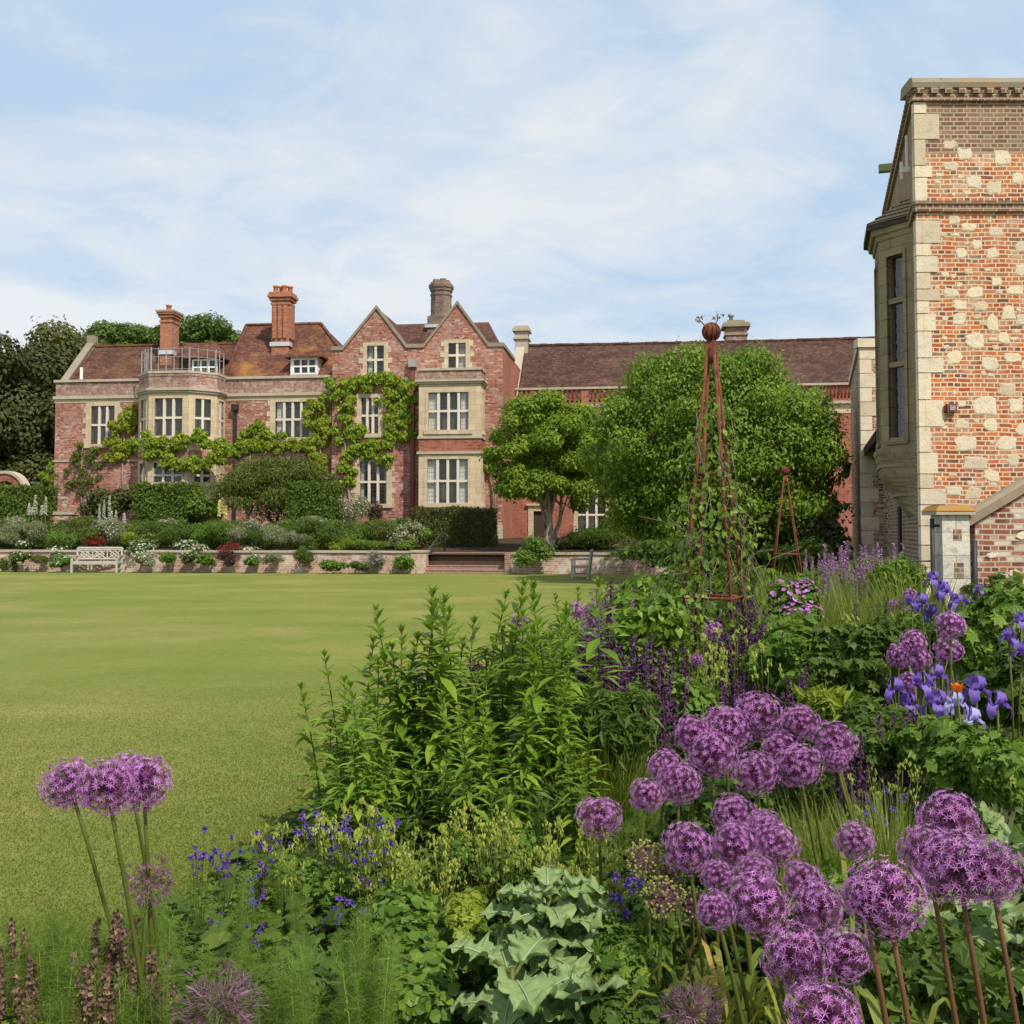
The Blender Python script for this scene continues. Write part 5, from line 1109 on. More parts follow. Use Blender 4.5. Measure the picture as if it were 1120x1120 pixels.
hedge('clipped fresh green hedge block with a narrow tall front beside the olive shrub', 313, 363, 528, -8.5, 2.2, 'yew', 9000, .12)
hedge('low wide brownish yew hedge under the square bay, right by the steps', 452, 537, 556, -8.0, 2.2, 'yew_brown', 11000, .1)

def mound(label, c, r, n, size, leaf, kind='diamond', flowers=None, cat='shrub', name='shrub', group=None, k=7, up=.45, base_z=None, sub=(.35, .6), hang=.2, seed=None, squash=.85):
    """an uneven leafy mound; flowers = (material, count, size)"""
    c = Vector(c); z0 = base_z if base_z is not None else c.z - r[2] * .8
    base = Vector((c.x, c.y, z0)); t = thing(name, label, cat, base, group)
    lumps = lumpy(c, r, k, sub, seed if seed is not None else int(abs(c.x * 131 + c.y * 17)), -.35, squash)
    if kind == 'palm': n, size = int(n * 2.2), size * .62
    mb = MB(); pos, nr = blob_pts(lumps, n, up, .75, .6); ix = rng.random(n) < .14; pos[ix] = np.array(c) + (pos[ix] - np.array(c)) * rng.uniform(1.0, 1.3, (ix.sum(), 1)); put_leaves(mb, pos, nr, size, kind, 0, hang, .5); mb.build('foliage', L[leaf] if isinstance(leaf, str) else leaf, t, off=base)
    if flowers:
        fm, fn, fs = flowers; mb = MB(); pos, nr = blob_pts(lumps, fn * 4, .8, .3, .05); o = pos[:, 2] * 1.0 - pos[:, 1] * .5; ix = np.argsort(-o)[:fn * 2]; ix = rng.choice(ix, min(fn, len(ix)), False)
        put_leaves(mb, pos[ix] + nr[ix] * size * .5, nr[ix], fs, 'round', 0, 0); mb.build('blossoms', F_[fm], t, off=base)
    return t
def tm(label, px, py, v, hw, hh, n, size, leaf, kind='diamond', flowers=None, **kw):
    u, z = H(px, py, v); Y = HW(u, v, z).y; r = (hw * Y / FOC, min(1.6, hw * Y / FOC), hh * Y / FOC)
    kw.setdefault('base_z', terr_z(v)); kw.setdefault('group', 'shrubs on the terrace')
    return mound(label, HW(u, v, z), r, n, size, leaf, kind, flowers, **kw)
t = tm('large olive green spreading shrub tree with bare red brown limbs before the house', 300, 542, -6.5, 68, 47, 32000, .16, 'olive', 'lance', k=40, sub=(.22, .36), hang=.4, squash=.7)
mb = MB(); bz = t.location
for (dx, dz, r_) in ((-1.6, 2.0, .1), (-.5, 2.6, .11), (.7, 2.4, .1), (1.7, 1.9, .09)): limb(mb, bz, (bz.x + dx, bz.y + rng.uniform(-.5, .5), bz.z + dz), r_, .04, 6, .25)
mb.build('trunk', M['bark'], t, off=bz)
tm('wide dark bronze green shrub left of the squared yew block', 120, 552, -7, 27, 25, 5200, .15, 'yew_brown', 'ovate')
tm('fresh green leafy shrub right of the squared yew block', 217, 556, -7, 18, 22, 3800, .17, 'mid', 'ovate')
tm('dark mounded shrub behind the foxtail lilies', 230, 582, -9, 24, 14, 3000, .12, 'dark')
tm('tall silver pink plume shrub under the ground floor window', 383, 562, -7.5, 20, 22, 3000, .12, 'grey', 'lance', ('blush', 90, .07))
tm('dark bronze upright shrub before the ground floor window', 410, 566, -7, 11, 22, 2200, .13, 'bronze', 'lance')
tm('wide mid green shrub against the low brown hedge', 425, 585, -9, 36, 14, 5200, .12, 'mid', 'lance', k=10)
tm('dark green loose shrub left of the window shrubs', 395, 585, -9.5, 24, 15, 3200, .12, 'dark', 'lance')
tm('dark shrub tucked at the foot of the terrace beyond the right bench', 668, 590, -9.5, 42, 18, 5200, .14, 'dark', 'lance', k=12)
tm('dark hedge like shrub below the long wing window', 640, 592, -9, 34, 14, 3600, .13, 'dark', 'ovate')
# border along the terrace wall
vb = -12.4
plants = [
 (8, 585, 16, 14, 'grey', 'lance', None, 'blue grey euphorbia mound at the left edge of the border'),
 (38, 583, 16, 14, 'grey', 'lance', None, 'pale grey green mound left of the foxtail lilies'),
 (70, 590, 16, 11, 'mid', 'blade', None, 'grassy green clump above the left wall'),
 (28, 597, 14, 6, 'mid', 'diamond', ('white', 90, .08), 'low mound of small white flowers spilling at the left wall top'),
 (92, 588, 14, 12, 'olive', 'lance', None, 'olive tinted clump between the wall and hedge'),
 (62, 606, 16, 9, 'dark', 'diamond', ('white', 70, .08), 'white flowered trailing plant hanging over the wall left of the bench'),
 (78, 594, 13, 9, 'dark', 'lance', None, 'dark grassy tuft above the bench'),
 (102, 594, 14, 6, 'red', 'lance', None, 'crimson leaved clump just behind the bench'),
 (128, 582, 12, 14, 'grey', 'lance', ('white', 30, .06), 'pale grey leaf clump below the white spires'),
 (140, 590, 13, 9, 'yellow', 'lance', None, 'yellow green clump behind the right end of the bench'),
 (166, 594, 22, 9, 'olive', 'diamond', None, 'olive low shrub under the squared yew block'),
 (156, 603, 17, 9, 'dark', 'diamond', ('white', 180, .08), 'frothy white flowered mound right of the bench'),
 (156, 594, 9, 5, 'yellow', 'diamond', ('lemon', 50, .08), 'bright lemon flowered patch right of the bench'),
 (190, 586, 20, 13, 'dark', 'lance', None, 'dark lance leaved clump above the wall, below the yew'),
 (206, 598, 13, 6, 'mid', 'diamond', ('white', 150, .08), 'white flowered cushion on the wall coping'),
 (222, 602, 14, 8, 'mid', 'diamond', ('blush', 130, .08), 'blush flowered cushion trailing on the wall'),
 (240, 582, 16, 14, 'mid', 'lance', None, 'light green feathery clump below the yellow spires'),
 (252, 603, 14, 12, 'red', 'lance', None, 'russet leaved clump trailing over the wall'),
 (262, 585, 16, 12, 'grey', 'lance', None, 'grey leaved clump under the olive shrub'),
 (280, 590, 18, 11, 'dark', 'lance', None, 'dark mound on the wall below the olive shrub'),
 (275, 606, 14, 8, 'mid', 'diamond', ('white', 100, .08), 'white speckled trailing plant under the dark mound'),
 (305, 588, 18, 13, 'grey', 'lance', None, 'silver grey mound left of the fresh green hedge block'),
 (335, 600, 13, 14, 'dark', 'lance', None, 'dark plant hanging down the wall below the hedge block'),
 (325, 590, 14, 10, 'grey', 'lance', None, 'silver leaved mound at the hedge foot'),
 (360, 588, 18, 13, 'dark', 'lance', None, 'dark bushy clump right of the hedge block foot'),
 (372, 596, 16, 8, 'yellow', 'lance', None, 'yellow green low clump on the wall top'),
 (408, 597, 24, 7, 'mid', 'lance', None, 'low spreading green clump along the plain stretch of wall'),
 (445, 597, 14, 8, 'mid', 'ovate', None, 'rounded green clump beside the handrail'),
]
for (px, py, hw, hh, lf, kd, fl, lab) in plants:
    tm(lab, px, py, vb if py < 600 else -13.1, hw, hh, int(700 + hw * hh * 6), .1 if kd != 'blade' else .3, lf, kd, fl, cat='plant', name='border_plant', group='plants along the terrace wall', base_z=.74 if py < 600 else .5, k=6)
fill = [('dark', 'dark green leafy'), ('mid', 'fresh green leafy'), ('grey', 'grey leaved'), ('olive', 'olive tinted'), ('mid', 'bright grassy'), ('dark', 'deep green bushy')]
beside = ['behind the left hedge edge', 'below the short balustrade', 'left of the white spires', 'behind the bench', 'right behind the bench', 'below the squared yew block', 'at the right foot of the squared yew block', 'left of the yellow spires', 'below the yellow spires', 'under the olive shrub, left', 'under the olive shrub, right', 'before the fresh green hedge block', 'right of the fresh green hedge block', 'below the silver pink plumes', 'below the bronze upright shrub', 'before the low brown hedge', 'left of the handrail']
for i, bs in enumerate(beside):
    px = 5 + i * 27.5; lf, nm = fill[(i * 5) % 6]
    tm(nm + ' filler clump ' + bs, px, 582 + 5 * ((i * 7) % 3), -11.2, 23, 16, 2400, .12, lf, ['lance', 'ovate', 'lance'][i % 3], None, cat='plant', name='border_plant', group='clumps in the terrace border', k=7)
    lf, nm = fill[(i * 5 + 2) % 6]
    tm(nm + ' taller clump farther back, ' + bs, px + 12, 576 + 4 * ((i * 5) % 3), -9.6, 21, 11, 1700, .13, lf, 'ovate', None, cat='plant', name='border_plant', group='clumps in the terrace border', k=7)
for (px, py, hw, hh, lf, kd, fl, lab) in [
 (300, 611, 13, 8, 'grey', 'lance', None, 'silver trailing clump over the wall below the olive shrub'), (276, 614, 10, 8, 'mid', 'ovate', ('white', 60, .06), 'white speckled tuft low on the wall right of the russet one'), (204, 612, 11, 8, 'dark', 'lance', ('blush', 60, .06), 'blush speckled tuft low on the wall'), (68, 615, 12, 7, 'mid', 'ovate', ('white', 60, .06), 'white speckled tuft at the foot of the wall left of the bench'), (160, 613, 14, 9, 'grey', 'ovate', ('white', 90, .06), 'white flowered tuft hanging over the wall right beside the bench'), (44, 612, 9, 7, 'olive', 'lance', None, 'olive trailing tuft on the far left wall'),
 (22, 610, 9, 6, 'dark', 'ovate', ('white', 40, .07), 'small white flowered plant hanging on the wall by the clipped domes'), (186, 611, 9, 8, 'mid', 'ovate', None, 'green tuft trailing down the wall right of the frothy white mound'), (222, 613, 10, 7, 'mid', 'ovate', None, 'green trailing tuft under the blush flowered cushion'), (250, 612, 12, 11, 'bronze', 'lance', None, 'russet green tuft hanging down the wall'), (334, 612, 10, 12, 'dark', 'lance', None, 'dark tuft hanging to the lawn below the hedge block'),
 (362, 620, 18, 7, 'mid', 'ovate', None, 'low green clump on the lawn edge against the wall, leftmost of three'), (392, 620, 10, 6, 'olive', 'lance', None, 'small olive clump on the lawn edge beside the lavender'),
 (410, 616, 14, 10, 'grey', 'lance', ('lav', 200, .06), 'grey lavender bush against the terrace wall'), (441, 616, 12, 10, 'mid', 'ovate', None, 'bright green bush at the wall just left of the steps pier'),
 (578, 606, 24, 19, 'mid', 'ovate', None, 'rounded green bush right of the brick steps')]:
    u, z = H(px, py, -14.1); Y = HW(u, -14.1, z).y
    mound(lab, HW(u, -14.1, z), (hw * Y / FOC, .5, hh * Y / FOC), int(1200 + hw * hh * 5), .1, lf, kd, fl, cat='shrub', name='wall_shrub', group='shrubs at the foot of the wall', base_z=0)
for px, lab in ((3, 'small clipped dark green dome at the left edge of the lawn'), (15, 'small clipped egg shaped bush second along the left wall')):
    u, z = H(px, 616, -14.0); Y = HW(u, -14, z).y
    mound(lab, HW(u, -14.0, .3), (6 * Y / FOC, .22, .34), 1600, .05, 'yew', 'ovate', None, cat='shrub', name='topiary', group='small topiary by the wall', base_z=0, k=2, sub=(.8, .9))
# foxtail lilies and yellow spires
def spire(label, px, py0, py1, v, r, mat, group):
    u, z1 = H(px, py0, v); z0 = H(px, py1, v)[1]; b = HW(u, v, terr_z(v)); t = thing('spire_flower', label, 'flower', b, group)
    mb = MB(); zz_ = np.linspace(0, 1, 220); a = rng.random(220) * 6.28; rr_ = r * (1 - .75 * zz_ ** 2)
    pos = np.stack([b.x + rr_ * np.cos(a), b.y + rr_ * np.sin(a), z0 + (z1 - z0) * zz_], 1); nr = nrmz(np.stack([np.cos(a), np.sin(a), .6 + 0 * a], 1)); put_leaves(mb, pos, nr, r * .7, 'round'); mb.build('flower', F_[mat], t, off=b)
    mb = MB(); mb.tube([b, (b.x, b.y, z1)], .02, 5); mb.build('stem', L['stalk'], t, off=b)
for i, (px, a, b_) in enumerate([(32, 551, 562), (39, 542, 562), (46, 553, 563), (50, 544, 562), (36, 555, 563), (109, 551, 575), (114, 547, 577), (120, 542, 576), (122, 558, 580), (127, 558, 574), (136, 561, 572)]):
    spire('tall white foxtail lily spire left of the balustrade' if px < 60 else 'tall white foxtail lily spire in front of the dark bronze shrub', px, a, b_, -11, .075 if px < 60 else .065, 'cream', 'white foxtail lilies by the balustrade' if px < 60 else 'white foxtail lilies before the dark shrub')
spire('yellow foxtail lily spire, the taller left one before the olive shrub', 240, 547, 564, -11, .07, 'lemon', 'yellow foxtail lilies')
spire('yellow foxtail lily spire, the shorter right one before the olive shrub', 247, 553, 567, -11, .07, 'lemon', 'yellow foxtail lilies')

# ------------------------------------------------------------------ benches
def bench(label, loc, rz, wd=1.75):
    t = thing('garden_bench', label, 'bench', loc, rz=rz); T_ = M['timber_grey']; mm = lambda n, m: m.build(n, T_, t, uv=True)
    x = wd / 2; d = .52
    for sx in (-1, 1):
        for fy, h_ in ((-d / 2, .64), (d / 2, .98)):
            m = MB(); m.hexa([(sx * x - .035, fy - .035, 0), (sx * x + .035, fy - .035, 0), (sx * x + .035, fy + .035, 0), (sx * x - .035, fy + .035, 0)] + [(sx * x - .035, fy - .035 + (.12 if fy > 0 else 0), h_), (sx * x + .035, fy - .035 + (.12 if fy > 0 else 0), h_), (sx * x + .035, fy + .03 + (.12 if fy > 0 else 0), h_), (sx * x - .035, fy + .03 + (.12 if fy > 0 else 0), h_)]); mm('leg', m)
        m = MB(); m.box(sx * x - .045, sx * x + .045, -d / 2 - .08, d / 2 + .04, .642, .685); m.box(sx * x - .025, sx * x + .025, -d / 2, d / 2, .12, .17); m.box(sx * x - .026, sx * x + .026, -d / 2, d / 2, .36, .415); mm('armrest', m)
    m = MB()
    for k in range(5): m.box(-x, x, -d / 2 - .02 + k * .108, -d / 2 + .07 + k * .108, .42, .445)
    m.box(-x, x, -d / 2 - .03, -d / 2, .33, .418); mm('seat', m)
    m = MB(); yb = lambda z: d / 2 + .12 * z / .98
    def bar(x0, z0, x1, z1, w_=.045):
        m.tube([(x0, yb(z0), z0), (x1, yb(z1), z1)], w_ / 1.6, 4, smooth=False)
    for z in (.97, .9, .52): bar(-x, z, x, z, .06)
    n = 3
    for k in range(n):
        a, b_ = -x + 2 * x * k / n, -x + 2 * x * (k + 1) / n; c_ = (a + b_) / 2
        bar(a, .52, b_, .9); bar(a, .9, b_, .52); bar(a, .52, a, .9)
        w4 = (b_ - a) / 4; bar(c_, .85, c_ + w4 * 1.2, .71); bar(c_ + w4 * 1.2, .71, c_, .57); bar(c_, .57, c_ - w4 * 1.2, .71); bar(c_ - w4 * 1.2, .71, c_, .85)
    mm('backrest', m)
    return t
g = G(110, 626); bench('weathered pale wooden bench with lattice back against the flowery wall', HW(hu(109, TV - .55), TV - .62, 0), -HA + R(9))
g = G(636, 632.5); bench('pale wooden bench seen side on at the far right of the lawn', (g.x - .02, g.y, 0), R(-97), 1.3)

# ------------------------------------------------------------------ rusty obelisks
def obelisk(label, px_top, py_top, Y, hw_px, py_ring, ball, rz, sc_rod=.0115, birds=True):
    top = P(px_top, py_top, Y); base = Vector((top.x, Y, 0)); t = thing('garden_obelisk', label, 'obelisk', base)
    zr_ = P(px_top, py_ring, Y).z; ht = top.z; rad_ring = hw_px * Y / FOC; foot = rad_ring * (ht) / (ht - zr_)
    legs = []
    for k in range(4):
        a = rz + k * math.pi / 2; m = MB(); m.tube([(foot * math.cos(a), foot * math.sin(a), -.05), (.025 * math.cos(a), .025 * math.sin(a), ht - ball * .8)], sc_rod, 8); m.build('leg', M['rust'], t); legs.append(a)
    for (zq, nm) in ((zr_, 'ring_bar'), (zr_ + (ht - zr_) * .46, 'ring_bar')):
        r_ = foot * (1 - zq / ht)
        for k in range(4):
            a, b_ = legs[k], legs[k] + math.pi / 2; m = MB(); e = 1.06 if zq == zr_ else 1.0
            m.tube([(r_ * e * math.cos(a), r_ * e * math.sin(a), zq), (r_ * e * math.cos(b_), r_ * e * math.sin(b_), zq)], sc_rod * (1 if zq == zr_ else .6), 8); m.build(nm, M['rust'], t)
    m = MB(); n = 12; prof = [(max(.001, ball * math.sin(math.pi * i / n)), -ball * math.cos(math.pi * i / n)) for i in range(n + 1)]; m.lathe(prof, (0, 0, ht), 18)
    for k in range(6):
        a = k * math.pi / 6; th = np.linspace(0, 2 * np.pi, 25); m.tube(np.stack([ball * 1.02 * np.cos(th) * math.cos(a), ball * 1.02 * np.cos(th) * math.sin(a), ht + ball * 1.02 * np.sin(th)], 1), .006, 5)
    m.lathe([(.035, -ball - .16), (.045, -ball - .1), (.03, -ball)], (0, 0, ht), 10); m.build('ball_finial', M['rust'], t)
    if birds:
        m = MB()
        for sx, dz in ((-.09, .04), (.05, .07)):
            m = MB(); m.tube([(sx * .5, 0, ht + ball * .7), (sx * .9, 0, ht + ball + .02), (sx, 0, ht + ball + dz)], .005, 5)
            pos = np.array([(sx + rng.normal() * .02, rng.normal() * .02, ht + ball + dz * rng.uniform(.3, 1.2)) for _ in range(9)]); put_leaves(m, pos, rand_dirs(9), .03, 'ovate')
            m.build('vine_tip', M['twig'], t)
    return t
ob = obelisk('tall rusty iron obelisk with ball top and clematis, in the middle of the flower bed', 778, 363, 7.6, 35, 653, .064, R(200))
ob2 = obelisk('smaller rusty obelisk standing far along the bed before the dark round tree', 859, 515, 19.0, 17, 606, .075, R(215), .013, False)
# clematis on the big obelisk
cb = Vector((ob.location.x, ob.location.y, 0)); t = thing('clematis', 'clematis vine with bare tangled stems climbing the big rusty obelisk', 'climbing plant', cb)
mb = MB(); ht = P(778, 363, 7.6).z; g = np.random.default_rng(12)
for k in range(34):
    a = g.uniform(0, 6.28); h1 = g.uniform(1.0, 2.6); zz_ = np.linspace(.1, h1, 12); f = .42 * (1 - zz_ / ht) + .03
    aa = a + np.cumsum(g.normal(size=12) * .33); s_ = 1 + .25 * g.normal(size=12)
    mb.tube(np.stack([f * s_ * np.cos(aa), f * s_ * np.sin(aa), zz_], 1), .0028, 4)
for k in range(16):
    z0 = g.uniform(.7, 1.7); a = g.uniform(2.2, 4.4) if k % 3 else g.uniform(0, 6.28); r0 = .4 * (1 - z0 / ht); r1 = r0 + g.uniform(.1, .45); z1 = z0 + g.uniform(-.1, .45)
    mid = ((r0 + r1) / 2, z0 + (z1 - z0) * .8)
    mb.tube([(r0 * math.cos(a), r0 * math.sin(a), z0), (mid[0] * math.cos(a + .1), mid[0] * math.sin(a + .1), mid[1]), (r1 * math.cos(a + .05), r1 * math.sin(a + .05), z1)], .0022, 4)
mb.build('stem', M['twig'], t)
mb = MB(); n = 2900; z = g.uniform(.25, 1.0, n) ** 1.0 * 0; z = np.abs(g.normal(0, .75, n)) + .35; z = np.clip(z, .3, ht - .35); a = g.uniform(0, 6.28, n); a = np.where((np.sin(a) < -.2) & (np.cos(a) > -.3) & (z < 1.5) & (g.random(n) < .85), math.pi * .75 + g.normal(0, .5, n), a); f = (.5 * (1 - z / ht) + .05) * g.uniform(.6, 1.35, n)
pos = np.stack([f * np.cos(a), f * np.sin(a), z], 1); nr = nrmz(np.stack([np.cos(a), np.sin(a), .7 + 0 * a], 1) + .5 * rand_dirs(n)); put_leaves(mb, pos, nr, .055, 'ovate', 0, .5); mb.build('foliage', L['clem'], t)

# ------------------------------------------------------------------ flower bed: kinds of plants, each built once and then copied
def dirs(az, el): return np.stack([np.cos(az) * np.cos(el), np.sin(az) * np.cos(el), np.sin(el)], -1)
LANCE = (np.array([(-.02, 0, 0), (0, 0, -.01), (.02, 0, 0), (-.14, .3, .02), (0, .3, -.02), (.14, .3, .02), (-.125, .62, -.02), (0, .62, -.06), (.125, .62, -.02), (0, 1, -.2)]), [(0, 1, 4, 3), (1, 2, 5, 4), (3, 4, 7, 6), (4, 5, 8, 7), (6, 7, 9), (7, 8, 9)])
def meshes(maker, n): return [maker(i) for i in range(n)]
def obj_of(name, me, parent=None):
    o = bpy.data.objects.new(name, me); C.objects.link(o)
    if parent is not None: o.parent = parent; KIDS.setdefault(parent.name, []).append(o)
    return o

# --- leafy stems (tall, whorled lance leaves)
def leafy_parts(i):
    g = np.random.default_rng(100 + i); n = 29; z = np.linspace(.08, .97, n) + g.normal(size=29) * .006; lean = g.normal(size=2) * .06
    cx_ = lambda zz_: np.stack([lean[0] * zz_ ** 2, lean[1] * zz_ ** 2, zz_], -1)
    m = MB(); m.tube(cx_(np.linspace(0, .98, 7)), np.linspace(.006, .003, 7), 5); st = m.mesh('stem', L['stalk'])
    T = []; A = []; E = []; SZ = []
    for k in range(n):
        for q in range(3):
            if z[k] < .3 and g.random() < .3: continue
            T.append(cx_(z[k])); A.append(k * 1.1 + q * 2.094 + g.normal() * .25); f = z[k]
            E.append((.12 + .33 * g.normal()) if f < .85 else .5 + (f - .85) * 5); SZ.append((.145 if f < .75 else .145 - (f - .75) * .42) * g.uniform(.6, 1.25))
    for q in range(8): T.append(cx_(.985)); A.append(q * .785); E.append(1.15 - .3 * (q % 2)); SZ.append(.045)
    T = np.array(T); d = dirs(np.array(A), np.array(E)); up = np.tile(np.array([0, 0, 1.0]), (len(T), 1)); m = MB(); m.stamp(*LANCE, frames(d, up), T, 0, np.array(SZ)); return st, m.mesh('foliage', L['phlox'])
LEAFY = meshes(leafy_parts, 6)
def place(kind_name, label, cat, parts_, names, loc, rz, sc, group):
    t = thing(kind_name, label, cat, loc, group, rz); t.scale = (sc, sc, sc)
    for nme, me in zip(names, parts_): obj_of(nme, me, t)
    return t
def on_bed(px, Y): return Vector(((px - CX) / FOC * Y, Y, 0))
g = np.random.default_rng(31)
tops = [(360, 790), (384, 770), (402, 752), (418, 700), (432, 668), (456, 662), (476, 650), (504, 664), (530, 652), (600, 668), (616, 722), (585, 690), (548, 690), (512, 705), (450, 710), (570, 740), (490, 765), (525, 740), (605, 790), (565, 820), (530, 835), (485, 825), (450, 815), (405, 830), (380, 835), (620, 820), (640, 840), (490, 655), (545, 642), (590, 642), (446, 690), (374, 716), (352, 752), (404, 704), (470, 672), (515, 680), (566, 660), (610, 655), (625, 700), (640, 735), (420, 725), (388, 745), (365, 775), (436, 715), (460, 740), (480, 720), (500, 740), (530, 715), (556, 735), (578, 705), (600, 740), (535, 770), (575, 775), (618, 770), (636, 790), (410, 775), (440, 780), (470, 790), (510, 795), (545, 805), (590, 810), (395, 800), (372, 805), (425, 815), (600, 690), (630, 665), (655, 640)]
for i, (px, py) in enumerate(tops):
    Y = 5.4 + .7 * g.random() - (py - 650) / 170 * 1.0
    tp = P(px, py, Y); b = Vector((tp.x + g.normal() * .03, Y, 0)); h_ = tp.z
    place('leafy_perennial', 'tall unflowered leafy green stem in the clump beside the lawn edge', 'plant', LEAFY[i % 6], ('stem', 'foliage'), b, g.uniform(0, 6.28), h_ / .985, 'tall leafy stems beside the lawn')
for i, (px, py, Y) in enumerate([(632, 646, 10), (648, 640, 10.5), (620, 652, 9.5)]):
    tp = P(px, py, Y); place('leafy_perennial', 'slender leafy stem farther back, seen against the lawn below the side on bench', 'plant', LEAFY[(i + 2) % 6], ('stem', 'foliage'), Vector((tp.x, Y, 0)), g.uniform(0, 6), tp.z / .985, 'slender leafy stems farther back')

# --- alliums
def fib(n, jit, g):
    i = np.arange(n) + .5; ph = np.arccos(1 - 2 * i / n); th = np.pi * (1 + 5 ** .5) * i
    d = np.stack([np.cos(th) * np.sin(ph), np.sin(th) * np.sin(ph), np.cos(ph)], 1); return nrmz(d + jit * g.normal(size=d.shape))
def allium_head(i, n=200, pet=.16, wid=.0165, fade=False):
    g = np.random.default_rng(200 + i); m = MB(); d0 = fib(n, .15, g); d1 = fib(int(n * .55), .15, g)
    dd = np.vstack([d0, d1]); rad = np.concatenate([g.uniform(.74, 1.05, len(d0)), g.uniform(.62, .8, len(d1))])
    if fade: rad = rad * g.uniform(.75, 1.1, len(rad))
    a = nrmz(np.cross(dd, g.normal(size=dd.shape))); b = np.cross(dd, a); roll = g.uniform(0, 6.28, len(dd))
    tv = np.array([(-wid * .45, 0, 0), (wid * .45, 0, 0), (wid, .5 * pet, .012), (0, pet, .0), (-wid, .5 * pet, .012)]); tf = [(0, 1, 2, 3, 4)]
    tl = dd * (.3 if not fade else .9)
    for k in range(6):
        an = roll + k * math.pi / 3; pd = np.cos(an)[:, None] * a + np.sin(an)[:, None] * b + tl
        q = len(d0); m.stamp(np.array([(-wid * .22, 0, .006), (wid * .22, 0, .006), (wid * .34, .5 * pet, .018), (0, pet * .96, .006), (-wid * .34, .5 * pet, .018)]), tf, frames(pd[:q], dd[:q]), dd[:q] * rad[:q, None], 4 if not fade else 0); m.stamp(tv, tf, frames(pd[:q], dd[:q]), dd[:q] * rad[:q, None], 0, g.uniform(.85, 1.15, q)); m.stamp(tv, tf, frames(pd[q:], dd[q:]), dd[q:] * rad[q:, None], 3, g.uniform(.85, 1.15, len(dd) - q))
    # ovary and pedicel
    ov = (np.array([(-.018, -.018, 0), (.018, -.018, 0), (.018, .018, 0), (-.018, .018, 0), (0, 0, .035)]), [(0, 1, 4), (1, 2, 4), (2, 3, 4), (3, 0, 4)])
    m.stamp(ov[0], ov[1], frames(a, dd), dd * (rad[:, None] + .005), 2)
    pd = (np.array([(-.006, 0, 0), (.006, 0, 0), (.007, 1, 0), (-.007, 1, 0)]), [(0, 1, 2, 3)]); sc = np.stack([np.ones(len(dd)), rad, np.ones(len(dd))], 1)
    m.stamp(pd[0], pd[1], frames(dd, a), np.zeros_like(dd), 1, sc); m.stamp(pd[0], pd[1], frames(dd, b), np.zeros_like(dd), 1, sc)
    m.lathe([(.02, -.09), (.07, -.05), (.09, 0), (.06, .06), (.01, .09)], (0, 0, 0), 8, 1)
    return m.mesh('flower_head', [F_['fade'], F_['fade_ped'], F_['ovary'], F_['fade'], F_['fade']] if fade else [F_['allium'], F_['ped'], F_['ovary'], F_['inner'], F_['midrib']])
HEADS = [allium_head(i) for i in range(4)]; SMALL = [allium_head(10 + i, 110, .19, .03) for i in range(2)]
FADED = [allium_head(20, 60, .3, .024, True), allium_head(21, 70, .34, .02, True)]
def seed_head(i):
    g = np.random.default_rng(300 + i); m = MB(); dd = fib(130, .08, g); rad = g.uniform(.8, 1.0, len(dd)); a = nrmz(np.cross(dd, g.normal(size=dd.shape)))
    s = .095; oc = (np.array([(s, 0, 0), (-s, 0, 0), (0, s, 0), (0, -s, 0), (0, 0, s), (0, 0, -s)]), [(0, 2, 4), (2, 1, 4), (1, 3, 4), (3, 0, 4), (2, 0, 5), (1, 2, 5), (3, 1, 5), (0, 3, 5)])
    m.stamp(oc[0], oc[1], frames(a, dd), dd * rad[:, None], 0, g.uniform(.7, 1.1, len(dd)))
    pd = (np.array([(-.008, 0, 0), (.008, 0, 0), (.009, 1, 0), (-.009, 1, 0)]), [(0, 1, 2, 3)]); sc = np.stack([np.ones(len(dd)), rad, np.ones(len(dd))], 1); m.stamp(pd[0], pd[1], frames(dd, a), np.zeros_like(dd), 1, sc)
    tv = np.array([(-.01, 0, 0), (.01, 0, 0), (0, .13, 0)]); 
    for k in range(3): an = g.uniform(0, 6.28, len(dd)); b = np.cross(dd, a); m.stamp(tv, [(0, 1, 2)], frames(np.cos(an)[:, None] * a + np.sin(an)[:, None] * b, dd), dd * rad[:, None], 2)
    return m.mesh('flower_head', [F_['capsule'], F_['ped'], F_['fade']])
SEEDS = [seed_head(0), seed_head(1)]
def allium(label, px, py, rpx, kind=None, lean=None, R0=.074, Y=None, stalk='stalk', group='purple allium globes in the bed', sub=None):
    gg = random.Random(int(px * 13 + py)); Y = Y or R0 * FOC / rpx; r = rpx * Y / FOC; c = P(px, py, Y)
    lean = lean if lean is not None else (gg.uniform(-.03, .14), gg.uniform(-.05, .1))
    base = Vector((c.x + lean[0], c.y + lean[1], 0)); t = thing('allium', label, 'flower', base, group)
    hs = {None: HEADS, 's': SMALL, 'f': FADED, 'g': SEEDS}[kind]; o = obj_of('flower_head', gg.choice(hs), t)
    o.location = c - base; o.scale = (r * gg.uniform(.94, 1.06), r * gg.uniform(.94, 1.06), r * gg.uniform(.88, 1.0)); o.rotation_euler = (gg.uniform(-.3, .3), gg.uniform(-.3, .3), gg.uniform(0, 6.28))
    e = c - base; m = MB(); th = np.linspace(0, 1, 6); m.tube(np.stack([e.x * th ** 1.3, e.y * th ** 1.3, e.z * th], 1), np.linspace(.0075, .0048, 6), 7); m.build('stem', L[stalk], t)
    return t
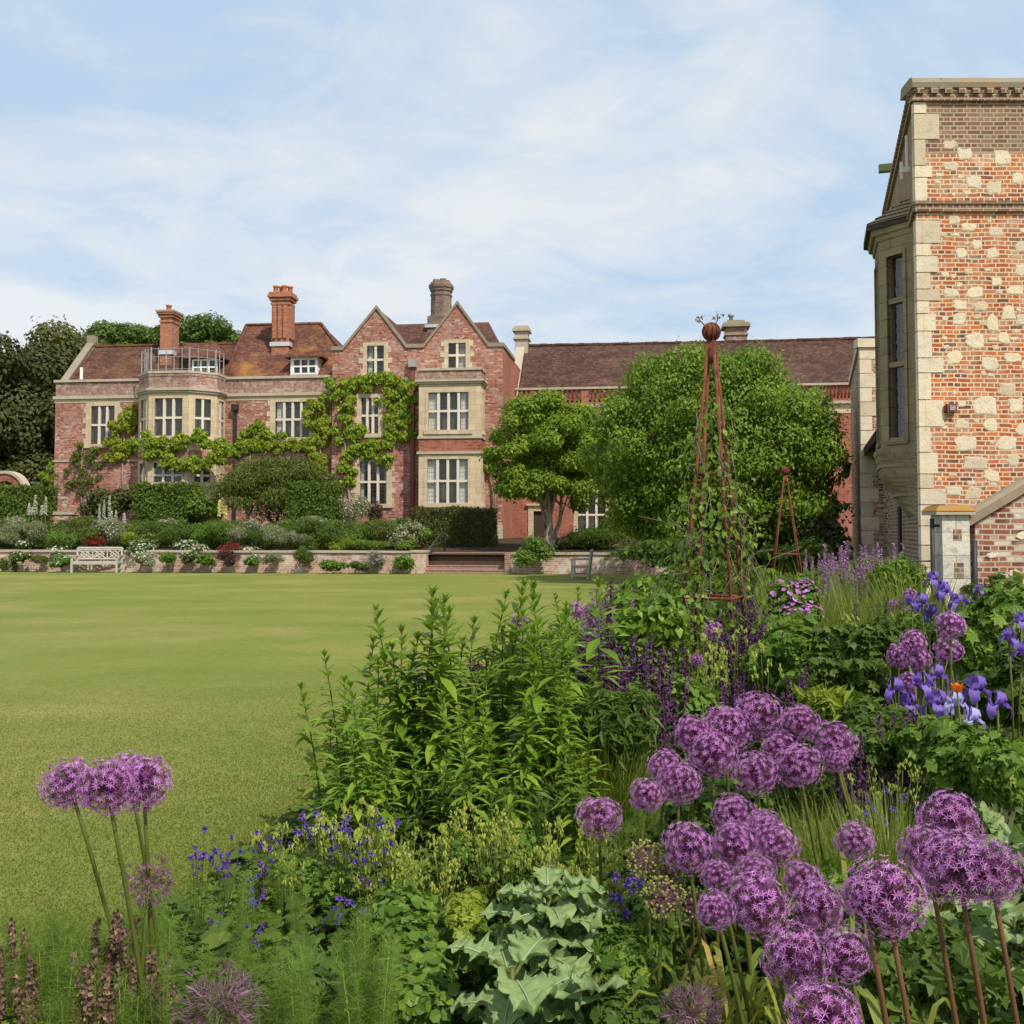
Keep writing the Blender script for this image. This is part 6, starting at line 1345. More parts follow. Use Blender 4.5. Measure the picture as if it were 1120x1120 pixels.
# the cluster over the lawn
for px, py, r, ln, lab in [(76, 857, 30, (.19, .1), 'purple allium globe over the lawn, leftmost of the cluster at the left'), (117, 861, 33, (.12, .1), 'purple allium globe over the lawn, front one in the middle of the left cluster'), (157, 856, 31, (.03, .06), 'purple allium globe over the lawn, rightmost of the left cluster'), (141, 848, 26, (.08, .15), 'purple allium globe half hidden behind the left cluster')]:
    allium(lab, px, py, r, lean=ln)
allium('fading mauve allium head on a short stem below the left cluster', 163, 966, 25, 'f', R0=.06, group='fading alliums')
allium('large spidery faded allium head at the bottom left edge', 240, 1104, 42, 'f', R0=.095, group='fading alliums')
allium('fading purple allium head at the bottom edge among drying leaves', 757, 1110, 32, 'f', R0=.07, group='fading alliums')
A_top = [(830, 783, 27, 'highest of the big clump'), (793, 797, 26, 'left of the highest one in the big clump'), (758, 803, 22, 'upper left edge of the big clump'), (875, 790, 21, 'right of the highest one, behind in the big clump'), (912, 813, 24, 'far right of the big clump'), (779, 825, 28, 'large front left in the big clump'), (853, 818, 18, 'tucked behind the middle of the big clump'), (826, 846, 25, 'front middle of the big clump'), (873, 838, 26, 'front right of the big clump'), (727, 838, 20, 'left side of the big clump, partly hidden'), (743, 857, 24, 'lower left of the big clump'), (707, 870, 19, 'leftmost of the big clump'), (914, 832, 14, 'just under the far right of the big clump')]
for px, py, r, lab in A_top: allium('purple allium globe, ' + lab, px, py, r, lean=(.05 + (px - 800) * .0012, .05), R0=.074, Y=3.72 - (py - 783) * .0045)
allium('single purple allium globe above the big grey green leaves', 655, 893, 24, lean=(.02, .05))
A_mid = [(752, 928, 30, 'left of the middle clump, next to the green seed heads'), (802, 891, 25, 'top of the middle clump'), (836, 906, 22, 'behind the middle clump to the right'), (803, 923, 25, 'front of the middle clump'), (849, 924, 25, 'right of the middle clump'), (935, 919, 22, 'standing alone between the middle and right clumps')]
for px, py, r, lab in A_mid: allium('purple allium globe, ' + lab, px, py, r, lean=(.08, .04), Y=3.2 - (py - 891) * .007 if px < 930 else 3.3)
A_low = [(785, 958, 18, 'small one above the lower clump'), (827, 957, 23, 'upper back of the lower clump'), (878, 962, 22, 'upper right of the lower clump'), (828, 990, 34, 'large front of the lower clump'), (783, 995, 21, 'left of the lower clump'), (895, 993, 29, 'right of the lower clump'), (870, 1048, 37, 'large low one under the lower clump'), (925, 1044, 29, 'low one to the right of the large low one'), (900, 1112, 40, 'cut by the bottom edge')]
for px, py, r, lab in A_low: allium('purple allium globe, ' + lab, px, py, r, lean=(.14, .05), Y=2.75 - (py - 957) * .0052)
A_rt = [(1038, 897, 33, 'top of the right clump'), (1013, 931, 30, 'back left of the right clump'), (1047, 950, 41, 'front centre of the right clump'), (1083, 953, 36, 'right edge of the right clump'), (969, 981, 43, 'large one left of the right clump'), (945, 982, 26, 'peeping from behind the large one left of the right clump')]
for px, py, r, lab in A_rt: allium('purple allium globe, ' + lab, px, py, r, lean=(.13, .03), stalk='redstalk', Y=2.5 - (py - 897) * .006)
A_far = [(1040, 684, 17, 'upper one of the pair below the irises'), (1037, 712, 16, 'lower one of the pair below the irises'), (999, 703, 15, 'upper one of the trio left of the pair'), (983, 717, 14, 'left one of the trio left of the pair'), (1003, 720, 15, 'front one of the trio left of the pair'), (994, 746, 12, 'pale small one under the trio')]
for px, py, r, lab in A_far: allium('purple allium globe, ' + lab, px, py, r, 's', group='alliums near the irises', stalk='redstalk' if py == 746 else 'stalk')
for px, py, r, Y, lab in [(568, 680, 11, 6.6, 'small allium showing between the tall leafy stem tops'), (518, 736, 15, 5.9, 'bright allium behind the middle of the leafy stems'), (524, 752, 13, 5.8, 'allium just below the bright one behind the leafy stems'), (456, 740, 9, 6.0, 'small allium at the left among the leafy stems'), (485, 733, 7, 6.2, 'tiny allium showing left of the bright one'), (630, 667, 10, 8.5, 'small allium behind the right leafy stems'), (645, 668, 9, 8.8, 'small allium next to the dark spires'), (780, 690, 11, 7.0, 'small allium under the obelisk ring'), (762, 722, 8, 6.9, 'tiny allium below the obelisk ring'), (690, 738, 10, 6.8, 'slanting allium among dark spires'), (995, 652, 9, 9.5, 'round allium left of the tall irises'), (980, 662, 8, 9.6, 'small round allium at the left of the irises'), (993, 668, 7, 9.4, 'lowest small allium left of the irises'), (697, 650, 9, 9.5, 'pale allium behind the dark spires')]:
    allium(lab, px, py, r, 's', Y=Y, group='small distant alliums')
for px, py, r, lab in [(706, 940, 23, 'green brown allium seed head, upper left of four'), (730, 957, 23, 'green brown allium seed head, right of four'), (725, 982, 24, 'green brown allium seed head, lowest of four'), (760, 990, 21, 'green and purple allium seed head, nearest the purple globes')]:
    allium(lab, px, py, r, 'g', R0=.06, group='allium seed heads', stalk='redstalk' if px > 740 else 'stalk')

# --- aquilegia: seed stalks and violet flowers
POD = (np.array([(0, 0, 0)] + [(.16 * math.cos(k * 1.2566), .16 * math.sin(k * 1.2566), .2) for k in range(5)] + [(.17 * math.cos(k * 1.2566), .17 * math.sin(k * 1.2566), .62) for k in range(5)] + [(.2 * math.cos(k * 1.2566), .2 * math.sin(k * 1.2566), 1.0) for k in range(5)] + [(0, 0, .75)]), [(0, 1 + (k + 1) % 5, 1 + k) for k in range(5)] + [(1 + k, 1 + (k + 1) % 5, 6 + (k + 1) % 5, 6 + k) for k in range(5)] + [(6 + k, 6 + (k + 1) % 5, 16) for k in range(5)] + [(6 + k, 11 + k, 16) for k in range(5)])
POD = (POD[0][:, [0, 2, 1]], POD[1])
def pod_stalk(i):
    g = np.random.default_rng(400 + i); m = MB(); l = MB(); cl = []
    for k in range(5):
        a = g.uniform(0, 6.28); z0 = g.uniform(.35, .6); z1 = g.uniform(.75, 1.0); r = g.uniform(.02, .12); e = np.array([r * math.cos(a), r * math.sin(a), z1])
        m.tube([(0, 0, z0 - .3), (e[0] * .6, e[1] * .6, (z0 + z1) / 2), e], .0022, 4, 0)
        T = []; D = []; m2 = MB()
        for q in range(g.integers(5, 10)): T.append(e + g.normal(size=3) * (.013, .013, .02)); D.append((g.normal() * .25, g.normal() * .25, 1))
        T = np.array(T); D = np.array(D); m2.stamp(*POD, frames(D, np.tile([[1.0, 0, 0]], (len(D), 1)) + .3 * rand_dirs(len(D))), T, 0, g.uniform(.027, .042, len(T))); cl.append(m2.mesh('seed_pod_cluster', L['pod']))
    pos = np.stack([g.normal(size=26) * .06, g.normal(size=26) * .06, g.uniform(.1, .7, 26)], 1); put_leaves(l, pos, nrmz(np.array([0, 0, 1]) + .6 * rand_dirs(26)), .05, 'palm')
    return [m.mesh('stem', L['stalk']), l.mesh('foliage', L['mid'])] + cl
PODS = meshes(pod_stalk, 6)
def aq_flower(i):
    g = np.random.default_rng(500 + i); m = MB(); l = MB(); cl = []
    for k in range(5):
        m2 = MB()
        a = g.uniform(0, 6.28); z1 = g.uniform(.72, 1.0); r = g.uniform(.02, .13); e = np.array([r * math.cos(a), r * math.sin(a), z1]); m.tube([(0, 0, .3), (e[0] * .6, e[1] * .6, z1 * .8), e + (0, 0, .01), e + (.012, 0, 0)], .002, 4, 0)
        ax = nrmz(np.array([g.normal() * .4, g.normal() * .4 - .3, -1.0])); u = nrmz(np.cross(ax, g.normal(size=3))); v = np.cross(ax, u)
        for q in range(5):
            an = q * 1.2566; rd = u * math.cos(an) + v * math.sin(an); rd2 = u * math.cos(an + .63) + v * math.sin(an + .63)
            m2.stamp(*LF['ovate'], frames(np.array([rd + ax * .15]), np.array([-ax])), np.array([e]), 0, np.array([.036]))
            m2.stamp(*LF['ovate'], frames(np.array([ax + rd2 * .35]), np.array([rd2])), np.array([e + rd2 * .004]), 0, np.array([.032]))
            m2.tube([e + rd2 * .006, e + rd2 * .012 - ax * .012, e + rd2 * .004 - ax * .022], [.004, .0025, .0015], 4, 0)
        cl.append(m2.mesh('flower', F_['violet']))
    pos = np.stack([g.normal(size=26) * .06, g.normal(size=26) * .06, g.uniform(.1, .6, 26)], 1); put_leaves(l, pos, nrmz(np.array([0, 0, 1]) + .6 * rand_dirs(26)), .05, 'palm')
    return [m.mesh('stem', L['stalk']), l.mesh('foliage', L['mid'])] + cl
AQF = meshes(aq_flower, 5)
def patch(n, px, py, Y, f):
    """n plants with tops spread in a picture patch"""
    for i in range(n):
        x, y, yy = g.uniform(*px), g.uniform(*py), g.uniform(*Y); tp = P(x, y, yy)
        if tp.z > .12: f(i, Vector((tp.x, yy, 0)), tp.z)
g = np.random.default_rng(77)
def pods(lab, grp): return lambda i, b, h_: place('aquilegia_seed_stalk', lab, 'plant', PODS[i % 6], ('stem', 'foliage') + ('seed_pod_cluster',) * 5, b, g.uniform(0, 6.28), max(h_, .2), grp)
patch(46, (290, 430), (870, 960), (3.9, 4.9), pods('columbine stalk of upright yellow green seed pods around the violet columbines at the lawn edge', 'columbine seed stalks at the lawn edge'))
patch(44, (400, 500), (905, 1000), (3.6, 4.4), pods('columbine stalk of yellow green seed pods in front of the leafy stems', 'columbine seed stalks before the leafy stems'))
patch(34, (480, 570), (880, 960), (3.8, 4.5), pods('tight bunch of pale yellow seed pods left of the big grey green leaves', 'columbine seed stalks by the big leaves'))
patch(14, (585, 690), (895, 945), (3.5, 4.1), pods('columbine stalk with seed pods under the single allium', 'columbine seed stalks under the single allium'))
patch(10, (930, 1000), (830, 870), (4.2, 5.0), pods('columbine seed stalk at the right of the fine grass', 'columbine seed stalks at the right'))
patch(14, (870, 990), (665, 720), (7.5, 9.5), pods('columbine seed stalk in the far bed left of the irises', 'columbine seed stalks in the far bed'))
patch(12, (740, 860), (680, 760), (6.2, 7.4), pods('columbine seed stalk near the obelisk foot', 'columbine seed stalks near the obelisk'))
def aqf(lab, grp): return lambda i, b, h_: place('columbine', lab, 'flower', AQF[i % 5], ('stem', 'foliage') + ('flower',) * 5, b, g.uniform(0, 6.28), max(h_, .2), grp)
patch(9, (210, 300), (900, 940), (3.7, 4.2), aqf('violet columbine nearest the lawn, left of the violet patch', 'violet columbines nearest the lawn'))
patch(14, (320, 430), (872, 935), (3.8, 4.4), aqf('violet columbine in the patch before the leafy stems', 'violet columbines before the leafy stems'))
patch(7, (225, 400), (945, 1010), (3.4, 3.9), aqf('violet columbine low among feathery leaves', 'violet columbines among feathery leaves'))
patch(8, (648, 705), (940, 1010), (3.0, 3.5), aqf('violet columbine right of the big grey green leaves', 'violet columbines beside the big leaves'))
patch(5, (935, 1000), (850, 890), (4.2, 5.0), aqf('violet columbine behind the right allium clump', 'violet columbines behind the right alliums'))
patch(8, (1060, 1120), (640, 665), (8, 10), aqf('violet columbine in front of the garden wall', 'violet columbines by the garden wall'))

# --- feathery foliage
def feather(i):
    g = np.random.default_rng(600 + i); m = MB(); T = []; D = []; S_ = []
    tv = np.array([(-.013, 0, 0), (.013, 0, 0), (0, 1, -.25)])
    for k in range(5):
        a = g.uniform(0, 6.28); tip = np.array([.16 * math.cos(a) * g.random(), .16 * math.sin(a) * g.random(), g.uniform(.7, 1.0)])
        pts = np.array([(0, 0, 0), tip * (.5, .5, .55), tip]); m.tube(pts, [.003, .0025, .0015], 4)
        for q in range(15):
            f = .25 + .75 * q / 14; nn = 44; c_ = tip * (f, f, f) + g.normal(size=(nn, 3)) * (.012, .012, .022)
            T.append(c_); D.append(dirs(g.uniform(0, 6.28, nn), g.uniform(-.3, 1.1, nn))); S_.append(g.uniform(.03, .085, nn))
    T = np.vstack(T); D = np.vstack(D); m.stamp(tv, [(0, 1, 2)], frames(D, rand_dirs(len(D))), T, 0, np.concatenate(S_)); return m.mesh('feathery_plant', L['feather'])
FEA = meshes(feather, 5)
def one(kind, lab, cat, ms, grp): return lambda i, b, h_: (lambda o: tag(o, lab, cat, grp))(set_(obj_of(kind, ms[i % len(ms)]), b, g.uniform(0, 6.28), h_))
def set_(o, b, rz, sc): o.location = b; o.rotation_euler = (0, 0, rz); o.scale = (sc,) * 3; return o
patch(90, (-20, 430), (985, 1120), (2.5, 3.6), one('feathery_plant', 'soft thread leaved green plant in the bottom left mass', 'plant', FEA, 'feathery plants at the bottom left'))
patch(16, (150, 330), (930, 1000), (3.3, 4.2), one('feathery_plant', 'soft thread leaved green plant at the lawn edge under the violet flowers', 'plant', FEA, 'feathery plants at the lawn edge'))
patch(10, (400, 600), (850, 920), (4.2, 4.7), one('feathery_plant', 'thread leaved plant with pale seedheads at the foot of the leafy stems', 'plant', FEA, 'feathery plants under the leafy stems'))
patch(14, (620, 760), (850, 900), (4.5, 5.2), one('feathery_plant', 'dark thread leaved plant in the shade left of the big allium clump', 'plant', FEA, 'feathery plants by the big allium clump'))

# --- fine grass
def grass(i):
    g = np.random.default_rng(650 + i); n = 260; m = MB(); a = g.uniform(0, 6.28, n); T = np.stack([.05 * np.cos(a) * g.random(n), .05 * np.sin(a) * g.random(n), 0 * a], 1); el = g.uniform(.75, 1.5, n); L_ = g.uniform(.6, 1.1, n)
    tv = np.array([(-.006, 0, 0), (.006, 0, 0), (.005, .5, .02), (0, 1, -.08), (-.005, .5, .02)]); m.stamp(tv, [(0, 1, 2, 4), (4, 2, 3)], frames(dirs(a, el), np.tile([[0, 0, 1.0]], (n, 1))), T, 0, L_); return m.mesh('grass_tuft', L['fine'])
GRS = meshes(grass, 3)
patch(26, (850, 1000), (855, 940), (3.5, 4.6), one('grass_tuft', 'fine upright green grass tuft between the allium clumps', 'grass', GRS, 'fine grass tufts between the alliums'))
patch(46, (840, 1010), (605, 690), (9, 14), one('grass_tuft', 'tall fine grassy tuft below the lilac spikes', 'grass', GRS, 'grassy tufts below the lilac spikes'))
patch(10, (620, 720), (760, 830), (5, 6), one('grass_tuft', 'fine green tuft among the dark spires', 'grass', GRS, 'fine tufts among the dark spires'))

# --- dark salvia and lilac spikes, brown dittany spikes
def spike(i, mat, name, n=150, r=.03, z0=.45, leaf='dark', many=4):
    g = np.random.default_rng(700 + i); m = MB(); s = MB(); l = MB()
    for k in range(many):
        a = g.uniform(0, 6.28); rr_ = g.uniform(.02, .1) if many > 1 else 0; top = np.array([rr_ * 1.3 * math.cos(a), rr_ * 1.3 * math.sin(a), g.uniform(.8, 1.0)]); b = top * (.3, .3, 0); s.tube([b, (top + b) / 2, top], [.003, .0025, .001], 4)
        f = g.random(n) ** .9; z = z0 + (1 - z0) * f; c_ = b + (top - b) * z[:, None]; an = g.uniform(0, 6.28, n); rad = r * (1 - .8 * f) * g.uniform(.6, 1, n) + .002
        pos = c_ + np.stack([np.cos(an) * rad, np.sin(an) * rad, 0 * an], 1); put_leaves(m, pos, nrmz(np.stack([np.cos(an), np.sin(an), .5 + 0 * an], 1)), min(r * .75, .02), 'diamond')
    pos = np.stack([g.normal(size=60) * .08, g.normal(size=60) * .08, g.uniform(.08, .5, 60)], 1); put_leaves(l, pos, nrmz(np.array([0, 0, 1]) + .7 * rand_dirs(60)), .085, 'lance')
    return s.mesh('stem', L['stalk']), m.mesh('blossoms', mat), l.mesh('foliage', L[leaf])
SAL = [spike(i, F_['salvia'], 'salvia', 170, .026) for i in range(4)]; LIL = [spike(20 + i, F_['lilac'], 'lilac', 130, .02, .7, 'mid', 5) for i in range(3)]; DIT = [spike(40 + i, F_['brown'], 'dittany', 200, .032, .55, 'mid', 2) for i in range(3)]
def sp3(kind, lab, cat, ms, grp): return lambda i, b, h_: place(kind, lab, cat, ms[i % len(ms)], ('stem', 'blossoms', 'foliage'), b, g.uniform(0, 6.28), h_, grp)
patch(40, (630, 740), (685, 760), (5.6, 7.0), sp3('dark_salvia', 'dark purple salvia spires between the leafy stems and the obelisk', 'flower', SAL, 'dark salvia spires left of the obelisk'))
patch(20, (660, 730), (628, 660), (9, 12), sp3('dark_salvia', 'dark purple salvia spires at the lawn edge near the right bench', 'flower', SAL, 'dark salvia spires near the right bench'))
patch(12, (800, 930), (725, 790), (5.5, 7.0), sp3('dark_salvia', 'dusky salvia spires behind the big allium clump', 'flower', SAL, 'dark salvia spires behind the big allium clump'))
patch(14, (930, 1000), (760, 830), (4.6, 5.6), sp3('dark_salvia', 'dusky dark spires behind the alliums at the right', 'flower', SAL, 'dark salvia spires at the right'))
patch(10, (740, 800), (650, 690), (8, 10), sp3('dark_salvia', 'dark spires seen through the obelisk ring', 'flower', SAL, 'dark salvia spires beyond the obelisk'))
patch(12, (930, 970), (640, 680), (9, 11), sp3('dark_salvia', 'deep purple spires left of the far irises', 'flower', SAL, 'dark salvia spires left of the irises'))
patch(34, (880, 990), (588, 625), (11.5, 15), sp3('lilac_spike', 'tall slender lilac spikes before the dark gap by the tower', 'flower', LIL, 'lilac spikes by the tower'))
patch(24, (760, 900), (640, 700), (6.8, 9), sp3('dark_salvia', 'purple spires right of the obelisk around the lilac pink clump', 'flower', SAL, 'dark salvia spires right of the obelisk'))
patch(16, (640, 760), (640, 690), (7.5, 10), sp3('lilac_spike', 'lilac spires left of the obelisk foot', 'flower', LIL, 'lilac spikes left of the obelisk'))
patch(12, (20, 190), (985, 1030), (2.7, 2.9), one('feathery_plant', 'soft thread leaved green plant in front of the left allium stems', 'plant', FEA, 'feathery plants before the left alliums'))
for i, (px, py) in enumerate([(20, 995), (38, 990), (30, 1010), (8, 1020), (48, 1008), (80, 985), (95, 995), (105, 960), (112, 985), (138, 972), (135, 1000), (120, 1010), (172, 1005), (180, 1020), (60, 1040), (130, 1040), (25, 975), (15, 1000), (52, 1020), (88, 1010), (100, 1030), (142, 985), (150, 1020), (165, 1030), (40, 1050), (75, 1025), (110, 1055), (5, 1050), (188, 1000), (30, 1030), (118, 965)]):
    Y = 2.62 + .4 * g.random(); tp = P(px, py + 4, Y); sp3('seed_spike', 'brown and yellow seed spike left of the feathery mass, below the left alliums', 'flower', DIT, 'brown seed spikes at the bottom left')(i, Vector((tp.x, Y, 0)), tp.z)

# --- big glaucous leaves
def big_leaf(g, ln):
    ns, nr = 34, 17; s = np.linspace(0, 1, ns); r = np.linspace(-1, 1, nr); Sg, Rg = np.meshgrid(s, r, indexing='ij')
    wp = np.sin(np.pi * np.clip(Sg * .9 + .1, 0, 1)) ** .7 * .5 * (1 - .15 * Sg); ph = g.uniform(0, 6.28)
    lob = 1 + .17 * np.sin(Sg * 19 + ph) * np.abs(Rg) ** 2 + .1 * np.sin(Sg * 52 + ph * 2) * np.abs(Rg) ** 3
    x = Rg * wp * lob; y = Sg + .1 * np.abs(Rg) * (1 - Sg) * np.sin(Sg * 20 + ph) * .5
    z = .12 * np.abs(Rg) ** 1.5 + .11 * np.sin(Sg * 14 + Rg * 2 + ph) * np.abs(Rg) ** 2 + .07 * np.sin(Sg * 30 + ph + Rg) * np.abs(Rg) - g.uniform(.25, .65) * Sg ** 2 + .02 * np.sin(np.abs(Rg) * 9 - Sg * 6)
    v = np.stack([x, y, z], -1).reshape(-1, 3) * ln
    f = [(i * nr + j, i * nr + j + 1, (i + 1) * nr + j + 1, (i + 1) * nr + j) for i in range(ns - 1) for j in range(nr - 1)]
    mid = v.reshape(ns, nr, 3)[:, nr // 2]
    return v, f, mid
def glauc_plant(label, loc, h_, n, ln, seed, group='plants with big grey green leaves'):
    g = np.random.default_rng(seed); t = thing('big_leaf_plant', label, 'plant', loc, group); m = MB(); rb = MB(); st = MB(); st.tube([(0, 0, 0), (0, 0, h_ * .9)], [.012, .008], 7)
    for k in range(n):
        v, f, mid = big_leaf(g, ln * g.uniform(.7, 1.15)); az = k * 2.4 + g.normal() * .3; zf = .15 + .85 * k / (n - 1); el = -.25 + .75 * zf + g.normal() * .2
        Rm = frames(dirs(np.array([az]), np.array([el])), np.array([[0, 0, 1.0]]))[0]; o = np.array([0, 0, h_ * zf * .92]) + dirs(az, 0.1) * .05
        m.add(v @ Rm.T + o, np.array(f), 0, True); rb.tube(mid[:-2] @ Rm.T + o + Rm[:, 2] * .002, np.linspace(.0042, .0012, len(mid) - 2), 4)
        st.tube([(0, 0, o[2] - .03), o], .006, 5)
    m.build('foliage', L['glauc'], t); rb.build('leaf_rib', L['rib'], t); st.build('stem', L['stalk'], t)
p = P(600, 945, 3.1); glauc_plant('large plant of wavy lobed grey green leaves at the bottom centre', (p.x, 3.1, 0), p.z - .02, 64, .125, 5)
p = P(560, 1030, 2.9); glauc_plant('lower front plant of wavy grey green leaves left of centre at the bottom edge', (p.x, 2.85, 0), p.z, 26, .13, 6)
p = P(650, 1040, 2.9); glauc_plant('lower plant of wavy grey green leaves right of the largest one', (p.x, 2.85, 0), p.z, 26, .13, 7)
p = P(1085, 910, 3.7); glauc_plant('grey green lobed plant behind the right allium clump', (p.x, 3.7, 0), p.z, 22, .18, 8)
p = P(1040, 1010, 3.3); glauc_plant('dark shaded lobed plant under the right allium clump', (p.x, 3.3, 0), p.z, 24, .17, 9)
p = P(1110, 985, 3.2); glauc_plant('lobed grey green plant at the right frame edge', (p.x, 3.2, 0), p.z, 24, .17, 10)
p = P(965, 1040, 3.3); glauc_plant('lobed plant low behind the large low alliums', (p.x, 3.3, 0), p.z, 18, .16, 11)
p = P(1050, 820, 4.8); glauc_plant('pale lobed plant under the violet irises', (p.x, 4.8, 0), p.z, 24, .17, 12)

# --- irises and poppy
def iris(label, px, py, Y, mat='iris', sc=1.0, n=1, group='bearded irises'):
    c = P(px, py, Y); b = Vector((c.x, Y, 0)); t = thing('iris', label, 'flower', b, group); gg = np.random.default_rng(int(px * 7 + py)); m = MB(); st = MB(); lf = MB()
    for q in range(n):
        o = np.array([(q % 2 - .5) * .07 * (n > 1), gg.normal() * .02, c.z - q * .075]); st.tube([(0, 0, 0), (o[0] * .5, o[1] * .5, o[2] * .7), o], .006, 5)
        ph = gg.uniform(0, 2)
        for k in range(3):
            for fall in (0, 1):
                az = ph + k * 2.094 + fall * 1.047; ns, nr = 8, 7; s = np.linspace(0, 1, ns); r = np.linspace(-1, 1, nr); Sg, Rg = np.meshgrid(s, r, indexing='ij'); wd = .027 * np.sin(np.pi * np.clip(.12 + .8 * Sg, 0, 1)) ** .8 * (1 + .18 * np.sin(Sg * 17 + k * 2))
                ruf = .013 * np.sin(Sg * 15 + Rg * 5 + k * 2.3) * np.abs(Rg)
                if fall: rad = .012 + .055 * np.sin(Sg * 2.1); zz_ = .012 + .02 * Sg - .085 * Sg ** 2.2 + ruf
                else: rad = .01 + .03 * np.sin(Sg * 3.0); zz_ = .01 + .075 * Sg + ruf
                x = np.cos(az) * rad - np.sin(az) * Rg * wd; y = np.sin(az) * rad + np.cos(az) * Rg * wd
                v = np.stack([x, y, zz_], -1).reshape(-1, 3) * sc * .88 + o; f = [(i * nr + j, i * nr + j + 1, (i + 1) * nr + j + 1, (i + 1) * nr + j) for i in range(ns - 1) for j in range(nr - 1)]; m.add(v, np.array(f), 0, True)
        m.build('flower', F_[mat], t); m = MB()
    k = 7; a = gg.uniform(0, 6.28, k); lf.stamp(np.array([(-.025, 0, 0), (.025, 0, 0), (.02, .6, .0), (0, 1, -.06), (-.02, .6, 0)]), [(0, 1, 2, 4), (4, 2, 3)], frames(dirs(a, gg.uniform(1.25, 1.5, k)), rand_dirs(k)), gg.normal(size=(k, 3)) * (.05, .05, 0), 0, gg.uniform(.5, .75, k) * c.z)
    st.build('stem', L['stalk'], t); lf.build('foliage', L['grey'], t)
for px, py, Y, mt, sc, n, lab in [(1026, 636, 7.6, 'iris', 1.0, 2, 'deep violet iris, tallest, before the gate pier'), (1040, 650, 7.4, 'iris', 1.0, 2, 'deep violet iris right of the tallest one before the pier'), (1014, 662, 7.5, 'iris', 1.1, 2, 'violet iris lower left of the tallest one'), (998, 662, 8, 'iris', 1.1, 1, 'violet iris at the left of the iris group before the wing'), (985, 757, 5.2, 'iris', 1.0, 2, 'violet iris left of the pale small allium'), (1008, 752, 5.3, 'iris', 1.0, 1, 'violet iris tucked behind the pale small allium'), (1028, 775, 5.0, 'iris', 1.1, 1, 'violet iris left of the pale iris below the poppy'), (1052, 772, 4.9, 'iris_pale', .95, 2, 'pale blue iris just below the orange poppy'), (1069, 758, 5.1, 'iris', 1.1, 1, 'violet iris right of the orange poppy'), (1091, 774, 5.0, 'iris', 1.05, 1, 'violet iris farthest right below the poppy'), (1108, 700, 5.5, 'iris', .85, 2, 'violet iris at the right frame edge'), (1116, 682, 5.8, 'iris', .85, 1, 'violet iris highest at the right frame edge'), (1025, 742, 5.6, 'iris', 1.0, 1, 'violet iris half hidden above the poppy stems'), (1072, 648, 9, 'iris', 1.0, 1, 'far violet iris by the garden wall')]:
    iris(lab, px, py, Y, mt, sc, n)
c = P(1047, 756, 4.6); b = Vector((c.x, c.y, 0)); t = thing('poppy', 'single bright orange poppy among the violet irises', 'flower', b); m = MB()
for k in range(5):
    v = LF['round'][0] * .055; m.stamp(v, LF['round'][1], frames(np.array([dirs(k * 1.2566, 1.05)]), np.array([[0, 0, 1.0]])), np.array([[0, 0, c.z - .01]]))
m.build('flower', F_['orange'], t); m = MB(); m.tube([(.08, 0, 0), (.03, 0, c.z * .6), (0, 0, c.z)], .004, 5); m.build('stem', L['stalk'], t)
c = P(485, 1105, 3.0); b = Vector((c.x, c.y, 0)); t = thing('cranesbill', 'single pale violet cranesbill flower at the bottom edge', 'flower', b); m = MB()
for k in range(5): m.stamp(LF['round'][0] * .026, LF['round'][1], frames(np.array([dirs(k * 1.2566, .35)]), np.array([[0, -.6, .8]])), np.array([[0, 0, c.z]]))
m.build('flower', F_['iris_pale'], t); m = MB(); m.tube([(.03, 0, 0), (0, 0, c.z)], .003, 5); m.build('stem', L['stalk'], t)

# --- drying strap leaves at the alliums' feet
def straps(label, px, py, Y, n, seed):
    p = P(px, py, Y); g = np.random.default_rng(seed); t = thing('strap_leaf_clump', label, 'plant', (p.x, Y, 0), 'drying strap leaves at the allium feet'); m = MB()
    for k in range(n):
        az = g.uniform(0, 6.28); L_ = g.uniform(.3, .5); s = np.linspace(0, 1, 8); x = L_ * s * .75; z = max(.15, p.z) * np.sin(s * 2.6 + .2) * g.uniform(.6, 1.1); wd = .009 * (1 - s ** 3); tw = g.normal() * .6
        ctr = np.stack([np.cos(az) * x, np.sin(az) * x, z], 1); sd_ = np.stack([-np.sin(az) * np.cos(tw * s), np.cos(az) * np.cos(tw * s), np.sin(tw * s)], 1)
        v = np.stack([ctr - sd_ * wd[:, None], ctr + sd_ * wd[:, None]], 1).reshape(-1, 3); m.add(v, [(2 * i, 2 * i + 1, 2 * i + 3, 2 * i + 2) for i in range(7)], 0, True)
    m.build('foliage', L['dry'], t)
straps('yellowing strap leaves below the lower allium clump', 800, 1050, 2.9, 34, 1); straps('yellow and brown strap leaves right of the bottom faded allium', 775, 1085, 2.7, 18, 2); straps('curled dry strap leaves at the bottom edge right of the lowest allium', 990, 1105, 2.6, 14, 3); straps('yellow green strap leaves under the lone allium', 930, 960, 3.4, 14, 4)

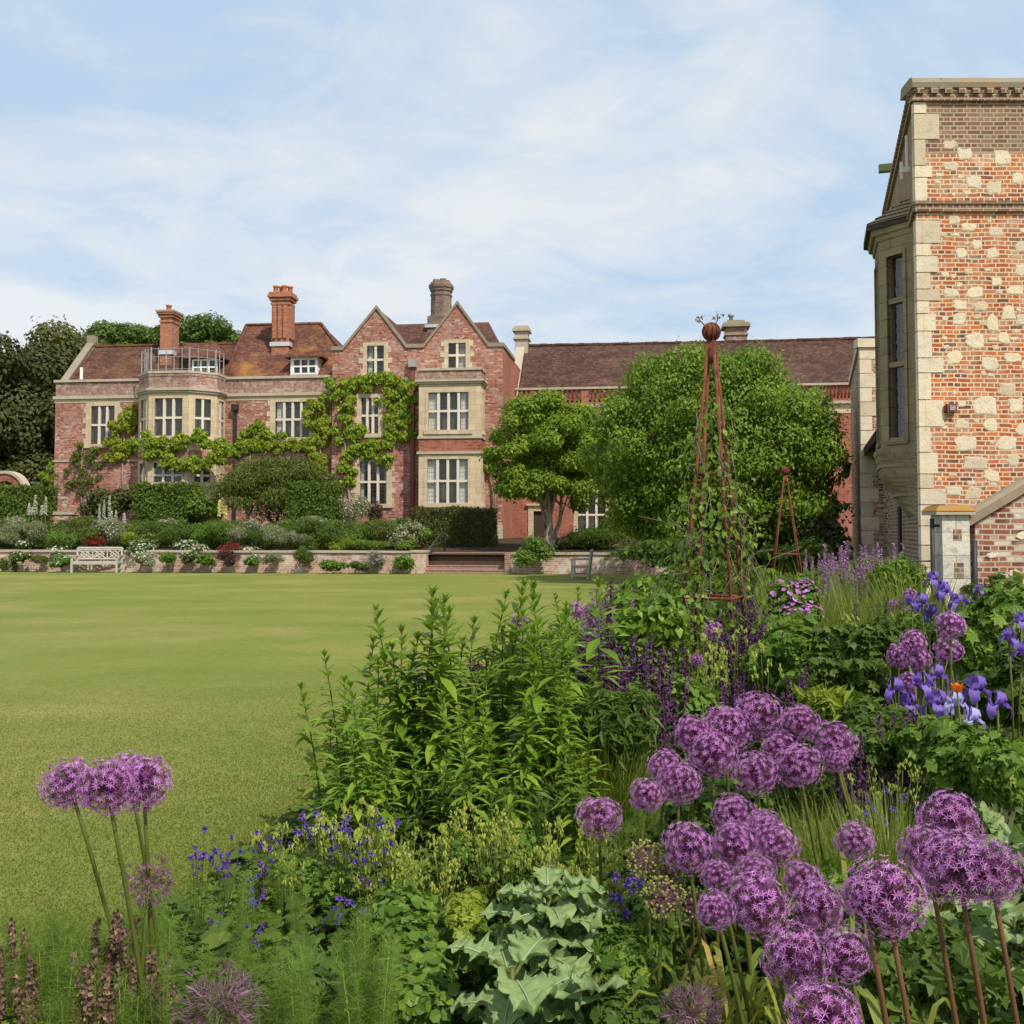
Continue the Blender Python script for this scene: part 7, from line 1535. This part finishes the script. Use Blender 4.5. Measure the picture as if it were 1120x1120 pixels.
# --- leafy mounds that fill the bed
def bm(label, px, py, Y, hw, hh, n, size, leaf, kind='palm', flowers=None, **kw):
    c = P(px, py, Y); r = (hw * Y / FOC, max(.2, hw * Y / FOC * .8), hh * Y / FOC); kw.setdefault('base_z', 0)
    return mound(label, c, r, n, size, leaf, kind, flowers, cat='plant', name='leafy_plant', group=kw.pop('group', 'leafy mounds in the flower bed'), **kw)
for a in [
 ('light green bushy clematis mass around the obelisk foot', 712, 722, 7.3, 48, 66, 2800, .068, 'clem', 'ovate'),
 ('dark leafy mass under the obelisk, behind the allium clump', 735, 790, 6.2, 60, 60, 3600, .07, 'mid', 'ovate'),
 ('leafy climber mass left of the obelisk legs', 700, 668, 9.0, 40, 36, 1100, .07, 'clem', 'ovate'),
 ('shaded leafy clump between the leafy stems and alliums', 670, 810, 5.4, 42, 65, 2600, .075, 'dark', 'lance'),
 ('green palmate clump behind the big allium clump', 880, 740, 6.6, 52, 44, 2200, .1, 'mid'),
 ('yellow green feathery clump above the right of the big allium clump', 905, 775, 5.4, 36, 20, 1300, .085, 'yellow', 'lance'),
 ('dark palmate mound left of the trio of alliums', 935, 725, 6.4, 42, 42, 2200, .1, 'dark'),
 ('green palmate clump below the lilac pink flowers', 865, 700, 8.0, 42, 36, 2000, .11, 'mid'),
 ('green palmate clump right of the pair of alliums', 1090, 700, 7.0, 40, 50, 2600, .1, 'mid'),
 ('leafy clump at the right edge behind the irises', 1105, 760, 5.8, 34, 46, 1700, .1, 'dark'),
 ('leafy clump under the irises and poppy', 1040, 830, 4.6, 46, 44, 2200, .085, 'mid'),
 ('leafy clump behind the top right allium', 1095, 850, 4.3, 36, 40, 1600, .085, 'mid'),
 ('dark clump behind the fine grass', 965, 810, 5.0, 36, 38, 1600, .085, 'dark'),
 ('small leaf clump under the big allium clump', 780, 910, 4.0, 60, 46, 2400, .06, 'dark'),
 ('low leafy mass below the columbines, left of the big leaves', 470, 1025, 3.4, 62, 40, 2800, .036, 'mid', 'round'),
 ('low clover like mass at the bottom left of the big leaves', 470, 1090, 3.0, 56, 40, 2400, .032, 'mid', 'round'),
 ('gold tinted low leaf patch left of the big leaves', 510, 1000, 3.3, 22, 14, 320, .045, 'yellow', 'palm'),
 ('low palmate mass below the seed heads', 700, 1050, 3.1, 50, 52, 2000, .055, 'mid', 'palm'),
 ('small dark leaf mass at the bottom by the faded allium', 690, 1110, 2.8, 46, 30, 1100, .05, 'dark', 'palm'),
 ('dark leaf mass below the right alliums', 1020, 1085, 3.0, 70, 50, 1600, .085, 'dark', 'palm'),
 ('leafy mass between lower and right allium clumps', 925, 1000, 3.5, 46, 44, 1400, .07, 'mid', 'lance'),
 ('dark leaf mass under the leafy stems', 480, 900, 4.9, 95, 40, 2600, .08, 'dark', 'lance'),
 ('dark leaf mass right under the leafy stems', 590, 890, 4.9, 55, 40, 1800, .08, 'dark', 'lance'),
 ('columbine leaf mass at the lawn edge', 360, 975, 4.2, 80, 40, 2600, .045, 'mid', 'palm'),
 ('low leaf mass under the seed pod bunch', 540, 955, 4.1, 45, 40, 1500, .045, 'mid', 'palm'),
 ('low shaded leaf mass at the bottom left corner', 60, 1115, 2.9, 90, 36, 1800, .04, 'mid', 'palm'),
 ('low leaf mass at the bottom left, under the faded spidery head', 250, 1100, 2.9, 110, 40, 2600, .045, 'dark', 'palm'),
 ('far green leafy mound under the lilac spikes', 930, 640, 13.0, 60, 26, 2600, .12, 'mid', 'lance'),
 ('far dusky mound beyond the obelisk', 800, 645, 12.0, 40, 30, 2000, .12, 'dark', 'lance'),
 ('far mound at the lawn edge behind the slender stems', 690, 655, 12.0, 40, 18, 1500, .11, 'grey', 'lance'),
 ('far green mound before the wing wall', 985, 640, 11.5, 30, 24, 1500, .11, 'mid', 'lance'),
 ('green clump by the small obelisk', 835, 640, 16.0, 34, 22, 1600, .14, 'mid', 'lance'),
 ('dark shrub in the shaded gap beside the far wing', 905, 595, 30.0, 26, 26, 2600, .16, 'far_dark', 'ovate'),
 ('dark shrub under the round headed tree', 740, 608, 28.0, 70, 22, 4200, .15, 'dark', 'ovate'),
 ('green shrub under the right side of the round headed tree', 870, 610, 26.0, 36, 22, 2600, .15, 'mid', 'ovate'),
 ('leafy mass in front of the gate pier', 1040, 700, 8.6, 50, 44, 2400, .1, 'mid', 'lance'),
 ('leafy mass in front of the garden wall', 1100, 670, 9.5, 40, 26, 1800, .1, 'mid', 'palm'),
 ('small wild tuft growing on the garden wall, right one', 1094, 634, 14.4, 9, 7, 260, .06, 'dark', 'diamond'),
 ('small wild tuft growing at the foot of the garden wall, left one', 1066, 645, 14.3, 10, 7, 260, .06, 'dark', 'diamond'),
]: bm(*a)
bm('clump of lilac pink flowers on a leafy mound beyond the obelisk', 872, 672, 8.2, 30, 32, 1100, .09, 'mid', 'palm', ('pink', 330, .042), group='flowering mounds in the bed')
bm('small lilac pink patch seen left of the lilac pink clump', 768, 675, 10.0, 20, 26, 700, .09, 'mid', 'palm', ('lav', 60, .05), group='flowering mounds in the bed')

# --- ground cover under everything: uncountable low leaves
mb = MB(); n = 30000; Yc = 1.9 + 12 * rng.random(n) ** 1.7; e = np.interp(Yc, [q[1] for q in EDGE], [q[0] for q in EDGE]); X = e + .06 + (0.62 * Yc + .2 - e) * rng.random(n)
pos = np.stack([X, Yc, .03 + .2 * rng.random(n) * np.minimum(1, (X - e) * 2)], 1); put_leaves(mb, pos, nrmz(np.array([0, 0, 1]) + .6 * rand_dirs(n)), .075, 'palm')
n = 9000; Yc = rng.uniform(11, 32.5, n); e = np.interp(Yc, [q[1] for q in EDGE], [q[0] for q in EDGE]); X = e + .1 + np.minimum(6, 13 - e) * rng.random(n) ** 1.5; pos = np.stack([X, Yc, .05 + .3 * rng.random(n)], 1); put_leaves(mb, pos, nrmz(np.array([0, 0, 1]) + .6 * rand_dirs(n)), .26, 'lance')
tag(mb.build('ground_cover', L['dark']), 'low dark green leaves covering the soil of the flower bed', 'ground cover', kind='stuff')
mb = MB(); n = 300000; Yc = 2.6 + 10 * rng.random(n) ** 1.35; e = np.interp(Yc, [q[1] for q in EDGE], [q[0] for q in EDGE]); X = e + .05 - (e + .95 * Yc + 1.0) * rng.random(n) ** 1.5
tv = np.array([(-.0022, 0, 0), (.0022, 0, 0), (0, 1, 0)]); tv[:, 0] *= 1
h_ = rng.uniform(.006, .017, n) * np.clip((13 - Yc) / 6, .15, 1); sc = np.stack([1 + Yc * .12, h_, np.ones(n)], 1)
mb.stamp(tv, [(0, 1, 2)], frames(dirs(rng.uniform(0, 6.28, n), rng.uniform(.5, 1.4, n)), rand_dirs(n)), np.stack([X, Yc, 0 * X], 1), 0, sc)
tag(mb.build('grass', L['turf']), 'short mown lawn grass in front', 'grass', kind='stuff')
